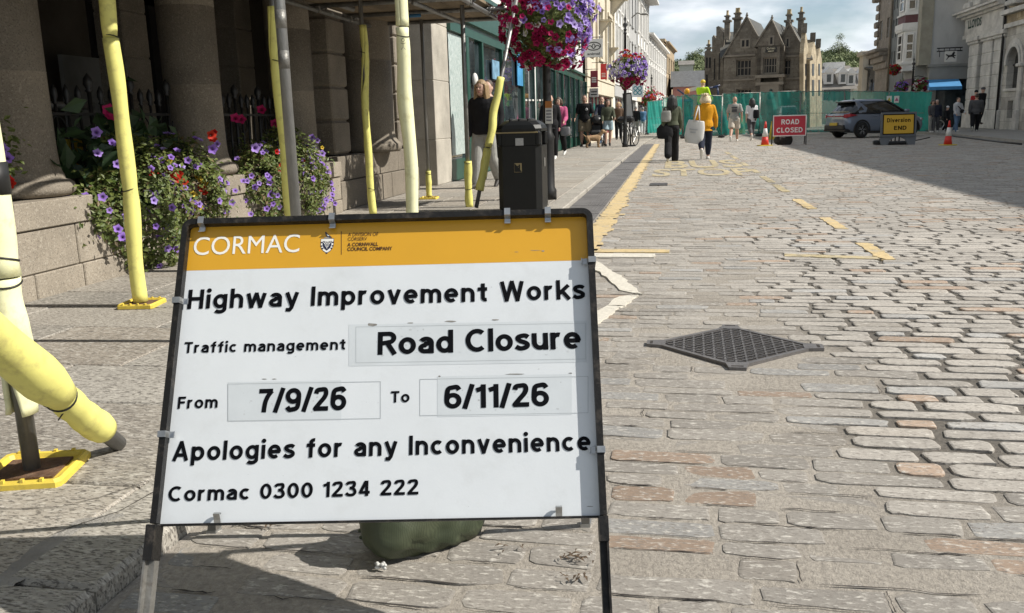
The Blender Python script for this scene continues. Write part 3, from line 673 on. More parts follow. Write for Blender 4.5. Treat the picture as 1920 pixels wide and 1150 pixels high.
mb = MB(); course(mb, yA-.1, yB+.05, .05, .40, -3.93, .8, (.9,), 5); course(mb, yA-.08, yB+.03, .40, .70, -3.96, .8, (1.1,), 6); obj('pedestal', mb, M_col, door)
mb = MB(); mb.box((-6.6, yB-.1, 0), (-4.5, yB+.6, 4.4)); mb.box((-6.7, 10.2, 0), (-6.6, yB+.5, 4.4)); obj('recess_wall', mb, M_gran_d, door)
mb = MB(); mb.box((-7, 9.95, 3.0), (-3.95, yB+.4, 6)); obj('upper_wall', mb, M_gran, door)
mb = MB(); mb.box((-6.58, 10.5, .05), (-6.5, 11.6, 2.6)); obj('door', mb, M_dark, door)
# iron railings between the columns
def railing(y0, y1, label):
    t = thing('iron_railing', label, 'railing', (-4.32, (y0+y1)/2, .47), 'iron railings between the columns')
    mb = MB()
    for z in (.62, 1.18): mb.box((-4.335, y0, z), (-4.305, y1, z+.022))
    obj('rail', mb, M_iron, t); n = int((y1-y0)/.125)
    for i in range(n+1):
        y = y0+(y1-y0)*i/n; mb = MB(); big = i % 4 == 1; rr_ = .011 if not big else .016; zt = 1.27 if not big else 1.36
        mb.tube([(-4.32, y, .47), (-4.32, y, zt)], rr_, 8); mb.lathe([(.004, zt-.02), (rr_*1.9, zt), (rr_*1.2, zt+.015), (rr_*2.3, zt+.05), (rr_*2.0, zt+.09), (.003, zt+.13)], (-4.32, y, 0), 10); obj('baluster', mb, M_iron, t)
    mb = MB()
    for i in range(0, n, 4):
        y = y0+(y1-y0)*(i+1.5+.5)/n; mb.tube([(-4.32, y+.085*math.cos(a), 1.09+.085*math.sin(a)) for a in np.linspace(0, 2*math.pi, 15)], .007, 6)
    obj('scroll_ring', mb, M_iron, t); return t
railing(cols[0]+.3, cols[1]-.28, 'black iron railing with spearhead finials, between the two nearest granite columns'); railing(cols[1]+.3, cols[2]-.28, 'black iron railing with spearhead finials, between the second and third granite columns')

# ================================================================== SCAFFOLD WITH YELLOW FOAM GUARDS
M_tube = mat('scaffold_steel', (0.235, 0.235, 0.228), 0.42, metal=.55, var=.28, scale=9, bmp=.15, bscale=90, dirt=(0.30, 0.30, 0.28), stretch=(1, 1, .35))
def foam(name, col, dirt):
    return mat(name, col, 0.6, var=.07, scale=6, bmp=.09, bscale=16, spec=.35, dirt=dirt)
M_foam = foam('yellow_foam', (0.76, 0.72, 0.22), (0.50, 0.45, 0.16)); M_foamp = foam('faded_foam', (0.80, 0.79, 0.50), (0.56, 0.53, 0.28))
M_padyel = mat('yellow_plastic_pad', (0.72, 0.55, 0.08), .5, var=.12, scale=12, dirt=(.42, .33, .1)); M_rust = mat('rusty_plate', (.13, .07, .04), .8, var=.4, scale=14, dirt=(.22, .15, .1), bmp=.4)
M_tie = mat('black_cable_tie', (.012, .012, .012), .5)
M_board = mat('scaffold_board', (.20, .155, .10), .8, var=.35, scale=6, stretch=(1, .15, 1), bmp=.4)
scaf = thing('scaffold', 'steel tube scaffold over the pavement with yellow foam wrapped poles', 'scaffold', (-2.6, 6, PZ))
def sleeve(par, p0, p1, r, m, t0=0., t1=1., slit=None, seed=1, ties=(), bend=.0025, thick=.016, n=26, rf=None):
    """foam tube round the pole between fractions t0..t1; slit(t) -> (angle, half width) opens it lengthwise"""
    rr = random.Random(seed); p0, p1 = np.array(p0, float), np.array(p1, float); ax = p1-p0; L = np.linalg.norm(ax)*(t1-t0); d = ax/np.linalg.norm(ax)
    a = np.cross(d, (0, 1, 0)); a /= np.linalg.norm(a); b_ = np.cross(d, a); N = max(16, int(L/.045)); rings = []; ph = [rr.uniform(0, 6.28) for _ in range(6)]
    for i in range(N+1):
        s_ = i/N; t = t0+(t1-t0)*s_; c = p0+ax*t; off = bend*(math.sin(s_*5+ph[0])+.6*math.sin(s_*13+ph[1])); c = c+a*off+b_*bend*math.sin(s_*7+ph[2])
        rad = r*(rf(s_) if rf else 1)*(1+.045*math.sin(s_*9+ph[3])+.03*math.sin(s_*23+ph[4]))
        for tz in ties: rad *= 1-.10*math.exp(-((s_-tz)*L/.035)**2)
        an, hw_ = slit(s_) if slit else (0, .03); ring = []
        for k in range(n+1):
            th = an+hw_+(2*math.pi-2*hw_)*k/n; ro = rad*(1+(.25*hw_ if hw_ > .1 else 0)*math.exp(-((k-0)/3)**2)); ring.append(c+(a*math.cos(th)+b_*math.sin(th))*ro)
        for k in range(n, -1, -1):
            th = an+hw_+(2*math.pi-2*hw_)*k/n; ring.append(c+(a*math.cos(th)+b_*math.sin(th))*(rad-thick))
        rings.append(ring)
    mb = MB(); mb.smooth = True; mb.loft(rings); f = obj('foam_guard', mb, m, par)
    f.data.polygons.foreach_set('use_smooth', [True]*len(f.data.polygons))
    for tz in ties:
        c = p0+ax*(t0+(t1-t0)*tz); mb = MB(); q = [c+(a*math.cos(x)+b_*math.sin(x))*r*(rf(tz) if rf else 1)*.95+d*.012*math.sin(x+tz*9) for x in np.linspace(0, 6.2832, 25)]; mb.tube(q, .0032, 6)
        if tz == .93: mb.tube([q[14], q[14]+b_*.03-np.array((.02, 0, .02)), q[14]+b_*.03-np.array((.05, 0, .055))], .0022, 5)
        obj('cable_tie', mb, M_tie, par)
    return f
def pad(par, c, s_=.15, rot=.2, plate=True):
    mb = MB(); ca, sa = math.cos(rot), math.sin(rot); f = lambda x, y, z: (c[0]+x*ca-y*sa, c[1]+x*sa+y*ca, c[2]+z)
    oc = [(1, .9), (.9, 1), (-.9, 1), (-1, .9), (-1, -.9), (-.9, -1), (.9, -1), (1, -.9)]
    prof = [(1, 0), (1.0, .018), (.94, .027), (.86, .025), (.82, .012), (0.3, .012)]
    mb.loft([[f(x*k*s_, y*k*s_, z) for x, y in oc] for k, z in prof])
    for i in range(4):
        for sx in (-1, 1): mb.obox(f(-.7*s_+i*.42*s_, sx*.93*s_-.006, .02), (.009*ca, .009*sa, 0), (-.012*sa, .012*ca, 0), (0, 0, .012))
    obj('sole_pad', mb, M_padyel, par)
    if plate: mb = MB(); mb.obox(f(-.7*s_, -.62*s_, .013), (1.4*s_*ca, 1.4*s_*sa, 0), (-1.24*s_*sa, 1.24*s_*ca, 0), (0, 0, .007)); obj('base_plate', mb, M_rust, par)
def standard(px, py, top=3.2, pad_=False, rot=.2, r=.0242, lean=(0, 0)):
    c = G(px, py, PZ); mb = MB(); t = np.array((c[0]+lean[0], c[1]+lean[1], top)); mb.tube([(c[0], c[1], PZ+.02), tuple(t)], r, 16)
    s_ = obj('standard', mb, M_tube, scaf)
    if pad_: pad(s_, c, .135 if pad_ is True else pad_, rot)
    return s_, c, t
sl_none = None
A, ca_, ta = standard(62, 889, pad_=.128, rot=.28)
zf = lambda c, t, y: None
def frac(c, t, px, py):                  # fraction up a pole seen at pixel row py
    ks = np.linspace(0, 1, 600); return float(min(ks, key=lambda k: abs((lambda q: CY+FOC*q[1]/q[2])(ROT.T@(c+(t-c)*k-CPOS))-py)))
sleeve(A, ca_, ta, .047, M_foamp, frac(ca_, ta, 0, 520), 1, lambda s: (-1.6, .05), 2, (.02, .3))
sleeve(A, ca_, ta, .046, M_foamp, frac(ca_, ta, 0, 775), frac(ca_, ta, 0, 522), lambda s: (1.5-.9*s, .75-.6*s), 3, (.97,), .004)
mb = MB(); k = frac(ca_, ta, 0, 335); c = ca_+(ta-ca_)*k; mb.tube([c-np.array((0, 0, .045)), c+np.array((0, 0, .045))], .051, 24); obj('black_tape', mb, M_tie, A)
# the raking brace whose foot rests on the pavement
f0 = G(222, 832, PZ+.02); f1 = atY(-40, 618, 1.78); f1 = f0+(f1-f0)*2.2; mb = MB(); mb.tube([f0, f1], .026, 16); br = obj('brace', mb, M_tube, scaf)
sleeve(br, f0, f1, .046, M_foam, .07, .235, lambda s: (-1.2, .03), 5, (.93,), .002)
sleeve(br, f0, f1, .059, M_foam, .23, 1, lambda s: (.3, .02+.5*math.exp(-((s-.05)/.025)**2)), 6, (.0,), .006, rf=lambda s: .80+.20*sstep(.0, .10, s))
tq = atX(112, 692, -1.83); tq = f0+(f1-f0)*.26; vw_ = _u(CPOS-tq); ax_ = _u(f1-f0); sd_ = _u(np.cross(ax_, vw_)); sd_ = sd_ if sd_[2] > 0 else -sd_; mb = MB(); q_ = tq+vw_*.042+sd_*.038
mb.add([q_+ax_*a*.022+sd_*b*.011+vw_*.006 for a, b in ((-1, 0), (-.5, .8), (.3, 1), (1, .3), (.6, -.7), (-.4, -.9))], [(0, 1, 2, 3, 4, 5)]); obj('torn_hole', mb, M_rust, br)
mb = MB(); mb.add([q_+ax_*.02+sd_*.012+vw_*.008, q_-ax_*.012+sd_*.014+vw_*.01, q_-ax_*.008+sd_*.004+vw_*.026, q_+ax_*.012-sd_*.006+vw_*.022], [(0, 1, 2, 3)]); obj('torn_flap', mb, M_foam, br)
B, cb, tb = standard(267, 573, pad_=.105, rot=.15)
sleeve(B, cb, tb, .043, M_foam, .008, .48, lambda s: (-1.6, .02), 8, (.44,), .006); sleeve(B, cb, tb, .042, M_foam, .481, 1, lambda s: (-1.6, .02), 9, (.0,), .006)
C, cc, tc_ = standard(551, 506)
sleeve(C, cc, tc_, .041, M_foam, 0, frac(cc, tc_, 0, 12), lambda s: (-1.9+3.4*s, .03+.10*math.exp(-((s-.55)/.12)**2)), 12, (.80,), .009)
D_, cd, td = standard(573, 640)
for k0, k1 in ((.40, .425), (.455, .48)):
    mb = MB(); a_ = cd+(td-cd)*k0; b_ = cd+(td-cd)*k1; mb.tube([a_, b_], .0249, 16); obj('worn_band', mb, M_greysteel, D_)
E1, ce, te = standard(699, 402)
sleeve(E1, ce, te, .042, M_foam, 0, frac(ce, te, 0, 47), lambda s: (-2.0+4.4*s, .04+.5*math.exp(-((s-.36)/.05)**2)+.55*math.exp(-((s-.72)/.06)**2)), 15, (.14, .86), .012)
E2, c2, t2 = standard(778, 505)
sleeve(E2, c2, t2, .046, M_foamp, 0, frac(c2, t2, 0, 52), lambda s: (-1.2+.5*s, .05+.75*math.exp(-((s-.72)/.16)**2)), 17, (.97,), .009)
sleeve(E2, c2, t2, .042, M_foamp, frac(c2, t2, 0, 50), 1, lambda s: (1.5, .03), 18, (), .004)
# stick figure drawn on the pale foam
k = frac(c2, t2, 0, 86); q = c2+(t2-c2)*k; vw = np.array((CPOS[0]-q[0], CPOS[1]-q[1], 0)); vw /= np.linalg.norm(vw); rt = np.array((-vw[1], vw[0], 0)); up = np.array((0, 0, 1)); q = q+vw*.0505+rt*-.004
mb = MB(); ln = lambda *p: mb.tube([q+rt*x*.011+up*y*.011-vw*.0065*(x*.011/.03)**2*6*.2 for x, y in p], .0014, 5)
ln(*[(.9*math.cos(a), 2.9+.9*math.sin(a)) for a in np.linspace(0, 6.28, 11)]); ln((0, 2), (0, -1)); ln((-1.4, 1.3), (0, .7), (1.4, 1.3)); ln((-1.3, -2.6), (0, -1), (1.2, -2.6)); obj('pen_drawing', mb, M_tie, E2)
S1, c3, t3 = standard(805, 373, pad_=.12, rot=.1, r=.022); sleeve(S1, c3, t3, .04, M_foam, .01, frac(c3, t3, 0, 321), None, 21, (.9,), .002)
E3, c4_, t4 = standard(880, 388, r=.027); sleeve(E3, c4_, t4, .047, M_foam, 0, frac(c4_, t4, 0, 302), lambda s: (-1.5, .03), 23, (.4, .97), .003)
b0 = G(893, 390, PZ+.03); b1 = atY(951, 88, b0[1]+.35); b1 = b0+(b1-b0)*1.35; mb = MB(); mb.tube([b0, b1], .0242, 16); b2 = obj('brace', mb, M_tube, scaf)
sleeve(b2, b0, b1, .048, M_foam, .08, .275, None, 25, (), .004); sleeve(b2, b0, b1, .046, M_foam, .28, .60, lambda s: (-1.6+1.2*s, .06), 26, (.02,), .012)
IP, ci, ti = standard(133, 330, top=3.2); ci = None
mb = MB(); q = atX(72, 120, -4.55); mb.tube([(q[0], q[1], .5), (q[0], q[1], 3.2)], .035, 14); ip = obj('standard', mb, M_tube, scaf)
mb = MB(); mb.tube([(q[0], q[1], .52), (q[0], q[1], .78)], .0365, 14); obj('blue_tape', mb, mat('blue_tape', (.03, .07, .16), .6, var=.3, scale=40), ip)
mb = MB(); mb.tube([(q[0], q[1]-.14, 1.26), (q[0], q[1]+.55, 1.26)], .03, 12); obj('ledger', mb, M_tube, scaf)
bpy.data.objects.remove(IP)
# deck of boards above, its ledgers, transoms and couplers
DZ, DX0, DX1, DY1 = 2.40, -3.985, -2.14, 11.75
x = DX0
k = 0
while x < DX1-.05:
    for y0, y1 in ((-1.5, 2.3), (2.31, 6.2), (6.21, 10.1), (10.11, DY1+.1)):
        mb = MB(); rr = random.Random(int(x*100)+int(y0*10)); mb.rbox((x+.004, y0+rr.uniform(0, .004), DZ), (min(x+.221, DX1), y1-rr.uniform(.001, .006), DZ+.038), .003); obj('deck_board', mb, M_board, scaf)
    x += .226; k += 1
for xx, zz in ((DX1-.06, DZ-.075), (DX0+.05, DZ-.075), (DX1-.02, DZ+.5)):
    mb = MB(); mb.tube([(xx, -1.6, zz), (xx, DY1+.35, zz)], .0242, 14); obj('ledger', mb, M_tube, scaf)
for yy in (1.2, 2.9, 4.7, 6.5, 8.3, 9.7, 10.7, DY1-.03):
    mb = MB(); mb.tube([(DX0-.15, yy, DZ-.026), (DX1+.22, yy, DZ-.026)], .0242, 14); obj('transom', mb, M_tube, scaf)
    for xx in (DX1-.06, DX0+.05):
        mb = MB(); mb.rbox((xx-.04, yy-.035, DZ-.10), (xx+.04, yy+.035, DZ-.02), .012); mb.tube([(xx+.045, yy, DZ-.06), (xx+.075, yy, DZ-.06)], .009, 8); obj('coupler', mb, M_greysteel, scaf)
q0, q1 = atY(590, -6, 9.6), atY(664, 18, 9.9); mb = MB(); mb.tube([q0, q1], .03, 12); obj('brace', mb, M_tube, scaf)
q0, q1 = atY(775, 5, 9.0), atY(865, 42, 11.2); mb = MB(); mb.tube([q0, q1], .0242, 12); obj('brace', mb, M_tube, scaf)
mb = MB(); q = atY(770, 30, 10.2); mb.tube([q-np.array((.12, 0, 0)), q+np.array((.12, 0, 0))], .02, 10); obj('blue_pipe', mb, mat('blue_pipe', (.02, .13, .28), .5), scaf)
# ================================================================== THE ROADWORKS BOARD
M_blackmetal = mat('black_painted_steel', (0.010, 0.0095, 0.009), 0.42, var=.3, spec=.3, scale=14, bmp=.15, bscale=120, dirt=(0.07, 0.06, 0.05))
M_greysteel = mat('worn_steel', (0.20, 0.195, 0.18), 0.45, metal=.4, var=.25, scale=12, bmp=.2, bscale=90, dirt=(0.11, 0.09, 0.07))
M_galv = mat('galvanised_clip', (0.42, 0.43, 0.43), 0.32, metal=.85, var=.2, scale=40)
M_white = mat('sign_white', (0.625, 0.655, 0.675), 0.34, dirt=(.57, .595, .605), var=.04, scale=4, bmp=.02, bscale=200)
M_orange = mat('sign_orange', (0.60, 0.315, 0.02), 0.36, var=.05, scale=4)
M_ink = mat('sign_ink', (0.004, 0.0045, 0.006), 0.6, var=.1, spec=.06)
M_brownink = mat('sign_brown_ink', (0.06, 0.022, 0.01), 0.4, var=.1)
M_navy = mat('crest_navy', (0.015, 0.018, 0.05), 0.4, var=.1)
M_signwhite = mat('lettering_white', (0.78, 0.77, 0.72), 0.4, var=.03)
M_sticker = mat('sticker_vinyl', (0.55, 0.585, 0.605), 0.4, var=.05, scale=12)
M_line = mat('thin_grey_line', (0.42, 0.45, 0.46), 0.5, var=.05)
M_smudge = mat('smudge', (0.45, 0.47, 0.48), 0.6, var=.15, scale=30)
sO = np.array([-.5643, 1.514, .2962]); sR = np.array([.9869, .1611, .0032]); sU = np.array([-.0829, .4910, .8672]); sN = np.cross(sR, sU)
sW, sH, LIP = .9, .6523, .019
board = thing('roadworks_sign', 'large white and orange Highway Improvement Works board on a black frame', 'sign', (sO[0], sO[1], 0))
def SP(u, v, k=0.0): return sO+sR*u+sU*v+sN*k
def suv(px, py, k=-LIP): p = onplane(px, py, sO+sN*k, sN)-sO; return float(p@sR), float(p@sU)
def sbox(mb, u0, u1, v0, v1, k0, k1): return mb.obox(SP(u0, v0, k0), sR*(u1-u0), sU*(v1-v0), sN*(k1-k0))
# frame: top rail with rounded corners, two stiles that run down as legs
hw = sW/2
fr = MB(); prof = [(-hw, 0)]; rc = .022
path_o = [(-hw, -.0), (-hw, sH-rc)]+[(-hw+rc-rc*math.cos(t), sH-rc+rc*math.sin(t)) for t in np.linspace(0, math.pi/2, 6)][1:]+[(hw-rc+rc*math.sin(t), sH-rc+rc*math.cos(t)) for t in np.linspace(0, math.pi/2, 6)]+[(hw, 0)]
ins = .013
path_i = [(-hw+ins, 0), (-hw+ins, sH-rc)]+[(-hw+rc-(rc-ins)*math.cos(t), sH-rc+(rc-ins)*math.sin(t)) for t in np.linspace(0, math.pi/2, 6)][1:]+[(hw-rc+(rc-ins)*math.sin(t), sH-rc+(rc-ins)*math.cos(t)) for t in np.linspace(0, math.pi/2, 6)]+[(hw-ins, 0)]
rings = [[SP(*o, 0.0), SP(*i, 0.0), SP(*i, -.028), SP(*o, -.028)] for o, i in zip(path_o, path_i)]
fr.loft(rings); obj('frame', fr, M_blackmetal, board)
for s_ in (-1, 1):
    lg = MB(); u0 = s_*hw; u1 = s_*(hw-.016)
    L = (SP(0, 0)[2]/sU[2])*-1+.004
    sbox(lg, u0, u1, L, -.002, -.004, -.026); sbox(lg, u0, s_*(hw-.004), L, -.002, -.004, .012)
    leg = obj('leg', lg, M_greysteel if s_ < 0 else M_blackmetal, board, label='grey worn front leg' if s_ < 0 else 'black front leg')
    sl = MB(); sbox(sl, u0+s_*.001, u1-s_*.001, -.07 if s_ < 0 else -.05, -.003, .014, -.027); obj('leg_sleeve', sl, M_blackmetal, leg)
# panel
pm = MB(); sbox(pm, -hw+.008, hw-.008, .0, sH-.008, -LIP, -LIP-.003); panel = obj('panel', pm, M_white, board)
mb = MB(); sbox(mb, -hw+.006, hw-.006, -.0045, -.0003, -.014, -.028); obj('bottom_rail', mb, M_blackmetal, board)
ub = suv(341, 508)[1]; ub2 = suv(1112, 488)[1]; vb = (ub+ub2)/2
ob = MB(); sbox(ob, -hw+.010, hw-.010, vb, sH-.010, -LIP+.0002, -LIP-.002); obj('header_band', ob, M_orange, board)
def line(txt, xl, yl, xr, yr, cap_px, m, bold=0.0, name='lettering', k=-LIP+.0010, sw=0, tr=.13):
    a, b_ = np.array(suv(xl, yl)), np.array(suv(xr, yr)); top = np.array(suv(xl, yl-cap_px))
    d = b_-a; L = np.linalg.norm(d); d /= L; ux = sR*d[0]+sU*d[1]; uy = np.cross(sN, ux)
    mb = MB(); cp = float(np.linalg.norm(top-a))
    if sw:
        for q_ in stroke_text(mb, txt, SP(a[0], a[1], k), ux, uy, L, cp, sw, tr, words=True): o_ = obj(name, q_, m, panel)
        return o_
    else: text_on(mb, txt, SP(a[0], a[1], k), ux, uy, L, cp, bold)
    return obj(name, mb, m, panel)
line('CORMAC', 362, 479, 561, 473, 33, M_signwhite, .0)
line('A DIVISION OF', 652.7, 443.6, 709.5, 442.6, 6.6, M_brownink, 0)
line('CORSERV', 652.2, 452, 688, 451.3, 6.4, M_brownink, 0)
line('A CORNWALL', 651.3, 462.6, 709, 461.4, 6.8, M_brownink, .022)
line('COUNCIL COMPANY', 651.3, 471, 735.5, 469.6, 6.8, M_brownink, .022)
line('Highway Improvement Works', 351, 580, 1097, 561, 36, M_ink, sw=.185, tr=.14)
line('Traffic management', 345, 662.5, 648, 656, 20.5, M_ink, sw=.185, tr=.14)
line('Road Closure', 708, 666, 1090, 654, 43, M_ink, sw=.192, tr=.085)
line('From', 333, 767, 408, 765, 22.5, M_ink, sw=.185, tr=.14)
line('7/9/26', 483, 774, 649, 769.5, 44, M_ink, sw=.192, tr=.085)
line('To', 733, 755.5, 768, 754.5, 21.5, M_ink, sw=.185, tr=.14)
line('6/11/26', 833, 767, 1030, 762, 44, M_ink, sw=.192, tr=.085)
line('Apologies for any Inconvenience', 323, 865, 1108, 845, 36, M_ink, sw=.185, tr=.14)
line('Cormac 0300 1234 222', 315, 941, 785, 927.5, 28.5, M_ink, sw=.185, tr=.14)
def rect(mb, x0, y0, x1, y1, k):
    P = [suv(x0, y1), suv(x1, y1-(x1-x0)*.0165), suv(x1, y0-(x1-x0)*.0165), suv(x0, y0)]; mb.add([SP(*p, k) for p in P], [(0, 1, 2, 3)])
for a in ((654, 609, 1100, 687), (428, 717, 640, 791), (820, 706, 1072, 782)):
    mb = MB(); rect(mb, *a, -LIP+.00035); obj('sticker', mb, M_sticker, panel)
for x0, y0, x1, y1 in ((667, 613, 1098, 681), (427, 720, 714, 790), (787, 711, 1103, 780)):
    mb = MB(); e = .9
    rect(mb, x0, y0, x1, y0+e, -LIP+.0006); rect(mb, x0, y1-e, x1, y1, -LIP+.0006)
    rect(mb, x0, y0+e, x0+e, y1-e, -LIP+.0006)
    yy = (x1-x0)*.0165; rect(mb, x1-e, y0+e-yy, x1, y1-e-yy, -LIP+.0006); obj('outline', mb, M_line, panel)
# glue residue and scuffs left on the stickers
blob_kind = ['residue', M_smudge]; rr = random.Random(4)
def blob(cx, cy, rx, ry, k=-LIP+.0005, n=9):
    P = [suv(cx+rx*math.cos(2*math.pi*i/n)*rr.uniform(.6, 1.2), cy+ry*math.sin(2*math.pi*i/n)*rr.uniform(.6, 1.2)) for i in range(n)]; q_ = MB(); q_.add([SP(*p, k) for p in P][::-1], [tuple(range(n))]); obj(blob_kind[0], q_, blob_kind[1], panel)
for _ in range(34): blob(rr.uniform(690, 1085), rr.uniform(615, 668), rr.uniform(.8, 3.5), rr.uniform(.5, 2))
for _ in range(16): blob(rr.uniform(440, 620), rr.uniform(725, 785), rr.uniform(.6, 3), rr.uniform(.5, 2))
for _ in range(18): blob(rr.uniform(830, 1060), rr.uniform(712, 770), rr.uniform(.6, 3), rr.uniform(.5, 2))
for _ in range(24): blob(rr.uniform(330, 1090), rr.uniform(520, 960), rr.uniform(.3, 1.2), rr.uniform(.3, 1))
blob_kind = ['scuff', mat('scuff_grey', (0.22, 0.21, 0.19), .7, var=.4, scale=80)]
for c in ((697, 609, 11, 3), (845, 603, 12, 1.6), (930, 600, 7, 1.6), (770, 606, 6, 1), (514, 711, 5, .8), (496, 711, 5, .8), (965, 702, 22, 1.1), (1070, 700, 4, 1), (824, 706, 2.5, 1.6), (1106, 950, 8, .8), (1002, 470, 12, .5), (1018, 471, 3, 1.5), (968, 473, 4, .5), (915, 411, 26, .7)): blob(*c)
# the council crest: chough above a shield of fifteen bezants
cr_ = thing_parts = None
u0, v0 = suv(613.5, 457); px = (suv(1000, 457)[0]-suv(300, 470)[0])/700
def cshape(pts, m, k, name='crest'):
    mb = MB(); mb.add([SP(u0+x*px, v0-y*px, k) for x, y in pts], [tuple(range(len(pts)))]); return obj(name, mb, m, panel)
shield = lambda s_: [(x*s_, y*s_+4) for x, y in ((-12.5, -14), (-12.5, -2), (-11, 5), (-7, 11), (0, 16), (7, 11), (11, 5), (12.5, -2), (12.5, -14))]
cshape(shield(1.0), M_navy, -LIP+.0004); cshape(shield(.93), M_signwhite, -LIP+.0006)
for x, y in ((-10.5, -6), (10.5, -6), (-8.5, 6), (8.5, 6), (-10.5, 1), (10.5, 1), (0, 15)): cshape([(x+2*math.cos(t), y+4+1.6*math.sin(t)) for t in np.linspace(0, 6.28, 8, endpoint=False)], M_navy, -LIP+.0008)
cshape([(x*.66, y*.72+3.5) for x, y in ((-12.5, -12), (-12.5, 0), (-9, 8), (0, 15), (9, 8), (12.5, 0), (12.5, -12), (0, -10))], M_navy, -LIP+.001)
dots = MB()
for i, n in enumerate((5, 4, 3, 2, 1)):
    for j in range(n): cx_, cy_ = (j-(n-1)/2)*3.1, -2.6+i*2.9; dots.add([SP(u0+(cx_+1.15*math.cos(t))*px, v0-(cy_+1.15*math.sin(t))*px, -LIP+.0012) for t in np.linspace(0, 6.28, 7, endpoint=False)], [tuple(range(7))])
obj('crest', dots, M_signwhite, panel)
cshape([(-5, -23), (-3.6, -24), (-2, -22.5), (0, -19.5), (3, -17), (7, -13.5), (9.5, -10.5), (5, -12), (6, -8.8), (3, -12), (0, -12.5), (-3, -15), (-4.2, -19)], M_navy, -LIP+.0005)
cshape([(-1.5, -19), (1, -17.5), (3.5, -14.8), (.5, -15), (-1.5, -16.5)], M_signwhite, -LIP+.0008)
cshape([(-7, -10.5), (-5.5, -12.5), (3, -12.5), (6, -11), (6, -9.6), (-7, -9.6)], mat('crest_grey', (.3, .29, .27), .5, var=.2), -LIP+.0005)
mb = MB(); rect(mb, 639.4, 434, 640.6, 478, -LIP+.0005); obj('divider', mb, M_brownink, panel)
# spring clips round the edge
for px_, py_, sd_ in ((377, 412, 't'), (622, 407, 't'), (951, 399, 't'), (1027, 397, 't'), (335, 563, 'l'), (308, 814, 'l'), (1108, 487, 'r'), (1122, 843, 'r'), (403, 975, 'b'), (1048, 954, 'b')):
    u, v = suv(px_, py_, 0); mb = MB(); wc = .0065
    if sd_ == 't': prof = [(sH+.003, -.03), (sH+.003, .002), (sH-.012, .003), (sH-.016, -.012), (sH-.026, -.013), (sH-.028, -.006)]; ax = sR; pt = lambda p, o: SP(u+o, p[0], p[1])
    elif sd_ == 'b': prof = [(-.003, -.04), (-.003, -.016), (.006, -.012), (.016, -.004), (.019, -.010), (.017, -.014)]; pt = lambda p, o: SP(u+o, p[0], p[1])
    else:
        s_ = -1 if sd_ == 'l' else 1; prof = [(s_*(hw+.002), -.03), (s_*(hw+.002), .003), (s_*(hw-.013), .003), (s_*(hw-.016), -.010), (s_*(hw-.026), -.012), (s_*(hw-.028), -.005)]
        pt = lambda p, o: SP(p[0], v+o, p[1])
    t = .0016; A = [pt(p, -wc) for p in prof]; B = [pt(p, wc) for p in prof]; n = len(prof)
    mb.add(A+B, [(i, i+1, n+i+1, n+i) for i in range(n-1)]); c_ = obj('clip', mb, M_galv, board); md = c_.modifiers.new('s', 'SOLIDIFY'); md.thickness = t; md.offset = 0
# rear prop frame, hinged at the top
rl = []
for pxf, s_ in ((397, -1), (1098, 1)):
    foot = G(pxf, 1003 if s_ < 0 else 990); top = SP(s_*(hw-.035), sH-.03, -.05); ax = foot-top; mb = MB()
    mb.obox(top-sR*.011, sR*.022, np.array((0, .022, 0)), ax); obj('rear_leg', mb, M_greysteel, board)
    mb = MB(); mb.obox(foot-sR*.013+np.array((0, -.004, 0.001)), sR*.026, np.array((0, .032, 0)), np.array((0, 0, .012))); obj('foot', mb, M_galv, board); rl.append(foot*.72+top*.28)
mb = MB(); mb.obox(rl[0]+sR*.013, rl[1]-rl[0]-sR*.026, np.array((0, .018, 0)), np.array((0, 0, .018))); obj('cross_bar', mb, M_greysteel, board)
mb = MB(); mb.obox(SP(-hw+.02, sH-.04, -.055), sR*(sW-.04), sU*.02, sN*.02); obj('hinge_rail', mb, M_blackmetal, board)

# ---- sandbag under the board
M_sack, nt, b = newmat('woven_sack')
v = posvec(nt, (1, 1, 1), (0, 0, .3)); wv = nd(nt, 'ShaderNodeTexWave', Scale=95.0, Distortion=1.0); nt.links.new(v, wv.inputs['Vector'])
wv2 = nd(nt, 'ShaderNodeTexWave', Scale=110.0, Distortion=1.0); wv2.bands_direction = 'Z'; nt.links.new(v, wv2.inputs['Vector'])
c = mixc(nt, ramp(nt, noise(nt, v, 9, 5), .35, .7), (0.042, 0.056, 0.028), (0.085, 0.10, 0.055)); c = mixc(nt, 1.0, c, mixc(nt, .5, ramp(nt, wv.outputs['Fac'], .1, .9, (.6, .6, .6), (1.2, 1.2, 1.2)), ramp(nt, wv2.outputs['Fac'], .1, .9, (.6, .6, .6), (1.2, 1.2, 1.2))), 'MULTIPLY')
nt.links.new(c, b.inputs['Base Color']); b.inputs['Roughness'].default_value = .5; bump(nt, b, wv2.outputs['Fac'], .3, .002)
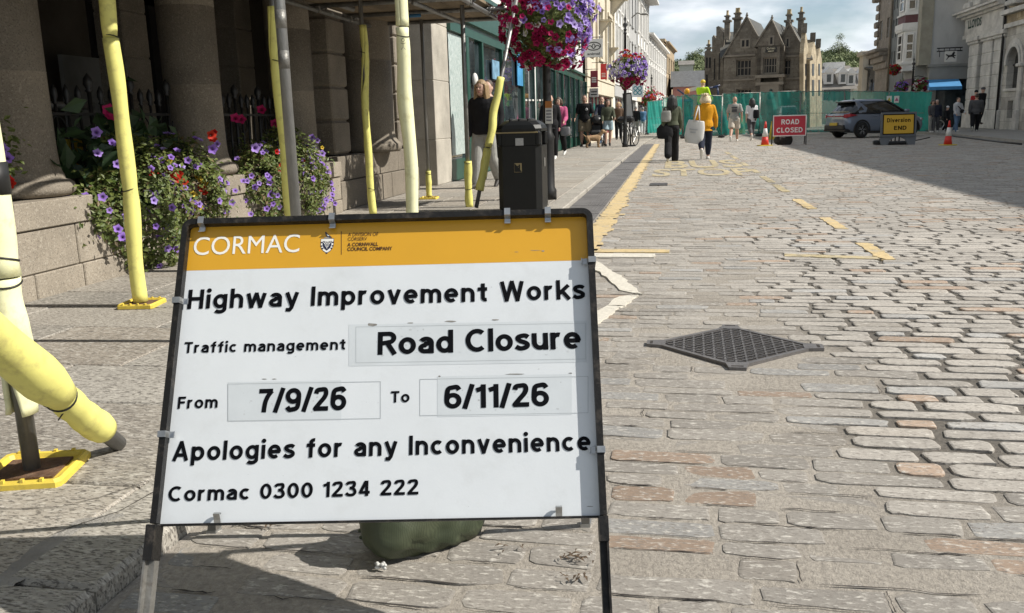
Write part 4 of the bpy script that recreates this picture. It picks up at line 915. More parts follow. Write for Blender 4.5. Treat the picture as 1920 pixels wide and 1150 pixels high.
def sack(c, length, width, height, rot, mb, seed=1, neck=True, nu=44, nv=28, boxy=False):
    rr = random.Random(seed); ph = [rr.uniform(0, 6.28) for _ in range(8)]; rings = []
    for i in range(nu+1):
        t = i/nu; x = (t-.5)*length
        prof_ = max(0.03, (1-abs(2*t-1)**3.2))**.55
        if boxy: prof_ = max(.03, 1-abs(2*t-1)**7)**.5*(1-.06*math.cos(t*6.28))
        if neck and t < .14: prof_ = .2+.8*sstep(.0, .16, t)
        ring = []
        for k in range(nv):
            th = 2*math.pi*k/nv; cy = math.copysign(abs(math.cos(th))**(.75 if math.sin(th) > 0 else .42)*(.62 if boxy else 1), math.cos(th)); cz = math.copysign(abs(math.sin(th))**.8, math.sin(th))
            wr = 1+.045*math.sin(5*th+ph[0]+t*9)+.045*math.sin(11*th+ph[1]-t*22)+.02*math.sin(17*th+t*40)*(.3+abs(2*t-1))+.02*math.sin(t*30+ph[2])
            sag = 1+.12*math.sin(t*math.pi*1.3+ph[3])
            y = cy*width/2*prof_*wr; z = height/2+cz*height/2*min(1, prof_*1.1)*wr*sag
            z = max(0.002+.002*math.sin(k), z) if cz < 0 else z
            X, Y_ = x*math.cos(rot)-y*math.sin(rot), x*math.sin(rot)+y*math.cos(rot); ring.append((c[0]+X, c[1]+Y_, c[2]+z))
        rings.append(ring)
    s_ = mb.smooth; mb.smooth = True; mb.loft(rings); mb.smooth = s_
bg_ = thing('sandbag', 'dark green woven sandbag lying under the roadworks board', 'sandbag', tuple(G(800, 1035)[:2])+(0,))
g1, g2 = G(712, 1074), G(903, 1008); e_ = g2-g1; c0 = (g1+g2)/2; L_ = float(np.linalg.norm(e_)); pn_ = np.array((-e_[1], e_[0], 0))/L_; c0 = c0+pn_*.072; mb = MB(); sack((c0[0]+.022, c0[1]-.004, 0), L_*1.16, .235, .20, math.atan2(e_[1], e_[0]), mb, 3, False, boxy=True); obj('sack', mb, M_sack, bg_)
k0 = G(690, 1030); mb = MB()
for i in range(9):
    a = i*.7; mb.tube([(k0[0]+.05, k0[1]+.05, .05), (k0[0]+.015, k0[1]+.02+.012*math.sin(a), .055+.012*math.cos(a)), (k0[0]-.012, k0[1]+.005+.03*math.sin(a), .055+.03*math.cos(a))], [.012, .008, .004], 6)
obj('tied_neck', mb, M_sack, bg_)
k1 = G(712, 1072); mb = MB(); rr = random.Random(2)
for i in range(14): mb.ell((k1[0]+rr.gauss(0, .006), k1[1]+rr.gauss(0, .004), .01+rr.random()*.015), (.005, .004, .004), 6, 4)
obj('frayed_corner', mb, mat('frayed_white', (.55, .55, .53), .8, var=.3, scale=90), bg_)
# ================================================================== FLOWERS
def leafmat(name, cols, tr=.25):
    m, nt, b = newmat(name); v = posvec(nt); n1 = noise(nt, v, 14, 3); a = nt.nodes.new('ShaderNodeNewGeometry')
    c = ramp(nt, a.outputs['Random Per Island'], 0.0, 1.0, cols[0], cols[1])
    c = mixc(nt, ramp(nt, n1, .5, .62), c, cols[2]); nt.links.new(c, b.inputs['Base Color']); b.inputs['Roughness'].default_value = .5
    b.inputs['Subsurface Weight'].default_value = 0.0; b.inputs['Transmission Weight'].default_value = 0.0
    t = nt.nodes.new('ShaderNodeBsdfTranslucent'); nt.links.new(c, t.inputs['Color']); mxs = nt.nodes.new('ShaderNodeMixShader'); mxs.inputs[0].default_value = tr
    nt.links.new(b.outputs[0], mxs.inputs[1]); nt.links.new(t.outputs[0], mxs.inputs[2]); nt.links.new(mxs.outputs[0], nt.nodes['Material Output'].inputs['Surface']); return m
M_leaf = leafmat('petunia_leaf', ((0.06, 0.10, 0.018), (0.19, 0.225, 0.06), (0.11, 0.135, 0.035)))
M_leafdry = leafmat('dry_stem', ((0.16, 0.11, 0.05), (0.26, 0.20, 0.10), (0.12, 0.09, 0.05)))
M_leafbig = leafmat('broad_leaf', ((0.02, 0.05, 0.018), (0.05, 0.10, 0.035), (0.03, 0.06, 0.025)))
def petal(name, col, edge, thr):
    m, nt, b = newmat(name); a = nt.nodes.new('ShaderNodeAttribute'); a.attribute_name = 'tint'; oi = nt.nodes.new('ShaderNodeObjectInfo')
    c = mixc(nt, a.outputs['Fac'], thr, col); c = mixc(nt, ramp(nt, oi.outputs['Random'], 0, 1), c, mixc(nt, a.outputs['Fac'], thr, edge))
    nt.links.new(c, b.inputs['Base Color']); b.inputs['Roughness'].default_value = .6; b.inputs['Specular IOR Level'].default_value = .2
    t = nt.nodes.new('ShaderNodeBsdfTranslucent'); nt.links.new(c, t.inputs['Color']); mxs = nt.nodes.new('ShaderNodeMixShader'); mxs.inputs[0].default_value = .3
    nt.links.new(b.outputs[0], mxs.inputs[1]); nt.links.new(t.outputs[0], mxs.inputs[2]); nt.links.new(mxs.outputs[0], nt.nodes['Material Output'].inputs['Surface']); return m
PET = {'purple': petal('petal_purple', (0.30, 0.16, 0.62), (0.44, 0.30, 0.74), (.09, .03, .2)), 'lilac': petal('petal_lilac', (0.42, 0.30, 0.78), (0.60, 0.50, 0.86), (.2, .1, .4)),
       'red': petal('petal_red', (0.48, 0.012, 0.012), (0.6, .05, .02), (.2, .005, .005)), 'yellow': petal('petal_yellow', (0.72, 0.50, 0.04), (.78, .62, .1), (.3, .12, .01)),
       'magenta': petal('petal_magenta', (0.42, 0.012, 0.10), (0.58, 0.03, 0.16), (.18, .002, .04)), 'crimson': petal('petal_crimson', (0.22, 0.008, 0.045), (0.34, .01, .07), (.1, .002, .02)),
       'white': petal('petal_white', (0.72, 0.69, 0.66), (0.78, 0.74, 0.78), (.45, .45, .2))}
BLOOM = {}
def bloom_mesh(kind):
    if kind in BLOOM: return BLOOM[kind]
    V = []; F = []; T = []; n = 20
    for k, (rad, z) in enumerate(((.004, -.012), (.008, -.004), (.018, .004), (.030, .007))):
        for i in range(n):
            th = 2*math.pi*i/n; w_ = 1+(.16*math.cos(5*th) if k == 3 else .05*math.cos(5*th)); zz = z+(.006*math.cos(10*th+1) if k == 3 else 0)
            V.append((rad*w_*math.cos(th), rad*w_*math.sin(th), zz)); t = (0, .15, .95, 1)[k]; T.append((t, t, t, 1))
    for k in range(3):
        for i in range(n): j = (i+1) % n; F.append((k*n+i, k*n+j, (k+1)*n+j, (k+1)*n+i))
    me = bpy.data.meshes.new('bloom'); me.from_pydata(V, [], F); at = me.attributes.new('tint', 'FLOAT_COLOR', 'POINT'); at.data.foreach_set('color', np.array(T, dtype=np.float32).ravel())
    me.polygons.foreach_set('use_smooth', [True]*len(F)); me.materials.append(PET[kind]); BLOOM[kind] = me; return me
def bloom(par, kind, p, nrm, s_=1.0, rr=rnd):
    o = bpy.data.objects.new(kind+'_bloom', bloom_mesh(kind)); COL.objects.link(o); o.parent = par
    o.location = tuple(Vector(tuple(map(float, p)))-wloc(par)); q = Vector(nrm).to_track_quat('Z', 'Y'); o.rotation_mode = 'QUATERNION'; o.rotation_quaternion = q; s_ *= .98; o.scale = (s_, s_, s_*rr.uniform(.7, 1.3)); return o
def leaves(mb, pts, size, rr, up=.5, fold=.3):
    for p, nrm in pts:
        s_ = size*rr.uniform(.6, 1.35); d = np.array((rr.gauss(0, 1), rr.gauss(0, 1), rr.gauss(0, .6))); n = np.array(nrm)+np.array((rr.gauss(0, .5), rr.gauss(0, .5), rr.gauss(0, .5)+up)); n /= np.linalg.norm(n)
        d = d-n*(d@n); d /= np.linalg.norm(d); e = np.cross(n, d); p = np.array(p)
        mb.add([p-d*s_*.1, p+d*s_*.42+e*s_*.30+n*s_*.1*fold, p+d*s_*1.0-n*s_*.15, p+d*s_*.42-e*s_*.30+n*s_*.1*fold], [(0, 1, 2), (0, 2, 3)])
SUNV = np.array(tuple(_sv))
def bed(label, y0, y1, seed, blooms, nleaf, group='flower beds along the arcade wall', drape=.30, hz=1.0):
    rr = random.Random(seed); t = thing('flower_bed', label, 'flowers', (FX-.1, (y0+y1)/2, .45), group)
    lf, dr, st, bl = [], [], [], []
    def surf():
        """a point on the mound that spills over the wall: returns point and outward normal"""
        yy = rr.uniform(y0, y1); m = math.sin(math.pi*(yy-y0)/(y1-y0))**.5; a = rr.uniform(-1.15, 1.75)
        lump = 1+.22*math.sin(yy*7.3+seed)+.18*math.sin(yy*15+a*4+seed)
        cx, cz = FX-.12, .50; rx, rz = .30*lump*m+.05, .46*hz*lump*m+.05
        if a < 0: rz *= drape/.46*1.7
        p = np.array((cx+rx*math.cos(a), yy, cz+rz*math.sin(a))); n = np.array((math.cos(a), .35*(2*(yy-y0)/(y1-y0)-1)*1.4-.15, math.sin(a))); return p, n/np.linalg.norm(n)
    for _ in range(nleaf):
        p, n = surf(); k = rr.random(); p = p-n*rr.random()**1.6*.12; clump = math.sin(p[1]*19+p[2]*13)+math.sin(p[2]*23-p[1]*7)
        if clump < -1.25: continue
        (dr if k < .13+.10*math.sin(p[1]*5+1) else lf).append((p, n))
    for _ in range(420):
        p, n = surf(); lf.append((p+n*rr.random()**2*.11+np.array((0, rr.gauss(0, .02), rr.gauss(0, .02))), n))
    mb = MB(); leaves(mb, lf, .042, rr); obj('foliage', mb, M_leaf, t)
    mb = MB(); leaves(mb, dr, .036, rr); obj('dry_foliage', mb, M_leafdry, t)
    mb = MB()
    for _ in range(60):
        p, n = surf(); mb.tube([p-n*.12+np.array((0, 0, -.03)), p-n*.03, p+n*.04+np.array((0, 0, -.02))], .0022, 4)
    obj('stems', mb, M_leafdry, t)
    for kind, px, py, s_ in blooms:
        p = atX(px, py, FX+.10+.12*sstep(430, 330, py)*0); d = _u(CPOS-p); p = p+d*.0; n = d*.75+np.array((.35, -.1, .35))+np.array([rr.gauss(0, .25) for _ in range(3)]); bloom(t, kind, p+d*.07, n, s_*rr.uniform(.85, 1.15), rr)
    for _ in range(min(98-len(blooms), int(len(blooms)*1.0))):
        p, n = surf(); bloom(t, 'purple' if rr.random() < .85 else 'lilac', p+n*.02, n+np.array((.2, -.3, .1)), rr.uniform(.7, 1.0), rr)
    return t
P_ = 'purple'
b1 = [(P_, x, y, s) for x, y, s in ((181, 248, 1), (210, 268, .9), (219, 308, 1.1), (192, 370, 1), (205, 395, .8), (221, 430, 1.1), (230, 445, 1.15), (237, 407, 1), (303, 301, .8), (352, 301, 1), (373, 309, .9), (277, 361, 1), (290, 364, 1.1), (323, 340, .8), (330, 361, 1.25), (352, 372, .9), (276, 396, 1), (345, 386, 1.1), (357, 395, 1.1), (321, 410, 1.1), (313, 427, 1), (285, 430, .7), (298, 445, .9), (332, 448, .9), (329, 467, 1), (398, 280, 1.2), (407, 270, .8), (414, 345, 1.1), (435, 380, 1), (425, 397, .9), (390, 392, .9), (378, 388, .9), (365, 380, .8), (310, 330, .9), (245, 340, .8), (183, 288, .9), (441, 358, .8))]
b1 += [('red', x, y, s) for x, y, s in ((318, 324, 1.3), (325, 330, 1.1), (333, 326, 1.2), (331, 337, 1), (345, 342, 1), (282, 326, .8), (300, 323, .7), (381, 356, 1.0), (384, 362, .9), (396, 254, 1.2), (399, 261, 1.1), (402, 248, .9), (376, 350, .8))]
b1 += [('yellow', x, y, s) for x, y, s in ((371, 390, 1.0), (378, 391, .9), (369, 333, 1.1), (375, 338, .8), (361, 364, .9), (366, 366, .7), (385, 344, .8), (318, 302, .7))]
b2 = [(P_, x, y, s) for x, y, s in ((478, 278, 1.3), (485, 274, 1.1), (471, 330, 1), (486, 344, .9), (503, 333, 1), (505, 343, 1), (508, 365, 1.2), (514, 366, 1), (510, 385, 1.1), (500, 392, 1), (530, 375, .8), (523, 388, 1), (470, 402, .9), (585, 258, 1.1), (595, 264, 1), (589, 278, .9), (604, 288, 1.1), (582, 291, .9), (584, 302, 1), (601, 302, .9), (570, 312, .9), (588, 316, 1), (592, 318, 1), (574, 327, 1.3), (578, 330, 1), (614, 323, 1), (601, 333, .9), (621, 344, 1), (582, 355, .9), (583, 362, 1.1), (596, 362, 1), (602, 363, 1), (604, 360, .9), (623, 365, 1.1), (611, 376, 1.1), (594, 370, .9), (621, 375, .9), (608, 384, .9), (605, 392, 1.1), (597, 396, .9), (628, 382, 1), (568, 300, .8), (456, 340, .8), (625, 355, .9))]
b2 += [('red', x, y, s) for x, y, s in ((568, 301, .9), (525, 318, 1.0), (519, 285, .8), (527, 311, .8))]+[('yellow', 589, 343, .8), ('yellow', 606, 345, .8), ('yellow', 604, 277, .6)]
bed('flower bed of purple, red and yellow blooms over the wall, nearest the camera', 5.2, 7.15, 3, b1, 9500, hz=.88)
bed('flower bed of mostly purple blooms over the wall, behind the bare grey pole', 7.45, 9.45, 8, b2, 8000, hz=.9)
bd = thing('flower_bed', 'small clump of flowers beside the nearest column, mostly hidden by pale foam', 'flowers', (FX-.1, 4.2, .65), 'flower beds along the arcade wall')
mb = MB(); rr = random.Random(6); q = atX(4, 290, FX-.05)
leaves(mb, [((q[0]+rr.gauss(0, .03), q[1]+rr.gauss(0, .07), q[2]+rr.gauss(0, .09)), (.7, -.3, .5)) for _ in range(160)], .045, rr); obj('foliage', mb, M_leaf, bd)
for kind, px, py in (('purple', 14, 297), ('purple', 5, 280), ('red', 18, 345), ('red', 14, 338)): p = atX(px, py, FX+.04); bloom(bd, kind, p, (.6, -.7, .4), 1.1)
# broad leaved geraniums in shade behind the first bed
gt = thing('geranium', 'tall broad leaved plant with pink flower heads in the shade before the railing', 'plant', (FX-.3, 6.2, .5))
mb = MB(); rr = random.Random(12)
leaves(mb, [((-4.12+rr.gauss(0, .10), 6.05+rr.gauss(0, .35), .85+rr.gauss(0, .16)), (.8, -.4, .4)) for _ in range(330)], .15, rr, .2); obj('foliage', mb, M_leafbig, gt)
for px, py in ((208, 212), (204, 207), (212, 216), (441, 222), (452, 224), (490, 206), (515, 232)): p = atX(px, py, -4.05); bloom(gt, 'magenta', p, (.5, -.8, .3), 1.5)

# ================================================================== LITTER BIN
bc = G(983, 396, PZ); BH = dist(bc)*(178/FOC)*1.0; M_bin = mat('black_plastic', (0.0075, 0.008, 0.0075), .42, var=.15, spec=.35, scale=8, bmp=.1, bscale=220); M_gold = mat('gold_trim', (.32, .25, .12), .5)
bin_ = thing('litter_bin', 'black litter bin with domed lid and gold no litter symbol', 'bin', bc)
ca = math.atan2(bc[1], bc[0])            # turned so its front looks down the street a little left of the camera
bx = lambda x, y, z: (bc[0]+x, bc[1]+y, PZ+z)
W2, D2 = .255, .30
def oct_(hx, hy, r, z, fr=0): return [bx(x, y, z) for x, y in ((-hx+r, -hy), (hx-r, -hy), (hx, -hy+r), (hx, hy-r), (hx-r, hy), (-hx+r, hy), (-hx, hy-r), (-hx, -hy+r))]
hx, hy = .245, .27
mb = MB(); mb.loft([oct_(hx-.01, hy-.01, .06, .0), oct_(hx-.01, hy-.01, .06, .03), oct_(hx, hy, .06, .05), oct_(hx, hy, .06, .74)]); obj('body', mb, M_bin, bin_)
mb = MB(); mb.loft([oct_(hx-.05, hy-.05, .05, .74), oct_(hx-.05, hy-.05, .05, .90)]); obj('aperture', mb, M_dark, bin_)
for sx in (-1, 1):
    for sy in (-1, 1): mb = MB(); mb.rbox(bx(sx*hx, sy*hy, .735), bx(sx*(hx-.07), sy*(hy-.07), .90), .02); obj('lid_post', mb, M_bin, bin_)
mb = MB(); mb.rbox(bx(-hx+.05, -hy, .735), bx(hx-.05, -hy+.03, .91), .01); obj('front_panel', mb, M_bin, bin_)
mb = MB(); mb.loft([oct_(hx+.002, hy+.002, .06, .895), oct_(hx+.004, hy+.004, .06, .925), oct_(hx-.01, hy-.01, .07, .965), oct_(hx-.07, hy-.05, .08, 1.01), oct_(hx-.15, hy-.12, .08, 1.03)])
for k in (-.10, .0, .10): mb.rbox(bx(k-.012, -hy+.05, .99), bx(k+.012, hy-.05, 1.036), .008)
obj('lid', mb, M_bin, bin_)
mb = MB(); mb.rbox(bx(-hx-.004, -hy-.005, .878), bx(hx-.03, -hy+.0, .892), .002); obj('gold_band', mb, M_gold, bin_)
mb = MB(); mb.rbox(bx(-.035, -hy-.004, .745), bx(.055, -hy-.001, .825), .002); obj('white_sticker', mb, mat('sticker_white', (.42, .42, .41), .6, var=.1, scale=40, dirt=(.3, .3, .3)), bin_)
mb = MB(); mb.rbox(bx(-.055, -hy-.004, .455), bx(.03, -hy-.001, .555), .002); pl = obj('symbol_plate', mb, M_gold, bin_)
mb = MB(); yy = -hy-.006
mb.add([bx(-.052, yy, .462), bx(-.052, yy, .45+.1), bx(-.045, yy, .55), bx(.027, yy, .465), bx(.027, yy, .459), bx(-.046, yy, .459)], [(0, 1, 2, 3, 4, 5)]); mb.f[-1] = mb.f[-1][::-1]
mb.box(bx(-.005, yy, .47), bx(.012, yy-.0005, .54)); mb.box(bx(-.03, yy, .515), bx(.0, yy-.0005, .525)); obj('symbol', mb, M_bin, pl)
mb = MB(); mb.rbox(bx(hx-.001, -.05, .50), bx(hx+.006, .03, .60), .004); obj('lock_plate', mb, M_greysteel, bin_)

# ================================================================== LAMP POSTS WITH FLOWER BASKETS
def basket(par_name, label, c, rad, seed, mix, nleaf, nbloom, bs, group='hanging baskets on the lamp posts', squash=.95, lsize=.05, tail=True):
    rr = random.Random(seed); t = thing(par_name, label, 'flower basket', c, group); c = np.array(c); pts = []
    def surf():
        d = np.array([rr.gauss(0, 1) for _ in range(3)]); d /= np.linalg.norm(d); lump = 1+.14*math.sin(d[0]*7+seed)+.12*math.sin(d[2]*9+d[1]*5)
        k = np.array((1, 1, squash if d[2] > 0 else squash*1.05))*(1 if d[2] > -.4 else .95); return c+d*rad*lump*k, d
    for _ in range(nleaf):
        p, d = surf(); pts.append((p-d*rad*.35*rr.random()**2, d+np.array((0, 0, -.3))))
    mb = MB(); leaves(mb, pts, lsize, rr, .1); mb.ell(c, (rad*.62,)*3); obj('foliage', mb, M_leaf, t)
    mb = MB(); mb.lathe([(rad*.15, -rad*.72), (rad*.4, -rad*.62), (rad*.5, -rad*.4)], c, 16); obj('liner', mb, mat('basket_liner', (.28, .19, .07), .8, var=.3, scale=20), t)
    obs = []
    rest = {}
    cand = []
    for _ in range(nbloom*2):
        p, d = surf()
        if d@_u(CPOS-c) < -.25: continue
        cand.append((p, d))
        if len(cand) >= nbloom: break
    cand.sort(key=lambda q: -(q[1]@_u(CPOS-c)))
    for i, (p, d) in enumerate(cand):
        kind = mix(d, rr); n = d+np.array((rr.gauss(0, .3), rr.gauss(0, .3)-.2, rr.gauss(0, .3)+.1)); s_ = bs*rr.uniform(.75, 1.15)
        if i < 90: bloom(t, kind, p+d*.02, n, s_, rr)
        else: rest.setdefault(kind, []).append((p+d*.015, n, s_))
    V, F, MI, T, ms = [], [], [], [], []
    for kind, L in rest.items():
        me = bloom_mesh(kind); ms.append(PET[kind]); tt = [tuple(x.color) for x in me.attributes['tint'].data]
        for p, n, s_ in L:
            q = Vector(n).to_track_quat('Z', 'Y').to_matrix(); o_ = len(V)
            for v_ in me.vertices: V.append(tuple(q @ (v_.co*s_)+Vector(tuple(map(float, p-c)))))
            T += tt; F += [tuple(i+o_ for i in f.vertices) for f in me.polygons]; MI += [len(ms)-1]*len(me.polygons)
    if V:
        o = pydata('mixed_blooms', V, F, MI, T, ms, None); o.parent = t; o['kind'] = 'stuff'
    return t
def mixA(d, rr):                         # purple on the sunny upper right, magenta and crimson left and below
    r_ = rr.random()
    if d[0]*.95+d[2]*.55+rr.gauss(0, .18) > .06: return ('lilac' if r_ < .5 else 'purple') if r_ < .86 else 'white' if r_ < .93 else 'magenta'
    if d[2] < -.35: return 'magenta' if r_ < .3 else 'crimson' if r_ < .92 else 'white'
    return 'magenta' if r_ < .36 else 'crimson' if r_ < .74 else 'white' if r_ < .9 else 'purple'
def mixB(d, rr):
    r_ = rr.random()
    if d[2] < -.45: return 'crimson' if r_ < .8 else 'magenta'
    if d[2] > .6: return 'red' if r_ < .5 else 'magenta' if r_ < .7 else 'lilac'
    if d[0] < -.2 and r_ < .45: return 'white'
    return 'purple' if r_ < .55 else 'lilac' if r_ < .9 else 'white'
def mixC(d, rr): r_ = rr.random(); return 'red' if r_ < .35 else 'magenta' if r_ < .7 else 'lilac' if r_ < .85 else 'white'
pc = G(1029, 374, PZ)
def lamp_post(label, p, h, arm_z, arm, rr_=.055, head=True, cat='lamp post', group='black lamp posts'):
    t = thing('lamp_post', label, cat, p, group); x, y, z = p
    mb = MB(); mb.lathe([(rr_*1.9, 0), (rr_*1.9, .12), (rr_*1.5, .16), (rr_*1.45, .75), (rr_*1.7, .80), (rr_*1.1, .86), (rr_, 1.0), (rr_*.8, h-.1), (rr_*1.2, h-.08), (rr_*.7, h)], p, 18); obj('post', mb, M_iron, t)
    mb = MB(); mb.tube([(x, y, z+arm_z), (x+arm*.5, y, z+arm_z+.06), (x+arm, y, z+arm_z)], .016, 8); mb.tube([(x, y, z+arm_z-.25), (x+arm*.6, y, z+arm_z-.05)], .012, 8); obj('bracket', mb, M_iron, t)
    if not head:
        mb = MB(); mb.lathe([(.03, h-.02), (.07, h+.05), (.03, h+.10), (.10, h+.22), (.03, h+.30), (.05, h+.42), (.02, h+.5), (.004, h+.75)], p, 10); obj('finial', mb, M_iron, t)
    if head:
        mb = MB(); mb.lathe([(.03, h), (.10, h+.05), (.17, h+.32), (.19, h+.36), (.10, h+.46), (.04, h+.50), (.05, h+.56), (.005, h+.66)], p, 12); obj('lantern', mb, M_iron, t)
    return t
lp = lamp_post('tall black lamp post close behind the black bin', pc, 3.6, 2.85, .2)
bcen = atY(1026, 36, pc[1]-.32); basket('flower_basket', 'huge flower basket, magenta and lilac, nearest and largest of the baskets', bcen, dist(bcen)*92/FOC, 5, mixA, 3600, 560, 1.4, lsize=.06)
nb = thing('notice_board', 'narrow white and orange notice strapped to the nearest lamp post', 'notice', (pc[0], pc[1]-.1, 1.2))
a0, a1 = atY(1022, 190, pc[1]-.07), atY(1036, 232, pc[1]-.07)
mb = MB(); mb.box((a0[0], pc[1]-.075, a1[2]), (a1[0], pc[1]-.06, a0[2])); obj('board', mb, mat('notice_white', (.62, .61, .58), .6), nb)
hgt = a0[2]-a1[2]; mb = MB(); mb.box((a0[0], pc[1]-.079, a0[2]-hgt*.30), (a1[0], pc[1]-.0755, a0[2])); obj('orange_header', mb, mat('notice_orange', (.45, .17, .04), .6), nb)
for k in range(4): mb = MB(); z_ = a0[2]-hgt*(.42+.14*k); mb.box((a0[0]+.012, pc[1]-.079, z_-.012), (a1[0]-.012, pc[1]-.0755, z_+.006)); obj('printed_line', mb, mat('notice_print', (.2, .2, .22), .6, var=.6, scale=120), nb)
p2 = G(1172, 276, PZ); p2[2] = PZ
lamp_post('black lamp post with a pointed finial beside the parked bicycle', p2, 4.05, 3.15, .3, head=False)
c2_ = atY(1178, 132, p2[1]-.4); basket('flower_basket', 'round flower basket, purple above dark red, in front of the white shop fronts', c2_, dist(c2_)*32/FOC, 9, mixB, 1200, 320, 2.0, lsize=.10)
p3 = G(1221, 246, PZ); lamp_post('black lamp post by the left end of the green netting', p3, 3.9, 3.1, .3, head=False)
c3_ = atY(1218, 186, p3[1]-.5); basket('flower_basket', 'small far basket of red and pink flowers above the netting end', c3_, dist(c3_)*21/FOC, 13, mixC, 500, 130, 3.0, lsize=.16)
# ================================================================== SHOPS AND TERRACES UP THE LEFT SIDE
M_green = mat('dark_green_paint', (0.012, 0.065, 0.045), .35, var=.15, scale=5); M_glass = glass('shop_glass', (0.03, 0.04, 0.045), .03)
M_cream = mat('cream_stucco', (.62, .56, .44), .8, var=.12, scale=1.2, dirt=(.45, .40, .32), bmp=.2, bscale=30); M_stucco = mat('white_stucco', (.70, .69, .66), .8, var=.07, scale=1.2, dirt=(.55, .54, .50), bmp=.15, bscale=30)
M_greyst = mat('grey_stucco', (.42, .42, .41), .8, var=.1, scale=1.3, dirt=(.33, .33, .32)); M_frame = mat('white_window_paint', (.68, .67, .64), .5, var=.06)
M_slate = mat('slate_roof', (.12, .125, .13), .7, var=.25, scale=3, bmp=.5, bscale=25); M_tanst = granite('tan_stone', (.40, .31, .20), sc=20, amt=.3, bmp=.4)
def yOf(px, z=1.0):
    a, b_ = 5.0, 150.0
    for _ in range(60):
        m = (a+b_)/2; c = ROT.T@(np.array((facade_x(m), m, z))-CPOS); a, b_ = (m, b_) if CX+FOC*c[0]/c[2] < px else (a, m)
    return a
def street_building(name, label, px0, px1, top, m, ground, floors, ncol, z_g=2.5, cornice=.25, sill=True, arch=False, pilasters=False, fascia=None, cat='building', group='buildings along the left side of the street', fr=M_frame, glz=M_darkwin):
    y0, y1 = yOf(px0), yOf(px1); p0, p1 = np.array((facade_x(y0), y0, 0)), np.array((facade_x(y1), y1, 0)); u = p1-p0; L = float(np.linalg.norm(u)); u /= L; n = np.array((u[1], -u[0], 0)); z = np.array((0, 0, 1.))
    t = thing(name, label, cat, (p0+p1)/2, group); ops = []; pit = L/ncol; gops = []
    for a_, b_, c_, d_ in ground: gops.append((a_*L, b_*L, c_, d_))
    for c_, d_, wd in floors:
        for k in range(ncol): ops.append((pit*(k+.5-wd/2), pit*(k+.5+wd/2), c_, d_))
    mb = MB(); wall(mb, p0, u, n, L, top, ops+gops, .22); obj('facade', mb, m, t)
    mb = MB(); mb.obox(p0-n*.24, u*L, -n*5, z*(top-.02)); obj('body', mb, m, t)
    for op in ops: window(t, p0, u, n, op, .2, fr, glz, 2, 2, .09)
    for op in gops: window(t, p0, u, n, op, .2, fascia[1] if fascia else fr, M_glass, max(1, int((op[1]-op[0])/1.3)), 1, .10, 'shop_window')
    for op in ops:
        mb = MB(); mb.obox(p0+u*(op[0]-.12)+z*(op[2]-.12)+n*.002, u*(op[1]-op[0]+.24), n*.10, z*.10); obj('window_sill', mb, m, t); mb = MB()
        mb.obox(p0+u*(op[0]-.12)+z*(op[3]+.02)+n*.002, u*(op[1]-op[0]+.24), n*.08, z*.16); obj('window_lintel', mb, m, t)
    mb = MB(); mb.obox(p0+z*(z_g+.35)+n*.003, u*L, n*.10, z*.10); obj('string_course', mb, m, t)
    mb = MB(); mb.obox(p0+z*(top-.30)+n*.003, u*L, n*.12, z*.14); mb.obox(p0+z*(top-.16)-n*.0, u*L, n*cornice, z*.16); mb.obox(p0+z*(top+.0)-n*4, u*L, n*3.9, z*.3); obj('cornice', mb, m, t)
    if pilasters:
        for k in range(ncol+1):
            x = min(L-.32, max(0, k*pit-.16)); mb = MB(); mb.obox(p0+u*x+z*(z_g+.46)+n*.002, u*.32, n*.09, z*(top-.32-z_g-.47)); obj('pilaster', mb, m, t)
    if fascia: mb = MB(); mb.obox(p0+z*(z_g-.28)+n*.003+u*.1, u*(L-.2), n*.07, z*.58); obj('fascia_board', mb, fascia[0], t)
    return t, p0, u, n, L
# the green shop with its granite end pier
y0, y1 = yOf(845), yOf(1098)
shop = thing('green_shop', 'dark green glazed shop front with a pale granite end pier behind the woman', 'shop', (-3.9, 20, 0), 'buildings along the left side of the street')
ypa = yOf(819, .6); gx = facade_x(ypa)
mb = MB()
z_ = .05
for hh in (.75, .95, .9, .9, .9, .9): mb.rbox((gx-.42, ypa, z_+.004), (gx, y0, z_+hh-.004), .008); z_ += hh
mb.box((gx-.41, ypa+.01, 0), (gx-.01, y0-.01, 5)); obj('granite_pier', mb, M_pale, shop)
mb = MB(); mb.box((gx-2.2, ypa+.15, 0), (gx-.43, ypa+.3, 5)); obj('dark_panel', mb, M_gran_d, shop)
for px in (776, 786, 797):
    q = atY(px, 250, ypa); mb = MB(); mb.box((q[0]-.03, ypa+.06, 0), (q[0]+.03, ypa+.14, 4.5)); obj('door_jamb', mb, M_iron, shop)
H_ = 2.62
bounds = [845, 876, 904, 941, 980, 1003, 1022, 1040, 1054, 1066, 1076, 1085, 1098]; Ys = [yOf(b, 1.2) for b in bounds]
fx = lambda y: facade_x(y)-.02
for i in range(len(Ys)-1):
    mb = MB(); mb.quad((fx(Ys[i]), Ys[i], .42), (fx(Ys[i+1]), Ys[i+1], .42), (fx(Ys[i+1]), Ys[i+1], H_), (fx(Ys[i]), Ys[i], H_)); obj('pane', mb, M_glass, shop)
    w_ = .10 if i in (0, 3, 5, 8) else .055; mb = MB(); mb.rbox((fx(Ys[i+1])-.05, Ys[i+1]-w_, .05), (fx(Ys[i+1])+.08, Ys[i+1]+w_, H_), .01); obj('mullion', mb, M_green, shop)
mb = MB(); mb.box((-3.98, y0, .05), (-3.84, y1, .42)); obj('stall_riser', mb, M_green, shop)
mb = MB(); mb.box((-4.0, y0, H_), (-3.78, y1, H_+.22)); mb.box((-4.0, y0, H_+.22), (-3.70, y1, H_+.30)); obj('fascia_beam', mb, M_green, shop)
mb = MB(); mb.box((-4.02, y0+.02, H_+.30), (-3.80, yOf(1046)-.01, 3.55)); obj('green_fascia', mb, M_green, shop)
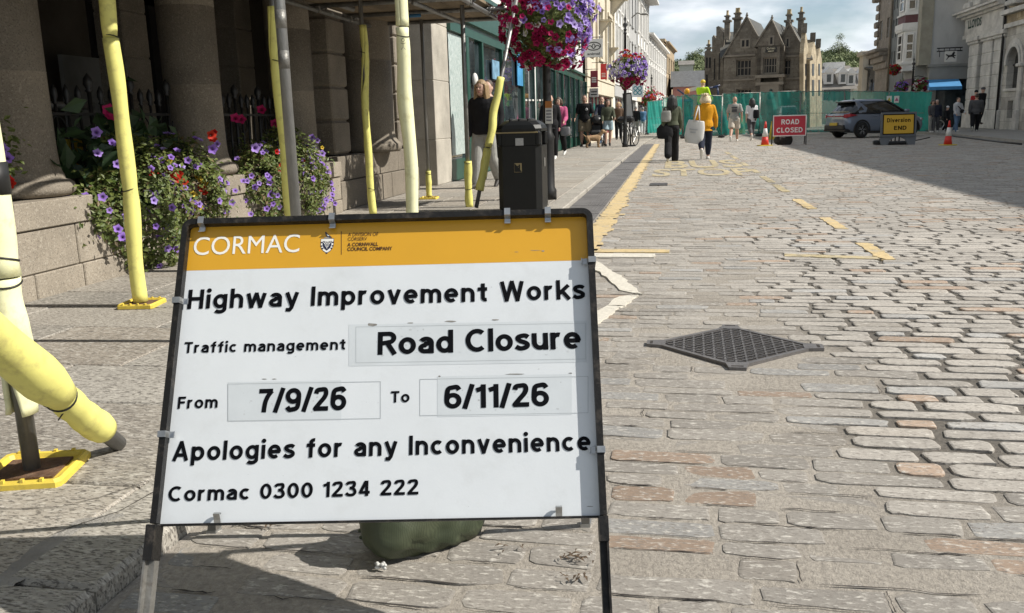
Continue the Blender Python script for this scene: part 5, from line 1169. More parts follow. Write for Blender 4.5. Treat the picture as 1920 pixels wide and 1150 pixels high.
mb = MB(); mb.box((-4.02, yOf(1046), H_+.30), (-3.80, y1, 3.55)); obj('fascia_board', mb, mat('fascia_white', (.66, .66, .66), .5, var=.05), shop)
mb = MB(); mb.box((-9, y0, 0), (-4.05, y1, 7.5)); mb.box((-4.05, y0, 3.56), (-3.86, y1, 7.5)); obj('upper_wall', mb, M_stucco, shop)
mb = MB(); mb.box((-4.06, ypa-.6, 3.4), (-3.70, y0, 7.5)); mb.box((-9, ypa+.32, 0), (-4.4, y0, 7.5)); obj('gable_wall', mb, M_gran_d, shop)
m, nt, b = newmat('sequin_curtain'); v = posvec(nt, (1, 14, 1.6)); n1 = noise(nt, v, 6, 6, .8); n2 = noise(nt, posvec(nt, (1, 5, 2)), 9, 5, .8)
nt.links.new(mixc(nt, ramp(nt, n1, .42, .6), ramp(nt, n2, .35, .65, (.10, .17, .15), (.30, .42, .40)), (.72, .76, .74)), b.inputs['Base Color']); b.inputs['Roughness'].default_value = .3
mb = MB(); mb.quad((fx(Ys[0])+.02, Ys[0]+.02, .5), (fx(Ys[1])+.02, Ys[1]-.12, .5), (fx(Ys[1])+.02, Ys[1]-.12, H_-.03), (fx(Ys[0])+.02, Ys[0]+.02, H_-.03)); obj('window_curtain', mb, m, shop)
def onfac(px, py, k=.03): y = yOf(px, 1.5); p = atY(px, py, y); return np.array((facade_x(y)+k, y, p[2]))
def facpanel(name, px0, py0, px1, py1, m, par, k=.03, t=.02):
    a, b_ = onfac(px0, py0, k), onfac(px1, py0, k); c = onfac(px0, py1, k); mb = MB(); mb.obox((a[0], a[1], c[2]), b_-a+np.array((0, 0, a[2]-b_[2])), (t, 0, 0), (0, 0, a[2]-c[2])); return obj(name, mb, m, par)
facpanel('blue_poster', 921, 112, 934, 148, mat('poster_blue', (.16, .30, .42), .5, var=.5, scale=6), shop); facpanel('blue_poster', 968, 100, 978, 160, mat('poster_sky', (.05, .26, .50), .5, var=.3, scale=3), shop)
for k in range(6): facpanel('safety_dot', 982+k*6.5, 186.5, 985+k*6.5, 189.5, M_signwhite if 'M_signwhite' in globals() else M_frame, shop)
q = onfac(888, 150, -.02+.06); mb = MB(); mb.ell((q[0], q[1], q[2]), (.06, .10, .13)); obj('white_globe', mb, M_frame, shop)
mb = MB(); q = onfac(1000, 100, .06); mb.tube([(q[0], q[1], .05), (q[0], q[1], 2.5)], .02, 8); obj('white_pole', mb, M_frame, shop)
# up the street
M_maroon = mat('maroon_sign', (.20, .015, .03), .5, var=.1); M_redsign = mat('red_sign', (.55, .03, .03), .5, var=.1)
cr_b, q0, qu, qn, qL = street_building('cream_building', 'cream fronted building with a maroon fascia, next beyond the green shop', 1098, 1150, 11.5, M_cream, [(.08, .92, .35, 2.2)], ((3.9, 6.2, .45), (7.3, 9.6, .45)), 3, 2.5, pilasters=True, fascia=(M_cream, M_maroon))
for px, py, s_ in ((1147, 14, .7), (1126, 52, .5), (1143, 100, .4)):
    q = onfac(px, py, .0); mb = MB(); mb.add([(q[0], q[1]-s_*.7, q[2]+s_*.5), (q[0]+s_, q[1]-s_*.7, q[2]+s_*.5), (q[0], q[1]-s_*.7, q[2]-s_*.6), (q[0], q[1]+s_*.7, q[2]+s_*.5), (q[0]+s_, q[1]+s_*.7, q[2]+s_*.5), (q[0], q[1]+s_*.7, q[2]-s_*.6)], [(0, 2, 1), (3, 4, 5), (0, 1, 4, 3), (1, 2, 5, 4), (0, 3, 5, 2)]); mb.box((q[0]-.02, q[1]-s_*.9, q[2]+s_*.5), (q[0]+s_*1.2, q[1]+s_*.9, q[2]+s_*.65)); obj('corbel', mb, M_cream, cr_b)
street_building('white_building', 'tall white stucco building with pilasters, left of the grey strip of wall', 1150, 1177, 12.0, M_stucco, [(.1, .9, .35, 2.4)], ((3.8, 6.2, .5), (7.2, 9.6, .5)), 5, 2.6, pilasters=True, fascia=(M_greyst, M_frame))
street_building('grey_building', 'narrow grey rendered building between white and cream fronts', 1177, 1193, 12.6, M_greyst, [(.1, .9, .35, 2.4)], ((3.8, 6.0, .4), (7.2, 9.4, .4), (10.2, 11.8, .4)), 3, 2.6, fascia=(M_stucco, M_frame))
tc_b = street_building('cream_white_building', 'tall pale building with the deep projecting eaves at the end of the tall row', 1193, 1214, atY(1214, 8, yOf(1214))[2], M_stucco, [(.1, .9, .35, 2.4)], ((3.9, 6.3, .45), (7.4, 9.6, .45)), 4, 2.6, cornice=.95, pilasters=True, fascia=(M_cream, M_frame))
terr = street_building('white_terrace', 'lower white terrace with arched upper windows, beyond the tall pale row', 1214, 1247, atY(1230, 80, yOf(1230))[2], M_stucco, [(.05, .95, .35, 2.4)], ((3.6, 5.6, .42), (6.3, 7.5, .42)), 9, 2.6, cornice=.5, pilasters=True, fascia=(M_stucco, M_frame))
street_building('stone_house', 'tan stone building with a flat cornice at the far end of the left row', 1247, 1263, atY(1256, 88, yOf(1256))[2], M_tanst, [(.1, .9, .35, 2.4)], ((3.6, 5.6, .5), (6.3, 8.0, .5)), 4, 2.6, cornice=.4, fascia=(M_tanst, M_frame))
# hanging signs
def hang(label, px0, py0, px1, py1, Y, m, cat='sign', grp='hanging shop signs on the left'):
    a, b_ = atY(px0, py0, Y), atY(px1, py1, Y); t = thing('hanging_sign', label, cat, ((a[0]+b_[0])/2, Y, b_[2]), grp)
    mb = MB(); mb.rbox((a[0], Y-.02, b_[2]), (b_[0], Y+.02, a[2]), .01); bo = obj('board', mb, m, t)
    mb = MB(); mb.tube([(facade_x(Y), Y, a[2]+.06), (b_[0]+.02, Y, a[2]+.06)], .014, 6); obj('bracket', mb, M_iron, t); return t, bo, a, b_, Y-.0215
t, bo, a, b_, yy = hang('white hanging board with a black oval emblem beside the big flower basket', 1096, 74, 1130, 107, 33.0, mat('sign_offwhite', (.62, .62, .60), .5, var=.04))
cx_, cz_ = (a[0]+b_[0])/2, b_[2]+(a[2]-b_[2])*.60; w2, h2 = (b_[0]-a[0])*.42, (a[2]-b_[2])*.24
def ringy(rx, rz, th, n=28, a0=0, a1=2*math.pi, cz=None, cx=None):
    mb = MB(); A = [(cx or cx_)+rx*math.cos(a0+(a1-a0)*i/n) for i in range(n+1)]; P, Q = [], []
    for i in range(n+1):
        c_, s_ = math.cos(a0+(a1-a0)*i/n), math.sin(a0+(a1-a0)*i/n); P.append(((cx or cx_)+rx*c_, yy-.002, (cz or cz_)+rz*s_)); Q.append(((cx or cx_)+(rx-th)*c_, yy-.002, (cz or cz_)+(rz-th)*s_))
    mb.add(P+Q, [(i, i+1, n+2+i, n+1+i) for i in range(n)]); return mb
M_black = mat('sign_black', (.012, .012, .012), .5)
obj('emblem', ringy(w2, h2, .035), M_black, bo); obj('emblem', ringy(w2*.24, h2*.62, .03, 14), M_black, bo)
for s_ in (-1, 1):
    mb = ringy(w2*.36, h2*.6, .03, 10, R_(10 if s_ > 0 else 170), R_(170 if s_ > 0 else 10), cz_-h2*.35, cx_+s_*w2*.5); obj('emblem', mb, M_black, bo)
mb = MB(); text_on(mb, 'animal', (a[0]+.1, yy-.002, b_[2]+.08), (1, 0, 0), (0, 0, 1), (b_[0]-a[0])-.2, .09, .02); obj('lettering', mb, M_black, bo)
t, bo, a, b_, yy = hang('bright red hanging sign on the cream front', 1126, 120, 1138, 149, 40.0, M_redsign)
mb = MB(); text_on(mb, 'SALE', (a[0]+.04, yy-.002, b_[2]+.34), (1, 0, 0), (0, 0, 1), (b_[0]-a[0])-.08, .12, .02); mb2 = MB()
for k in range(3): mb2.box((a[0]+.05, yy-.004, b_[2]+.1+k*.07), (b_[0]-.06, yy-.001, b_[2]+.13+k*.07))
obj('printed_line', mb2, M_frame, bo)
t, bo, a, b_, yy = hang('maroon hanging sign above a white board, left of the bright red one', 1107, 133, 1121, 164, 37.0, M_maroon)
mb2 = MB()
for k in range(3): mb2.box((a[0]+.05, yy-.004, b_[2]+.2+k*.08), (b_[0]-.06, yy-.001, b_[2]+.245+k*.08))
obj('printed_line', mb2, M_frame, bo)
t, bo, a, b_, yy = hang('white printed board hung below the maroon sign', 1105, 166, 1122, 182, 37.3, mat('sign_offwhite', (.62, .62, .60), .5))
mb2 = MB()
for k in range(2): mb2.box((a[0]+.06, yy-.004, b_[2]+.08+k*.11), (b_[0]-.06, yy-.001, b_[2]+.12+k*.11))
obj('printed_line', mb2, M_black, bo)
t, bo, a, b_, yy = hang('white hanging sign with a teal four ring clover emblem', 1185, 158, 1206, 182, 60.0, mat('sign_paleblue', (.62, .66, .70), .5))
M_teal = mat('emblem_teal', (.02, .20, .26), .5); cx_, cz_ = (a[0]+b_[0])/2, (a[2]+b_[2])/2; r_ = (b_[0]-a[0])*.2
for sx in (-1, 1):
    for sz in (-1, 1): obj('emblem', ringy(r_, r_, .06, 14, cz=cz_+sz*r_*.95, cx=cx_+sx*r_*.95), M_teal, bo)
q = atY(1205, 27, 62); mb = MB(); wl_ = thing('wall_lamp', 'thin bracket street lamp reaching out from the tall pale facades', 'lamp', q)
mb.tube([(facade_x(62), 62, q[2]-.2), ((facade_x(62)+q[0])/2, 62, q[2]+.1), tuple(q)], .04, 8); obj('arm', mb, M_greysteel, wl_); mb = MB(); mb.ell((q[0]+.1, 62, q[2]), (.3, .14, .07)); obj('lamp_head', mb, M_greysteel, wl_)
# ================================================================== THE GABLED STONE HALL ACROSS THE END OF THE STREET
M_hall = granite('hall_stone', (.19, .172, .145), fleck=(.31, .285, .24), dark=(.075, .06, .045), sc=3.2, amt=.6, joints=('Y', .30, .62, 0, 0), bmp=.5, jcol=(.11, .09, .065))
M_hallr = granite('hall_stone_sunlit', (.40, .34, .24), fleck=(.5, .44, .32), dark=(.2, .16, .1), sc=3.2, amt=.5, joints=('X', .30, .62, 0, 0), bmp=.5, jcol=(.24, .2, .14))  # paler copy of the hall stone; sunlight on the flank put into the colour
M_dress = mat('dressed_stone', (.225, .20, .165), .85, var=.2, scale=1.5, bmp=.3, bscale=20); M_hroof = mat('hall_slate', (.075, .075, .07), .8, var=.3, scale=1.2, bmp=.5, bscale=14, dirt=(.12, .11, .07))
M_lead = mat('leaded_glass', (.008, .009, .011), .35, var=.4, spec=.25, scale=5)
th = R_(15); hu = np.array((math.cos(th), -math.sin(th), 0)); hn = np.array((-math.sin(th), -math.cos(th), 0)); hv = -hn; hz = np.array((0, 0, 1.))
hO = atY(1355, 215, 74.0); hO[2] = 0
def FP(px, py, k=0.0): return onplane(px, py, hO+hn*k, hn)
hall = thing('stone_hall', 'old gabled stone hall with tall chimneys and mullioned windows behind the green netting', 'building', tuple(hO+hu*4))
def fpoly(name, pts, k, back, m, par=hall):
    P = [FP(x, y, k) for x, y in pts]; mb = MB(); mb.prism(P, hv*back); return obj(name, mb, m, par)
gb = FP(1355, 300)[2]
def ground(px, k=0): p = FP(px, 200, k); p[2] = -.05; return p
def hwall(px0, px1, pyt, k, ops, t=.3):
    a, b_ = ground(px0, k), ground(px1, k); L = float((b_-a)@hu); top = FP(px0, pyt, k)[2]; O = []
    for x0, y0, x1, y1 in ops:
        c = FP(x0, y1, k); d = FP(x1, y0, k); O.append((float((c-a)@hu), float((d-a)@hu), float(FP((x0+x1)/2, y1, k)[2]-a[2]), float(FP((x0+x1)/2, y0, k)[2]-a[2])))
    return a, L, top-a[2], O
a, L, Hh_, O = hwall(1355, 1507, 108, 0, [(1380, 112, 1409, 143), (1464, 112, 1483, 141), (1380, 167, 1409, 200), (1464, 167, 1483, 200)])
mb = MB(); wall(mb, a, hu, hn, L, Hh_, O, .35); obj('front_wall', mb, M_hall, hall)
mb = MB(); mb.obox(a+hv*.36, hu*L, hv*9, hz*(Hh_-.05)); obj('body', mb, M_hall, hall)
def hwin(o, op, nx, ny): window(hall, o, hu, hn, op, .33, M_dress, M_lead, nx, ny, .09, 'mullioned_window')
hwin(a, O[0], 4, 2); hwin(a, O[1], 3, 2); hwin(a, O[2], 4, 2); hwin(a, O[3], 3, 2)
# gables: A left, C right flush; B on the projecting central bay
def gable(apex, lf, rf, k, back, ops, name='gable'):
    P = [FP(*q, k) for q in (lf, rf, apex)]; mb = MB(); mb.prism(P, hv*.4); g_ = obj(name, mb, M_hall, hall)
    mb = MB(); ap, l_, r_ = P[2], P[0], P[1]
    for e in (l_, r_):
        d = e-ap; mb.prism([ap+hz*.16+hn*.14, e+hz*.16+hn*.14+d*.03, e-hz*.04+hn*.14+d*.03, ap-hz*.06+hn*.14], hv*.5)
    mb.lathe([(.08, 0), (.12, .08), (.05, .16), (.07, .22), (.01, .30)], ap+hz*.1+hv*.1, 8); obj('coping', mb, M_hall, g_)
    mb = MB()
    for e in (l_, r_): mb.prism([ap+hv*.36+hz*.05, e+hv*.36+hz*.05, e+hv*.36-hz*.1, ap+hv*.36-hz*.1], hv*back)
    obj('roof', mb, M_hroof, g_)
    for (x0, y0, x1, y1) in ops:
        p, q = FP(x0, y1, k+.02), FP(x1, y0, k+.02); mb = MB(); mb.obox(p, hu*float((q-p)@hu), hv*.1, hz*(q[2]-p[2])); wn_ = obj('light', mb, M_lead, g_)
        mb = MB(); wd_ = float((q-p)@hu); hh = q[2]-p[2]
        for s_, w_ in ((-.14, .14), (wd_, .14)): mb.obox(p+hu*s_+hn*.02-hz*.1, hu*w_, hv*.1, hz*(hh+.22))
        mb.obox(p+hz*hh+hn*.02, hu*wd_, hv*.1, hz*.12); mb.obox(p-hz*.14+hn*.02, hu*wd_, hv*.1, hz*.14)
        if x1-x0 > 8: mb.obox(p+hu*(wd_/2-.06)+hn*.02, hu*.12, hv*.1, hz*hh)
        obj('surround', mb, M_dress, wn_)
    return g_
gable((1400, 33), (1356, 109), (1440, 105), 0, 6, [(1391, 75, 1404, 88)]); gable((1480, 46), (1446, 100), (1510, 102), 0, 6, [(1475, 73, 1478.5, 87)])
kb = .9; a, L, Hb, O = hwall(1417, 1466, 87, kb, [(1430, 108, 1457, 138)])
z0 = float(FP(1440, 146, kb)[2]-a[2]); mb = MB(); wall(mb, a+hz*z0, hu, hn, L, Hb-z0, [(O[0][0], O[0][1], O[0][2]-z0, O[0][3]-z0)], .3); mb.obox(a, hu*.3, hv*1.0, hz*Hb); mb.obox(a+hu*(L-.3), hu*.3, hv*1., hz*Hb); mb.obox(a+hz*(Hb-.1), hu*L, hv*1, hz*.1); obj('bay', mb, M_hall, hall)
window(hall, a, hu, hn, O[0], .28, M_dress, M_lead, 5, 2, .085, 'mullioned_window')
mb = MB()
for i, (zz, kk, hh) in enumerate(((z0, .12, .22), (z0-.55, .04, .22), (z0-1.1, .0, .55))): mb.obox(a+hz*zz+hn*kk-hu*kk, hu*(L+2*kk), hv*(.95+kk), hz*hh)
mb.obox(a, hu*L, hv*.9, hz*(z0-1.1)); obj('bay_base', mb, M_dress, hall)
gable((1447, 38), (1415, 88), (1469, 88), kb, 7, [(1444, 70, 1448.6, 83)], 'bay_gable')
mb = MB(); p, q = FP(1435, 99, kb+.05), FP(1456, 88, kb+.05); wd_ = float((q-p)@hu); mb.obox(p, hu*wd_, hv*.05, hz*(q[2]-p[2])); sg = obj('sign_board', mb, M_black, hall)
mb = MB(); text_on(mb, "Charlotte's", p+hu*.1+hn*.01+hz*.22, hu, hz, wd_-.2, (q[2]-p[2])*.42, .01); obj('lettering', mb, mat('cream_letters', (.6, .55, .4), .6), sg)
mb = MB(); mb.obox(p+hu*.2+hn*.004+hz*.06, hu*(wd_-.4), hn*.01, hz*.06); obj('printed_line', mb, MATS['cream_letters'], sg)
mb = MB()
for x0, x1, y in ((1356, 1417, 153), (1466, 1507, 150), (1356, 1417, 108), (1470, 1507, 108)):
    p, q = FP(x0, y, 0), FP(x1, y, 0); mb.obox(p+hn*.002, hu*float((q-p)@hu), hn*.1, hz*.14)
obj('string_course', mb, M_dress, hall)
mb = MB()   # main roof between the gables and a parapet behind
p = FP(1350, 60, -7); q = FP(1510, 60, -7); e = FP(1350, 108, -.5); e2 = FP(1510, 108, -.5); mb.prism([e, p, p+hv*7+hz*(e[2]-p[2])], q-p); obj('main_roof', mb, M_hroof, hall)
def chimney(px0, px1, top, cap, base, k, pots, name='chimney'):
    p, q = FP(px0, base, k), FP(px1, base, k); w_ = float((q-p)@hu); zt = FP(px0, top, k)[2]; zc = FP(px0, cap, k)[2]; mb = MB()
    mb.obox(p, hu*w_, hv*w_*.8, hz*(zc-p[2])); mb.obox(p-hu*.12-hv*.12+hz*(zc-p[2]), hu*(w_+.24), hv*(w_*.8+.24), hz*.16); mb.obox(p+hu*.06+hv*.06+hz*(zc-p[2]+.16), hu*(w_-.12), hv*(w_*.8-.12), hz*(zt-zc-.16)); mb.obox(p-hu*.03-hv*.03+hz*(zt-p[2]), hu*(w_+.06), hv*(w_*.8+.06), hz*.10)
    c_ = obj(name, mb, M_hall, hall)
    for i in range(pots): mb = MB(); mb.lathe([(.11, 0), (.14, .06), (.10, .1), (.09, .36), (.11, .40)], p+hu*w_*(i+1)/(pots+1)+hv*w_*.4+hz*(zt-p[2]+.1), 10); obj('chimney_pot', mb, mat('buff_pot', (.42, .33, .19), .8, var=.2), c_)
chimney(1357.5, 1367, 32, 42, 75, -3, 1); chimney(1375, 1387.5, 27, 37, 70, -4, 2); chimney(1472, 1483, 30, 42, 70, -3.5, 2); chimney(1494.5, 1505, 26, 38, 80, -2.5, 1)
# wings: the set back left wing and the sunny gabled right flank
for pts, k, bk in (([(1343, 240), (1343, 51), (1347, 49), (1356, 60), (1356, 240)], -3, 4), ([(1335, 240), (1335, 70), (1338, 66), (1344, 74), (1344, 240)], -6, 4), ([(1321, 240), (1321, 97), (1325, 94), (1336, 97), (1336, 240)], -10, 4)): fpoly('wing', pts, k, bk, M_hall)
chimney(1324.5, 1331.5, 86, 92, 100, -11, 1)
for px0, px1, y0, y1, k in ((1323, 1327, 108, 128, -10), (1329, 1333, 108, 128, -10), (1338, 1341, 110, 150, -6), (1347, 1350, 100, 150, -3), (1323, 1327, 140, 165, -10)):
    p, q = FP(px0, y1, k+.03), FP(px1, y0, k+.03); mb = MB(); mb.obox(p, hu*float((q-p)@hu), hv*.1, hz*(q[2]-p[2])); obj('slit_window', mb, M_lead, hall)
sC = ground(1507); sn = hu.copy()
def SPn(px, py, k=0): return onplane(px, py, sC+sn*k, sn)
def sidepoly(name, pts, k, back, m): P = [SPn(x, y, k) for x, y in pts]; mb = MB(); mb.prism(P, -sn*back); return obj(name, mb, m, hall)
sidepoly('side_wall', [(1508.2, 240), (1508.2, 108), (1541, 130), (1541, 240)], -.02, .2, M_hallr)
for l_, ap, r_, yl, yr, k in ((1506.8, (1511, 57), 1516, 100, 96, .0), (1518.5, (1527, 74), 1531, 112, 106, .25), (1531.5, (1537, 85), 1541, 118, 112, .25)):
    g_ = sidepoly('side_gable', [(l_, 240), (l_, yl), ap, (r_, yr), (r_, 240)], k, .3+k, M_hallr); c = SPn(*ap, k); mb = MB(); mb.box(c+np.array((-.3, -.25, -.2)), c+np.array((.05, .25, .5))); obj('finial', mb, M_hall, g_)
    x0, x1 = l_+(r_-l_)*.36, l_+(r_-l_)*.66
    for y0, y1 in ((120, 142), (150, 180)): P = [SPn(x, y, k+.03) for x, y in ((x0, y1), (x1, y1), (x1, y0), (x0, y0))]; mb = MB(); mb.prism(P, -sn*.1); obj('slit_window', mb, M_lead, g_)
# monument before the hall
mo = G(1443, 240); mo = atY(1443, 240, 60.0); mo[2] = 0; mon = thing('monument', 'stone pedestal with a dark bust behind the green netting', 'statue', mo)
mb = MB(); zt = atY(1443, 186, 60.)[2]
for w_, z0_, z1_ in ((1.1, 0, .3), (.85, .3, .55), (.55, .55, zt-.3), (.72, zt-.3, zt-.18), (.6, zt-.18, zt)): mb.rbox((mo[0]-w_/2, mo[1]-w_/2, z0_), (mo[0]+w_/2, mo[1]+w_/2, z1_), .04)
obj('pedestal', mb, M_dress, mon); mb = MB(); mb.lathe([(.1, zt), (.22, zt+.06), (.25, zt+.25), (.14, zt+.36), (.07, zt+.40), (.11, zt+.47), (.12, zt+.57), (.04, zt+.64)], (mo[0], mo[1], 0), 16); obj('bust', mb, mat('bronze', (.05, .065, .055), .5, metal=.5, var=.3, scale=8), mon)

# ================================================================== BEYOND: roofs, wooded hills
def house(label, px0, px1, y_eave, y_ridge, Y, wallm, roofm, dorm=(), base=0, name='house', depth=8):
    a, b_ = atY(px0, y_eave, Y), atY(px1, y_eave, Y); rz = atY((px0+px1)/2, y_ridge, Y+depth/2)[2]; t = thing(name, label, 'house', ((a[0]+b_[0])/2, Y, 0)); ze = (a[2]+b_[2])/2
    mb = MB(); mb.box((a[0], Y, base), (b_[0], Y+depth, ze)); obj('wall', mb, wallm, t)
    mb = MB(); mb.prism([(a[0]-.3, Y-.4, ze-.1), (a[0]-.3, Y+depth/2, rz), (a[0]-.3, Y+depth+.4, ze-.1)], (b_[0]-a[0]+.6, 0, 0)); obj('roof', mb, roofm, t)
    for px, py in dorm:
        q = atY(px, py, Y+depth*.12); mb = MB(); mb.box((q[0]-.42, Y+.2, q[2]-.55), (q[0]+.42, Y+2.6, q[2]+.55)); mb.prism([(q[0]-.55, Y+.1, q[2]+.55), (q[0]+.55, Y+.1, q[2]+.55), (q[0], Y+.1, q[2]+1.15)], (0, 3, 0)); d_ = obj('dormer', mb, M_stucco, t)
        mb = MB(); mb.box((q[0]-.2, Y+.17, q[2]-.35), (q[0]+.2, Y+.195, q[2]+.4)); obj('dormer_window', mb, M_darkwin, d_)
    return t, a, b_, ze
M_lit = mat('pale_render', (.56, .53, .46), .85, var=.1, dirt=(.45, .42, .36)); M_roofl = mat('weathered_slate', (.20, .185, .165), .8, var=.25, scale=1, bmp=.4, bscale=10); M_pink = mat('pink_render', (.42, .20, .18), .8, var=.1)
t, a, b_, ze = house('long slate roofed house with white dormers right of the hall', 1541, 1600, 166, 124, 95, M_lit, M_roofl, ((1552, 148), (1578, 148), (1593, 150)))
for px in (1549, 1560, 1569, 1579, 1589): q = atY(px, 177, 95); mb = MB(); mb.box((q[0]-.35, 94.93, q[2]-.7), (q[0]+.35, 94.99, q[2]+.6)); w__ = obj('window', mb, M_frame, t); mb = MB(); mb.box((q[0]-.26, 94.9, q[2]-.6), (q[0]+.26, 94.92, q[2]+.5)); obj('pane', mb, M_darkwin, w__)
q = atY(1564, 122, 99); mb = MB(); mb.box((q[0]-1, 98.5, q[2]-1), (q[0]+1, 100, q[2]+.25)); obj('chimney', mb, M_stucco, t)
house('pale gabled house with a dormer, left of the dark stone buildings', 1600, 1632, 160, 126, 104, M_lit, M_roofl, ((1616, 148),))
house('low grey roofed building with pink walls, left of the hall', 1262, 1330, 161, 133, 108, M_pink, M_slate)
t_, a_, bb_, z_ = house('small house up on the wooded hillside, left', 1274, 1300, 121, 114, 235, M_lit, M_roofl)
m, nt, b = newmat('far_foliage'); nn = nt.nodes.new('ShaderNodeNewGeometry'); v = posvec(nt); c = ramp(nt, noise(nt, v, .12, 5), .35, .65, (.085, .125, .06), (.20, .235, .11)); c = mixc(nt, 1.0, c, ramp(nt, nn.outputs['Random Per Island'], 0, 1, (.6, .6, .6), (1.35, 1.3, 1.2)), 'MULTIPLY'); nt.links.new(c, b.inputs['Base Color']); b.inputs['Roughness'].default_value = .8
M_far = m
M_hill = mat('hill_grass', (.06, .08, .04), .9, var=.4, scale=.04)
rr = random.Random(31)
prof = [(1180, 122), (1240, 117), (1270, 112), (1290, 110), (1305, 101), (1325, 104), (1400, 112), (1500, 108), (1545, 96), (1575, 90), (1600, 97), (1640, 98), (1700, 104), (1850, 112)]
def hy(px):
    for (x0, y0), (x1, y1) in zip(prof, prof[1:]):
        if px <= x1: return y0+(y1-y0)*max(0, px-x0)/(x1-x0)
    return prof[-1][1]
mb = MB(); nX = 60; rows = []
for i in range(nX+1):
    px = 1180+670*i/nX; p = atY(px, hy(px)+6, 300); rows.append([(p[0]*.62, 180, -1), (p[0]*.8, 235, p[2]*.62-1.2), (p[0], 300, p[2]-1.2), (p[0]*1.2, 370, p[2]*1.05), (p[0]*1.5, 480, -1)])
mb.smooth = True; mb.loft([r__ for r__ in zip(*rows)], cap=False, closed=False); struct('hills', mb, M_hill)
mb = MB()
def clump(c, R, n, size):
    for _ in range(n):
        d = np.array([rr.gauss(0, 1) for _ in range(3)]); d /= np.linalg.norm(d); p = c+d*R*(rr.random()**.4)*np.array((1, .8, .85)); e1 = np.array([rr.gauss(0, 1) for _ in range(3)]); e1 /= np.linalg.norm(e1); e2 = np.cross(e1, d); s_ = size*rr.uniform(.5, 1.3)
        mb.add([p-e1*s_, p+e2*s_*.6, p+e1*s_, p-e2*s_*.6], [(0, 1, 2, 3)])
for i in range(640):
    px = rr.choice((rr.uniform(1225, 1340), rr.uniform(1530, 1690), rr.uniform(1530, 1690))); k = rr.random()
    Yy = 300-65*k; p = atY(px, hy(px)+5+rr.uniform(-3, 3)+k*30, Yy); R = rr.uniform(1.0, 2.6); clump(p-np.array((0, 0, .4)), R, 110, .36)
struct('far_wood', mb, M_far, 'stuff')
# one tall dark tree crown above the hill line, left, and one at right
def tree(label, px, py, Y, R, n, seed, zb=-1):
    global mb, rr
    rr = random.Random(seed); c = atY(px, py, Y); t = thing('tree', label, 'tree', (c[0], Y, c[2]-R*2.2), 'single trees standing on the far hills'); mb = MB()
    for _ in range(9): clump(c+np.array((rr.gauss(0, R*.55), rr.gauss(0, R*.4), rr.gauss(0, R*.4))), R*.6, int(n*1.8), R*.07)
    obj('crown', mb, M_far, t); mb = MB(); mb.tube([(c[0], Y, c[2]-R*2.3), (c[0]+.1*R, Y, c[2])], [R*.16, R*.07], 8); mb.tube([(c[0], Y, c[2]-R*.9), (c[0]+.6*R, Y, c[2]+.3*R)], [R*.08, R*.03], 6); obj('trunk', mb, mat('bark', (.08, .065, .05), .9, var=.3), t)
tree('dark rounded tree on the hill crest left of the hall', 1310, 112, 285, 2.9, 150, 41); tree('tall dark tree breaking the skyline right of the hall', 1571, 92, 285, 2.6, 150, 42); tree('bushy tree before the wooded hill, lower right of the hall', 1600, 112, 262, 2.6, 150, 43)
# ================================================================== RIGHT SIDE: BANK, GREY GABLE, DARK TERRACE
BX = 15.4; PRZ = .10
RG = 'buildings along the right side of the street'
M_bank = granite('bank_granite', (.50, .48, .44), sc=14, amt=.4, joints=('X', .56, 1.1, .2, .1), bmp=.4, jcol=(.17, .155, .14)); M_bank2 = granite('bank_smooth', (.58, .56, .52), sc=14, amt=.3, bmp=.3); M_gold_st = granite('golden_stone', (.40, .33, .22), sc=9, amt=.5, joints=('X', .3, .5, 0, 0), bmp=.4, jcol=(.2, .17, .12))
def BP(px, py, k=0.): return atX(px, py, BX-k)
def bY(px, k=0.): return BP(px, 215, k)[1]
bank = thing('bank', 'granite bank with a pillared portico, a plain frieze and round arched windows', 'building', (BX, 42, 0), RG)
yL = bY(1800); yM = bY(1873); yR = 6.0
zt = BP(1873, 60)[2]
def bbox(name, y0, y1, z0, z1, k0, k1, m, par=bank, r=0): 
    mb = MB(); (mb.rbox((BX-k1, y0, z0), (BX-k0, y1, z1), r) if r else mb.box((BX-k1, y0, z0), (BX-k0, y1, z1))); return obj(name, mb, m, par)
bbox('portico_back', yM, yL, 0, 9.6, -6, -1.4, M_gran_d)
zc = BP(1860, 62)[2]; zf = BP(1860, 22)[2]
for px0, px1 in ((1806, 1829), (1835, 1849), (1857, 1871)):
    a_, b_ = bY(px1), bY(px0); mb = MB(); z_ = PRZ
    c_ = (a_+b_)/2; w_ = .72
    mb.rbox((BX-.14, c_-w_-.1, PRZ), (BX+.5, c_+w_+.1, PRZ+.9), .03); z_ = PRZ+.9
    while z_ < zc-.4: h_ = min(.56, zc-.35-z_); mb.rbox((BX-.05, c_-w_, z_+.012), (BX+.38, c_+w_, z_+h_-.012), .03); z_ += h_
    mb.box((BX-.02, c_-w_+.03, PRZ), (BX+.35, c_+w_-.03, zc)); mb.rbox((BX-.13, c_-w_-.09, zc-.34), (BX+.45, c_+w_+.09, zc-.2), .03); mb.rbox((BX-.2, c_-w_-.16, zc-.2), (BX+.5, c_+w_+.16, zc), .02); obj('pillar', mb, M_bank2, bank)
bbox('steps', yM+.8, yL-.5, 0, PRZ+.34, -1.3, -.1, M_bank2); bbox('portico_door', (yM+yL)/2-1, (yM+yL)/2+.6, PRZ+.3, 3.4, -1.4, -1.36, M_dark)
fr_ = bbox('frieze', yM, yL+.1, zc, zf, -6, .06, M_bank2); bbox('architrave', yM-.02, yL+.14, zc+.002, zc+.2, -.1, .14, M_bank2)
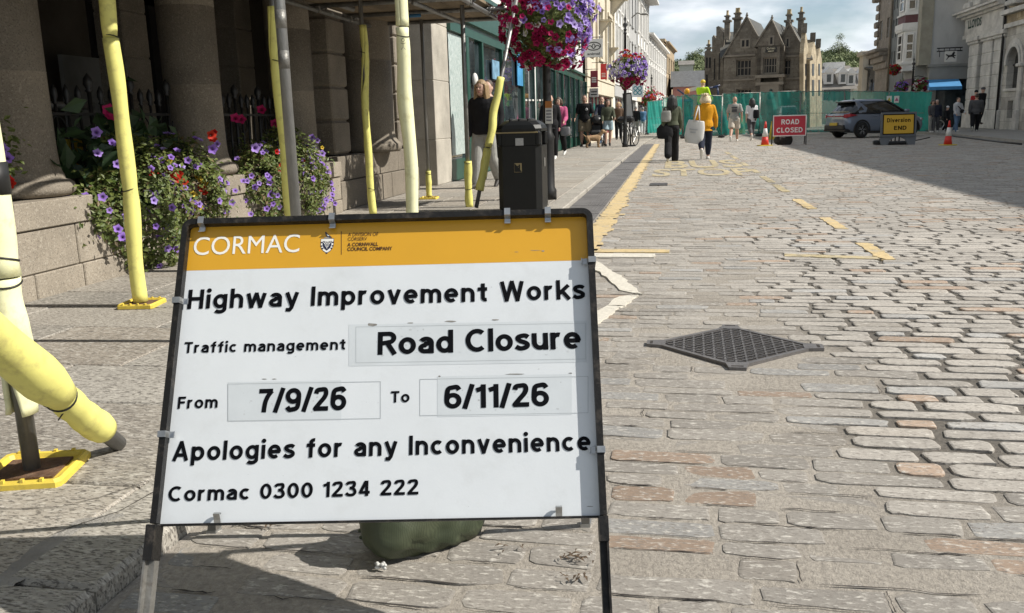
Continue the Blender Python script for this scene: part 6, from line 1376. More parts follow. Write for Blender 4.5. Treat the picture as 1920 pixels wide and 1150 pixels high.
for i, (z0_, z1_, k) in enumerate(((zf, zf+.12, .22), (zf+.12, zf+.26, .45), (zf+.26, zf+.36, .62))): bbox('cornice', yM-.05, yL+.2+k*.6, z0_, z1_, -1, k, M_bank2)
a_, b_ = BP(1818, 50), BP(1843, 42); mb = MB(); text_on(mb, 'LLOYDS', (BX-.075, a_[1], BP(1830, 51)[2]), (0, -1, 0), (0, 0, 1), a_[1]-b_[1], .42, .03); obj('lettering', mb, mat('dark_green_letters', (.012, .05, .035), .5), fr_)
bbox('upper_storey', yM, yL-.2, zf+.37, 10.2, -6, -.25, M_gold_st)
for px in (1812, 1831, 1857): yy = bY(px); mb = MB(); mb.rbox((BX-.25, yy-.38, zf+.7), (BX+.3, yy+.38, 9.5), .05); mb.rbox((BX-.45, yy-.5, zf+.45), (BX+.3, yy+.5, zf+.75), .05); obj('upper_pilaster', mb, M_bank2, bank)
# arched part nearer the camera: two storeys of round arches, plain plinth with small square panels
pit = 2.55; n_ar = int((yM-yR)/pit); spring, rad = 3.05, .82
ops = []
for k in range(n_ar): c_ = (k+.5)*pit+.1; ops.append((c_-rad, c_+rad, 1.98, spring+rad)); ops.append((c_-.34, c_+.34, .62, 1.42))
mb = MB(); o_ = np.array((BX, yM, 0)); u_ = np.array((0, -1., 0)); n_ = np.array((-1., 0, 0)); wall(mb, o_, u_, n_, yM-yR, 4.75, ops, .35)
for k in range(n_ar):                    # spandrels that round the heads of the openings
    c_ = (k+.5)*pit+.1
    for s_ in (-1, 1):
        P = [o_+u_*(c_+s_*rad)+np.array((0, 0, spring))]+[o_+u_*(c_+s_*rad*math.cos(t))+np.array((0, 0, spring+rad*math.sin(t))) for t in np.linspace(0, math.pi/2, 9)][1:]+[o_+u_*(c_+s_*rad)+np.array((0, 0, spring+rad))]; mb.prism(P, -n_*.35)
obj('arcade_wall', mb, M_bank, bank); bbox('body', yR, yM, 0, 9.8, -6, -.4, M_gran_d)
for k in range(n_ar):
    c_ = (k+.5)*pit+.1; cy = yM-c_
    mb = MB()
    for r0, r1, kk in ((rad-.02, rad+.16, .10), (rad+.16, rad+.36, .05)):
        A = [(c_+r0*math.cos(t), spring+r0*math.sin(t)) for t in np.linspace(0, math.pi, 15)]; B_ = [(c_+r1*math.cos(t), spring+r1*math.sin(t)) for t in np.linspace(0, math.pi, 15)]
        mb.loft([[o_+u_*a[0]+np.array((-kk, 0, a[1])), o_+u_*b[0]+np.array((-kk, 0, b[1])), o_+u_*b[0]+np.array((0, 0, b[1])), o_+u_*a[0]+np.array((0, 0, a[1]))] for a, b in zip(A, B_)])
    obj('arch_moulding', mb, M_bank2, bank)
    mb = MB(); mb.rbox((BX-.10, cy-rad-.42, .0), (BX-.0, cy-rad-.02, spring-.14), .02); mb.rbox((BX-.2, cy-rad-.5, spring-.14), (BX, cy-rad+.06, spring), .02); mb.rbox((BX-.16, cy-rad-.46, 0), (BX, cy-rad+.02, 1.0), .02); obj('pier', mb, M_bank2, bank)
    mb = MB(); mb.box((BX+.30, cy-rad, 1.98), (BX+.34, cy+rad, spring+rad)); wn_ = obj('window_pane', mb, M_darkwin, bank)
    mb = MB(); mb.box((BX+.24, cy-.04, 2.06), (BX+.297, cy+.04, spring+rad)); mb.box((BX+.24, cy-rad, spring-.04), (BX+.297, cy-.045, spring+.04)); mb.box((BX+.24, cy+.045, spring-.04), (BX+.297, cy+rad, spring+.04)); obj('glazing_bar', mb, M_iron, wn_)
    mb = MB(); mb.rbox((BX-.08, cy-rad-.1, 1.84), (BX+.02, cy+rad+.1, 1.975), .02); obj('sill', mb, M_bank2, bank)
    mb = MB(); mb.box((BX+.22, cy-.34, .62), (BX+.26, cy+.34, 1.42)); obj('panel', mb, M_darkwin if k % 2 == 0 else M_gran_d, bank)
    mb = MB(); mb.box((BX+.19, cy-.2, 1.05), (BX+.217, cy+.24, 1.4)); obj('notice', mb, M_bank2, bank)
bbox('string_course', yR, yM-.02, 4.75, 4.95, -.3, .14, M_bank2)
bbox('string_course', yR, yM-.02, 4.95, 5.35, -.3, .03, M_gold_st); bbox('cornice', yR, yM-.02, 5.35, 5.55, -.3, .35, M_bank2); bbox('upper_storey', yR, yM-.02, 5.55, 9.9, -.3, -.02, M_gold_st)
for k in range(n_ar): cy = yM-((k+.5)*pit+.1); mb = MB(); mb.rbox((BX-.2, cy-.5, 5.9), (BX+.1, cy+.5, 8.6), .05); mb.rbox((BX-.42, cy-.62, 5.7), (BX+.1, cy+.62, 5.92), .04); obj('upper_window_case', mb, M_bank2, bank)
bbox('parapet', yR, yL, 9.9, 10.35, -6, .3, M_bank2)
mb = MB(); mb.tube([(BX-.12, yM-.02, .1), (BX-.12, yM-.02, 9.5)], .06, 8); obj('drainpipe', mb, M_iron, bank)
mb = MB(); a_ = BP(1896, 38); text_on(mb, 'LLOYDS', (BX-.045, bY(1911), BP(1911, 40)[2]), (0, -1, 0), (0, 0, 1), 1.9, .3, .03); obj('lettering', mb, MATS['dark_green_letters'], bank)
# black horse sign on an iron bracket
Yh = 52.4; a_, b_ = atY(1772, 96, Yh), atY(1793, 116, Yh); hs = thing('horse_sign', 'white hanging sign with a rearing black horse on an iron bracket', 'sign', ((a_[0]+b_[0])/2, Yh, b_[2]))
mb = MB(); mb.rbox((a_[0], Yh-.03, b_[2]), (b_[0], Yh+.03, a_[2]), .01); hb = obj('board', mb, mat('sign_offwhite', (.62, .62, .60), .5), hs)
w_, h_ = b_[0]-a_[0], a_[2]-b_[2]; hp = [(.10, .60), (.20, .56), (.24, .48), (.22, .36), (.12, .22), (.17, .2), (.30, .36), (.34, .42), (.52, .46), (.66, .44), (.74, .34), (.86, .30), (.88, .36), (.80, .42), (.76, .52), (.88, .50), (.92, .58), (.82, .60), (.76, .66), (.80, .74), (.84, .82), (.76, .92), (.70, .94), (.68, .88), (.62, .80), (.56, .66), (.40, .62), (.28, .62), (.18, .70), (.06, .70)]
mb = MB(); mb.prism([(a_[0]+w_*x, Yh-.031, b_[2]+h_*y) for x, y in hp], (0, -.01, 0)); obj('horse_emblem', mb, M_black, hb)
p, q = atY(1757, 91, Yh), atY(1805, 88, Yh); mb = MB()
for dz in (0, -.16): mb.tube([(p[0], Yh, p[2]+dz), (q[0], Yh, p[2]+dz)], .035, 6)
for x in np.linspace(p[0]+.1, q[0]-.1, 5): mb.tube([(x, Yh, p[2]), (x, Yh, p[2]-.16)], .02, 6)
mb.tube([(p[0]+.15, Yh, p[2]-.16), (p[0]+.15, Yh, p[2]-.45)], .02, 6); obj('bracket', mb, M_iron, hs)
# grey gable house with the blue awning and the white bay
GY = 53.4; gx0 = atY(1738, 200, GY)[0]; M_gry = mat('grey_render', (.49, .49, .48), .9, var=.14, scale=.8, dirt=(.40, .40, .39), bmp=.3, bscale=12, stretch=(1, 1, .5)); M_gry2 = mat('grey_band', (.31, .305, .285), .85, var=.08)
gh = thing('grey_gable_house', 'tall grey rendered gable with a blue shop awning and a white bay window', 'building', (gx0+2, GY, 0), RG)
zl = atY(1770, 121, GY)[2]; za = atY(1770, 149, GY)[2]; zb_ = atY(1770, 165, GY)[2]
def gbox(name, x0, x1, y0, y1, z0, z1, m, par=gh, r=0): mb = MB(); (mb.rbox((x0, y0, z0), (x1, y1, z1), r) if r else mb.box((x0, y0, z0), (x1, y1, z1))); return obj(name, mb, m, par)
gbox('gable_wall', gx0, gx0+6, GY+.05, GY+7, zl, 11, M_gry); gbox('ledge', gx0-.1, gx0+6, GY-.1, GY+.3, zl-.12, zl+.02, M_gry2); gbox('fascia', gx0, gx0+6, GY, GY+7, za, zl-.13, M_gry2)
for sx in (0, 1.35): gbox('shop_pier', gx0+.05+sx*2.2, gx0+.42+sx*2.2, GY+.02, GY+.5, 0, za-.01, M_gry2)
gbox('shop_front', gx0+.1, gx0+6, GY+.35, GY+7, 0, za-.01, M_glass)
xw = atY(1722, 120, GY)[0]
gbox('corner_pilaster', xw, gx0+.02, GY-.02, GY+.6, zl, 11, mat('quoin_stone', (.33, .31, .25), .9, var=.2, scale=2, bmp=.3)); gbox('street_wall', xw-.0, gx0, GY+.62, GY+5, 0, 11, M_gry2)
mb = MB(); x0_, x1_ = atY(1737, 150, GY)[0], atY(1797, 150, GY)[0]; mb.prism([(x0_, GY-.05, za), (x0_, GY-.75, zb_+.05), (x0_, GY-.75, zb_-.12), (x0_, GY-.05, zb_-.05)], (x1_-x0_, 0, 0)); obj('awning', mb, mat('awning_blue', (.07, .27, .55), .6, var=.08), gh)
# white two storey bay, on the street face
bx_ = xw-.55; by0, by1 = GY+.75, GY+3.1
def bayring(z, e=0): return [(xw, by0-e*.3, z), (bx_-e, by0+.35-e*.3, z), (bx_-e, by1-.35+e*.3, z), (xw, by1+e*.3, z)]
zs = [atY(1700, y, GY+1.5)[2] for y in (134, 122, 60, 45, 30, -40)]
mb = MB(); mb.loft([bayring(zs[0], .0), bayring(zs[1], .0)], cap=True); mb.loft([bayring(zs[1], .12), bayring(zs[1]+.12, .12)]); mb.loft([bayring(zs[2], .1), bayring(zs[2]+.15, .16), bayring(zs[3], .16)]); mb.loft([bayring(zs[4], .1), bayring(zs[4]+.1, .1)])
obj('bay_mouldings', mb, M_stucco, gh)
def bayfill(z0, z1):
    mb = MB(); R1, R2 = bayring(z0), bayring(z1)
    mb.loft([R1, R2]); obj('bay', mb, M_stucco, gh)
    for i, (p, q) in enumerate(((R1[0], R1[1]), (R1[1], R1[2]), (R1[2], R1[3]))):
        p, q = np.array(p), np.array(q); u = q-p; L = np.linalg.norm(u); u /= L; n = np.array((u[1], -u[0], 0)); n = -n if n[0] > 0 and i == 1 else n
        if n@np.array((-1, -.3, 0)) < 0 and i < 2: n = -n
        h = z1-z0; mb = MB(); mb.obox(p+u*L*.25+n*.01+np.array((0, 0, h*.10)), u*L*.5, n*.02, np.array((0, 0, h*.8))); w__ = obj('bay_window', mb, M_darkwin, gh)
        mb = MB()
        for k in (.0, .33, .62, 1.0): mb.obox(p+u*L*.22+n*.03+np.array((0, 0, h*(.08+.8*k))), u*L*.56, n*.03, np.array((0, 0, .08)))
        for e in (.20, .72): mb.obox(p+u*L*e+n*.035+np.array((0, 0, h*.08)), u*L*.07, n*.03, np.array((0, 0, h*.86)))
        obj('sash', mb, M_frame, w__)
bayfill(zs[1]+.12, zs[2]); bayfill(zs[4]+.1, zs[5]); mb = MB(); mb.loft([bayring(zs[3], .02), bayring(zs[4], .02)]); obj('bay_apron', mb, mat('maroon_band', (.10, .03, .035), .6), gh)
gbox('purple_fascia', xw-.12, xw, GY+.6, GY+3.2, atY(1700, 160, GY+1)[2], atY(1700, 148, GY+1)[2], mat('purple_board', (.07, .02, .08), .5), gh)
# slate hung building with strip windows, and the ornate stone one beyond
sb0 = xw-.05
def slab_building(name, label, px0, px1, Y, xw_, top, m, wins, cat='building', ledge=None):
    """street face on X = xw_, running away from Y to where px1 is sighted"""
    Ye = xw_/((atY(px1, 200, 1.)[0])); t = thing(name, label, cat, (xw_, (Y+Ye)/2, 0), RG); L = Ye-Y; o = np.array((xw_, Ye, 0)); u = np.array((0, -1., 0)); n = np.array((-1., 0, 0)); ops = []
    for z0_, z1_, k, fr0 in wins:
        for i in range(k): ops.append((L*(i+.5-fr0/2)/k, L*(i+.5+fr0/2)/k, z0_, z1_))
    mb = MB(); wall(mb, o, u, n, L, top, ops, .2); obj('street_wall', mb, m, t); mb = MB(); mb.box((xw_+.21, Y, 0), (xw_+5, Ye, top-.03)); mb.box((xw_+.001, Y-.001, 0), (xw_+.21, Y+.06, top-.04)); obj('body', mb, m, t)
    for op in ops: window(t, o, u, n, op, .18, M_greyst, M_darkwin, 1, 2, .07)
    return t, Ye
zz = lambda py: atY(1680, py, 57)[2]
sl_b, Ye = slab_building('slate_building', 'dark grey green slate hung building with narrow strip windows', 1690, 1664, GY+3.2, sb0, 11, mat('slate_hanging', (.17, .18, .175), .8, var=.2, scale=2, bmp=.3, bscale=8), ((zz(135), zz(92), 5, .5), (zz(65), zz(30), 5, .5), (zz(10), zz(-30), 5, .5)))
st_b, Ye2 = slab_building('ornate_stone_building', 'dark weathered stone building with a big bracketed balcony and carved edge', 1664, 1637, Ye+.02, sb0, 11.2, granite('weathered_stone', (.26, .225, .185), sc=5, amt=.4, bmp=.4), ((zz(60), zz(20), 2, .4),))
mb = MB(); zb0 = atY(1645, 102, Ye+3)[2]
for i, (k, z0_, h_) in enumerate(((.9, 0, .2), (.65, -.25, .25), (.4, -.6, .35), (.2, -1.0, .4))): mb.rbox((sb0-k, Ye+.3, zb0+z0_), (sb0+.05, Ye2-.2, zb0+z0_+h_), .04)
obj('balcony', mb, MATS['weathered_stone'], st_b); rr = random.Random(3); mb = MB()
for i in range(16): z_ = zb0+.6+i*.55; k = .12+.3*rr.random()**2; mb.rbox((sb0-k, Ye2-.5, z_), (sb0+.02, Ye2+.12+rr.random()*.25, z_+.4), .06)
obj('carved_quoins', mb, MATS['weathered_stone'], st_b)
mb = MB(); mb.tube([(sb0-.1, Ye-.05, 0), (sb0-.1, Ye-.05, 11)], .07, 8); obj('drainpipe', mb, mat('brown_pipe', (.18, .15, .11), .7), st_b)
Yk = 72.0; a_, b_ = atY(1619, 100, Yk), atY(1643, 175, Yk); kb_ = thing('pale_corner_building', 'small pale building with a dark bow window, right of the dormer houses', 'building', ((a_[0]+b_[0])/2, Yk, 0), RG)
gbox('wall', a_[0], b_[0]+2, Yk, Yk+1.4, 0, a_[2], mat('pale_shade_render', (.40, .37, .31), .85, var=.15, scale=1), kb_); mb = MB(); mb.rbox((a_[0]-.2, Yk-.25, a_[2]-.2), (b_[0]+2, Yk+1.5, a_[2]+.15), .05); obj('cornice', mb, MATS['pale_shade_render'], kb_)
p, q = atY(1626, 168, Yk-.2), atY(1645, 132, Yk-.2); mb = MB(); mb.lathe([(.0, p[2]-.2), ((q[0]-p[0])/2+.1, p[2]-.15), ((q[0]-p[0])/2, p[2]), ((q[0]-p[0])/2, q[2]), ((q[0]-p[0])/2+.25, q[2]+.1), ((q[0]-p[0])/2+.25, q[2]+.25)], ((p[0]+q[0])/2, Yk, 0), 10); obj('bow_window', mb, M_darkwin, kb_)
p, q = atY(1629, 122, Yk-.1), atY(1638, 102, Yk-.1); gbox('upper_window', p[0], q[0], Yk-.08, Yk+.02, p[2], q[2], M_darkwin, kb_)
# pavement on the right with its kerb
mb = MB(); P = [tuple(G(x, y)[:2]) for x, y in ((1700, 250), (1790, 256), (1850, 262), (1920, 270))]; P = [(12.6, 60)]+P+[(9.6, 20), (9.0, -3), (22, -3), (22, 60)]
mb.prism([(x, y, PRZ) for x, y in P], (0, 0, -.16)); struct('right_pavement', mb, mat('right_paving', (.27, .26, .24), .9, var=.15, scale=1.5, bmp=.3, bscale=30))
# ================================================================== STREET FURNITURE, BARRIERS, VEHICLES
# ---- manhole grating, set diagonally in the setts
mh = [G(1238, 648), G(1348, 616), G(1528, 655), G(1395, 693)]; cen = sum(mh)/4
man = thing('manhole_cover', 'square iron grating set diagonally in the granite setts', 'drain cover', (cen[0], cen[1], 0))
M_castiron = mat('cast_iron', (.165, .155, .15), .5, metal=.4, var=.2, scale=12, bmp=.25, bscale=110, dirt=(.12, .11, .10))
e1 = mh[2]-mh[0]; e2 = mh[1]-mh[3]; d1, d2 = e1/2, e2/2
hs_ = .5*(np.linalg.norm(e1)+np.linalg.norm(e2))/2; a1 = e1/np.linalg.norm(e1); a2 = np.array((-a1[1], a1[0], 0)); zc_ = .004
f = lambda u, v, z: (cen[0]+a1[0]*u*hs_+a2[0]*v*hs_, cen[1]+a1[1]*u*hs_+a2[1]*v*hs_, z)
mb = MB(); mb.prism([f(1.0, 0, .0105), f(0, 1.0, .0105), f(-1.0, 0, .0105), f(0, -1.0, .0105)], (0, 0, -.03)); obj('pan', mb, M_gap, man)
def bar_(mb, P, z0, z1): mb.prism([f(*p, z1) for p in P], (0, 0, z0-z1))
mb = MB(); o_, i_ = 1.04, .955
C4 = [(1, 0), (0, 1), (-1, 0), (0, -1)]
for k in range(4): (x0, y0), (x1, y1) = C4[k], C4[(k+1) % 4]; bar_(mb, [(x0*o_, y0*o_), (x1*o_, y1*o_), (x1*i_, y1*i_), (x0*i_, y0*i_)], 0, .0145)
for x0, y0 in C4:                        # the four corner lugs with a slot in each
    t = (-y0, x0); P = [(x0*.86+t[0]*.14, y0*.86+t[1]*.14), (x0*1.10+t[0]*.10, y0*1.10+t[1]*.10), (x0*1.10-t[0]*.10, y0*1.10-t[1]*.10), (x0*.86-t[0]*.14, y0*.86-t[1]*.14)]; bar_(mb, P, 0, .0155)
obj('frame', mb, M_castiron, man)
mb = MB()
for x0, y0 in C4:
    t = (-y0, x0); c_ = 1.04; bar_(mb, [(x0*(c_+.018)+t[0]*.07, y0*(c_+.018)+t[1]*.07), (x0*(c_+.018)-t[0]*.07, y0*(c_+.018)-t[1]*.07), (x0*(c_-.018)-t[0]*.07, y0*(c_-.018)-t[1]*.07), (x0*(c_-.018)+t[0]*.07, y0*(c_-.018)+t[1]*.07)][::1], .012, .0162)
obj('lug_slot', mb, M_gap, man)
mb = MB(); n = 15
for half in range(2):
    pass
step = 2/ (n+1)
# bars of the grating: rows of short raised bricks between slots, parallel to the near right edge
q1, q2 = np.array((.5, -.5)), np.array((.5, .5))
for i in range(n):
    for j in range(n):
        s_ = -1+(i+.75)*(2/(n+.5)); t_ = -1+(j+.5+(.25 if i % 2 else -.0))*(2/(n+.5))
        c_ = q1*s_*.94+q2*t_*.94; ex, ey = .037, .0115
        if abs(c_[0])+abs(c_[1]) > .93: continue
        dx, dy = np.array((.707, .0))*0, 0
        bar_(mb, [(c_[0]-ex, c_[1]-ey), (c_[0]+ex, c_[1]-ey), (c_[0]+ex*.9, c_[1]+ey), (c_[0]-ex*.9, c_[1]+ey)], .010, .0148)
for i in range(-7, 8): x = i*.125; w_ = .93-abs(x); bar_(mb, [(x-.012, -w_), (x+.012, -w_), (x+.012, w_), (x-.012, w_)], .010, .0128)
obj('grate', mb, M_castiron, man)
# ---- small gully grating by the yellow line
dg = G(1235, 347); gt_ = thing('gully_grate', 'small dark iron gully grating beside the yellow line', 'drain cover', dg)
mb = MB(); mb.box((dg[0]-.14, dg[1]-.24, 0), (dg[0]+.14, dg[1]+.24, .0125)); obj('pan', mb, M_gap, gt_); mb = MB()
for k in range(7): mb.box((dg[0]-.135, dg[1]-.23+k*.068, .013), (dg[0]+.135, dg[1]-.19+k*.068, .018))
obj('bars', mb, M_castiron, gt_)

# ---- red ROAD CLOSED board
M_redb = mat('red_board', (.50, .018, .035), .4, var=.06, scale=3); M_blackp = mat('black_frame', (.012, .012, .012), .45)
def board_at(px0, py0, px1, py1, foot, lean, yaw=0):
    c = G((px0+px1)/2, foot); Y = c[1]; a, b_ = atY(px0, py1, Y-.05), atY(px1, py0, Y-.05); return c, a, b_
c, a, b_ = board_at(1448, 215, 1512, 256, 272, 0)
rc_ = thing('road_closed_sign', 'red board reading ROAD CLOSED in white letters on thin black legs', 'sign', (c[0], c[1], 0)); Y = c[1]; w_, h_ = b_[0]-a[0], b_[2]-a[2]; ln_ = .10; up_ = _u(np.array((0, ln_, 1.0))); X_ = np.array((1., 0, 0)); nn_ = np.cross(X_, up_); o_ = np.array((a[0], Y-.2, a[2]))
mb = MB(); mb.obox(o_+nn_*-.02, X_*w_, up_*h_, nn_*.02); pn = obj('panel', mb, M_redb, rc_)
mb = MB()
for u0, u1, v0, v1 in ((.0, w_, 0, .03), (0, w_, h_-.03, h_), (0, .03, .03, h_-.03), (w_-.03, w_, .03, h_-.03)): mb.obox(o_+X_*u0+up_*v0+nn_*.001, X_*(u1-u0), up_*(v1-v0), nn_*.004)
obj('white_border', mb, M_signwhite, pn)
for txt, v, u0, u1 in (('ROAD', .56, .25, .78), ('CLOSED', .17, .11, .89)): mb = MB(); stroke_text(mb, txt, o_+X_*w_*u0+up_*h_*v+nn_*.004, X_, up_, w_*(u1-u0), h_*.24, .19, .12); obj('lettering', mb, M_signwhite, pn)
for s_ in (0, 1):
    x = a[0]+(.0 if s_ == 0 else w_); mb = MB(); mb.tube([o_+X_*(x-a[0])+up_*h_-nn_*.03, (x+(-.03 if s_ == 0 else .0), Y-.2-ln_*a[2], 0)], .018, 6); obj('leg', mb, M_blackp, rc_); mb = MB(); mb.tube([o_+X_*(x-a[0])+up_*h_-nn_*.06, (x+.02, Y+.35, 0)], .018, 6); obj('rear_leg', mb, M_blackp, rc_)
sbg = thing('sandbag', 'small dark sandbag on the setts under the red board', 'sandbag', G(1470, 273)); q = G(1468, 272); mb = MB(); sack((q[0], q[1], 0), .66, .4, .34, .1, mb, 8, False); obj('sack', mb, mat('dark_sack', (.028, .027, .024), .8, var=.4, scale=8), sbg)
# ---- yellow Diversion END board in a grey plastic frame
c, a, b_ = board_at(1653, 213, 1715, 253, 272, 0); Y = c[1]; w_, h_ = b_[0]-a[0], b_[2]-a[2]; dv = thing('diversion_sign', 'yellow board reading Diversion END in a grey plastic frame', 'sign', (c[0], c[1], 0))
M_gplast = mat('grey_plastic', (.11, .12, .13), .5, var=.12, scale=5); M_yelb = mat('yellow_board', (.62, .36, .012), .4, var=.05); up_ = _u(np.array((0, .12, 1.))); nn_ = np.cross(X_, up_); o_ = np.array((a[0], Y-.15, a[2]))
mb = MB(); mb.obox(o_-X_*.06-up_*.06-nn_*.03, X_*(w_+.12), up_*(h_+.12), nn_*.04)
obj('frame', mb, M_gplast, dv)
for s_ in (0, 1):
    x = .05 if s_ == 0 else w_-.05; k = 1 if s_ == 0 else -1; zt = o_-up_*.06
    P = [zt+X_*(x-.13*k)-nn_*.03, zt+X_*(x+.40*k)-nn_*.03, zt+X_*(x+.20*k)-up_*.10-nn_*.03, zt+X_*(x+.13*k)-up_*.28-nn_*.03, np.array((zt[0]+x+.10*k, zt[1]-.12*zt[2], 0)), np.array((zt[0]+x-.08*k, zt[1]-.12*zt[2], 0))]; mb = MB(); mb.prism(P, (0, .07, 0)); obj('leg', mb, M_gplast, dv)
    mb = MB(); mb.tube([o_+X_*x+up_*h_, (o_[0]+x, Y+.5, 0)], .03, 6); obj('rear_leg', mb, M_gplast, dv)
mb = MB(); mb.obox(o_+nn_*.0115, X_*w_, up_*h_, nn_*.006); pn = obj('panel', mb, M_yelb, dv)
mb = MB()
for u0, u1, v0, v1 in ((.0, w_, 0, .03), (0, w_, h_-.03, h_), (0, .03, .03, h_-.03), (w_-.03, w_, .03, h_-.03)): mb.obox(o_+X_*u0+up_*v0+nn_*.018, X_*(u1-u0), up_*(v1-v0), nn_*.003)
obj('black_border', mb, M_ink, pn)
for txt, v, u0, u1, hh in (('Diversion', .60, .13, .87, .20), ('END', .22, .36, .75, .20)): mb = MB(); stroke_text(mb, txt, o_+X_*w_*u0+up_*h_*v+nn_*.019, X_, up_, w_*(u1-u0), h_*hh, .2, .13); obj('lettering', mb, M_ink, pn)
wt = thing('base_weight', 'black rubber weight lying under the yellow diversion board', 'weight', (c[0], c[1], 0)); mb = MB(); mb.rbox((c[0]-.55, Y-.1, 0), (c[0]+.35, Y+.35, .12), .05); mb.rbox((c[0]-.75, Y, .02), (c[0]-.5, Y+.2, .16), .03); obj('slab', mb, M_blackp, wt); mb = MB()
for k in range(3): mb.tube([(c[0]-.2+k*.12, Y+.1, .1), (c[0]-.18+k*.12, Y+.15, .62)], .02, 6)
mb.tube([(c[0]+.3, Y+.1, .08), (c[0]+.7, Y+.05, .16), (c[0]+.95, Y, .22)], .02, 6); obj('strap', mb, M_blackp, wt)
# ---- traffic cones
M_cred = mat('cone_red', (.62, .03, .02), .5, var=.08); M_cwht = mat('cone_white', (.68, .67, .64), .4, var=.06); M_cyel = mat('cone_base', (.55, .42, .03), .6, var=.15, scale=10)
def cone(label, px, pyb, pyt):
    c = G(px, pyb); h = (pyb-pyt)*dist(c)/FOC; t = thing('traffic_cone', label, 'cone', c, 'red and white traffic cones'); b = h*.27; rad = lambda z: h*(.17-.145*z)
    mb = MB(); mb.rbox((-b, -b, 0), (b, b, h*.045), h*.02); obj('base', mb, M_cyel, t, False)
    def sec(z0, z1, m, nm, k=1.0): mb = MB(); mb.lathe([(rad(z0)*k, h*z0), (rad(z1)*k, h*z1)], (0, 0, 0), 20); obj(nm, mb, m, t, False)
    sec(.04, .38, M_cred, 'lower_cone'); sec(.38, .72, M_cwht, 'white_sleeve', 1.03); sec(.72, 1.0, M_cred, 'tip'); t.rotation_euler[2] = .2; return t
cone('red and white cone beside the left leg of the red board', 1434, 274, 229); cone('red and white cone standing alone near the right kerb', 1777, 273, 227)
# ---- yellow folding hazard boards
for label, px, pyb, pyt in (('yellow folding hazard board between the bald man and the woman in white', 1387, 251, 217), ('yellow lamp board half hidden behind the red board', 1452, 262, 228)):
    c = G(px, pyb); h = (pyb-pyt)*dist(c)/FOC; t = thing('hazard_board', label, 'hazard board', c, 'yellow hazard boards'); x, y, _ = c; w_ = h*.3
    for s_, nm in ((-1, 'front_leaf'), (1, 'rear_leaf')):
        mb = MB(); mb.prism([(x-w_, y+s_*h*.25, 0), (x+w_, y+s_*h*.25, 0), (x+w_*.65, y, h), (x-w_*.65, y, h)], (0, -.03*s_, 0)); lf_ = obj(nm, mb, M_cyel, t)
        if s_ < 0: mb = MB(); mb.lathe([(.0, 0), (h*.16, 0), (h*.16, .02), (0, .02)], (0, 0, 0), 12); o2 = obj('dark_symbol', mb, M_rust, lf_, False); o2.location = (0, -h*.25*.62-.03, h*.40); o2.rotation_euler = (R_(76), 0, 0)
# ---- shadow gap along the right kerb, drawn as a dark tube
P = [G(x, y) for x, y in ((1782, 254), (1800, 257), (1850, 263), (1890, 268), (1930, 272))]; hs2 = thing('hose', 'thick black hose lying along the right hand kerb', 'hose', P[0]); mb = MB(); mb.tube([(p[0]-.22, p[1], .03) for p in P], .03, 8); obj('tube', mb, M_blackp, hs2)  # no real hose: dark tube standing in for the kerb's shadow gap

# ---- site fencing hung with green netting
m, nt, b = newmat('debris_netting'); v = posvec(nt); n1 = noise(nt, v, .8, 5, .6); c_ = ramp(nt, n1, .3, .7, (.012, .27, .22), (.03, .42, .35)); nt.links.new(c_, b.inputs['Base Color']); b.inputs['Roughness'].default_value = .6
tr = nt.nodes.new('ShaderNodeBsdfTransparent'); tl = nt.nodes.new('ShaderNodeBsdfTranslucent'); nt.links.new(c_, tl.inputs['Color']); m1 = nt.nodes.new('ShaderNodeMixShader'); m1.inputs[0].default_value = .4; m2 = nt.nodes.new('ShaderNodeMixShader')
nt.links.new(b.outputs[0], m1.inputs[1]); nt.links.new(tl.outputs[0], m1.inputs[2]); nt.links.new(ramp(nt, noise(nt, v, .5, 3), .3, .7, (.52, .52, .52), (.70, .70, .70)), m2.inputs[0]); nt.links.new(tr.outputs[0], m2.inputs[1]); nt.links.new(m1.outputs[0], m2.inputs[2]); nt.links.new(m2.outputs[0], nt.nodes['Material Output'].inputs['Surface'])
M_net = m; m = M_net.copy(); m.name = 'debris_netting_double'; m2_ = [n for n in m.node_tree.nodes if n.type == 'MIX_SHADER' and n.inputs[1].links and n.inputs[1].links[0].from_node.type == 'BSDF_TRANSPARENT'][0]
m.node_tree.links.remove(m2_.inputs[0].links[0]); m2_.inputs[0].default_value = .93; M_net2 = m
FG = 'site fence panels hung with green netting'
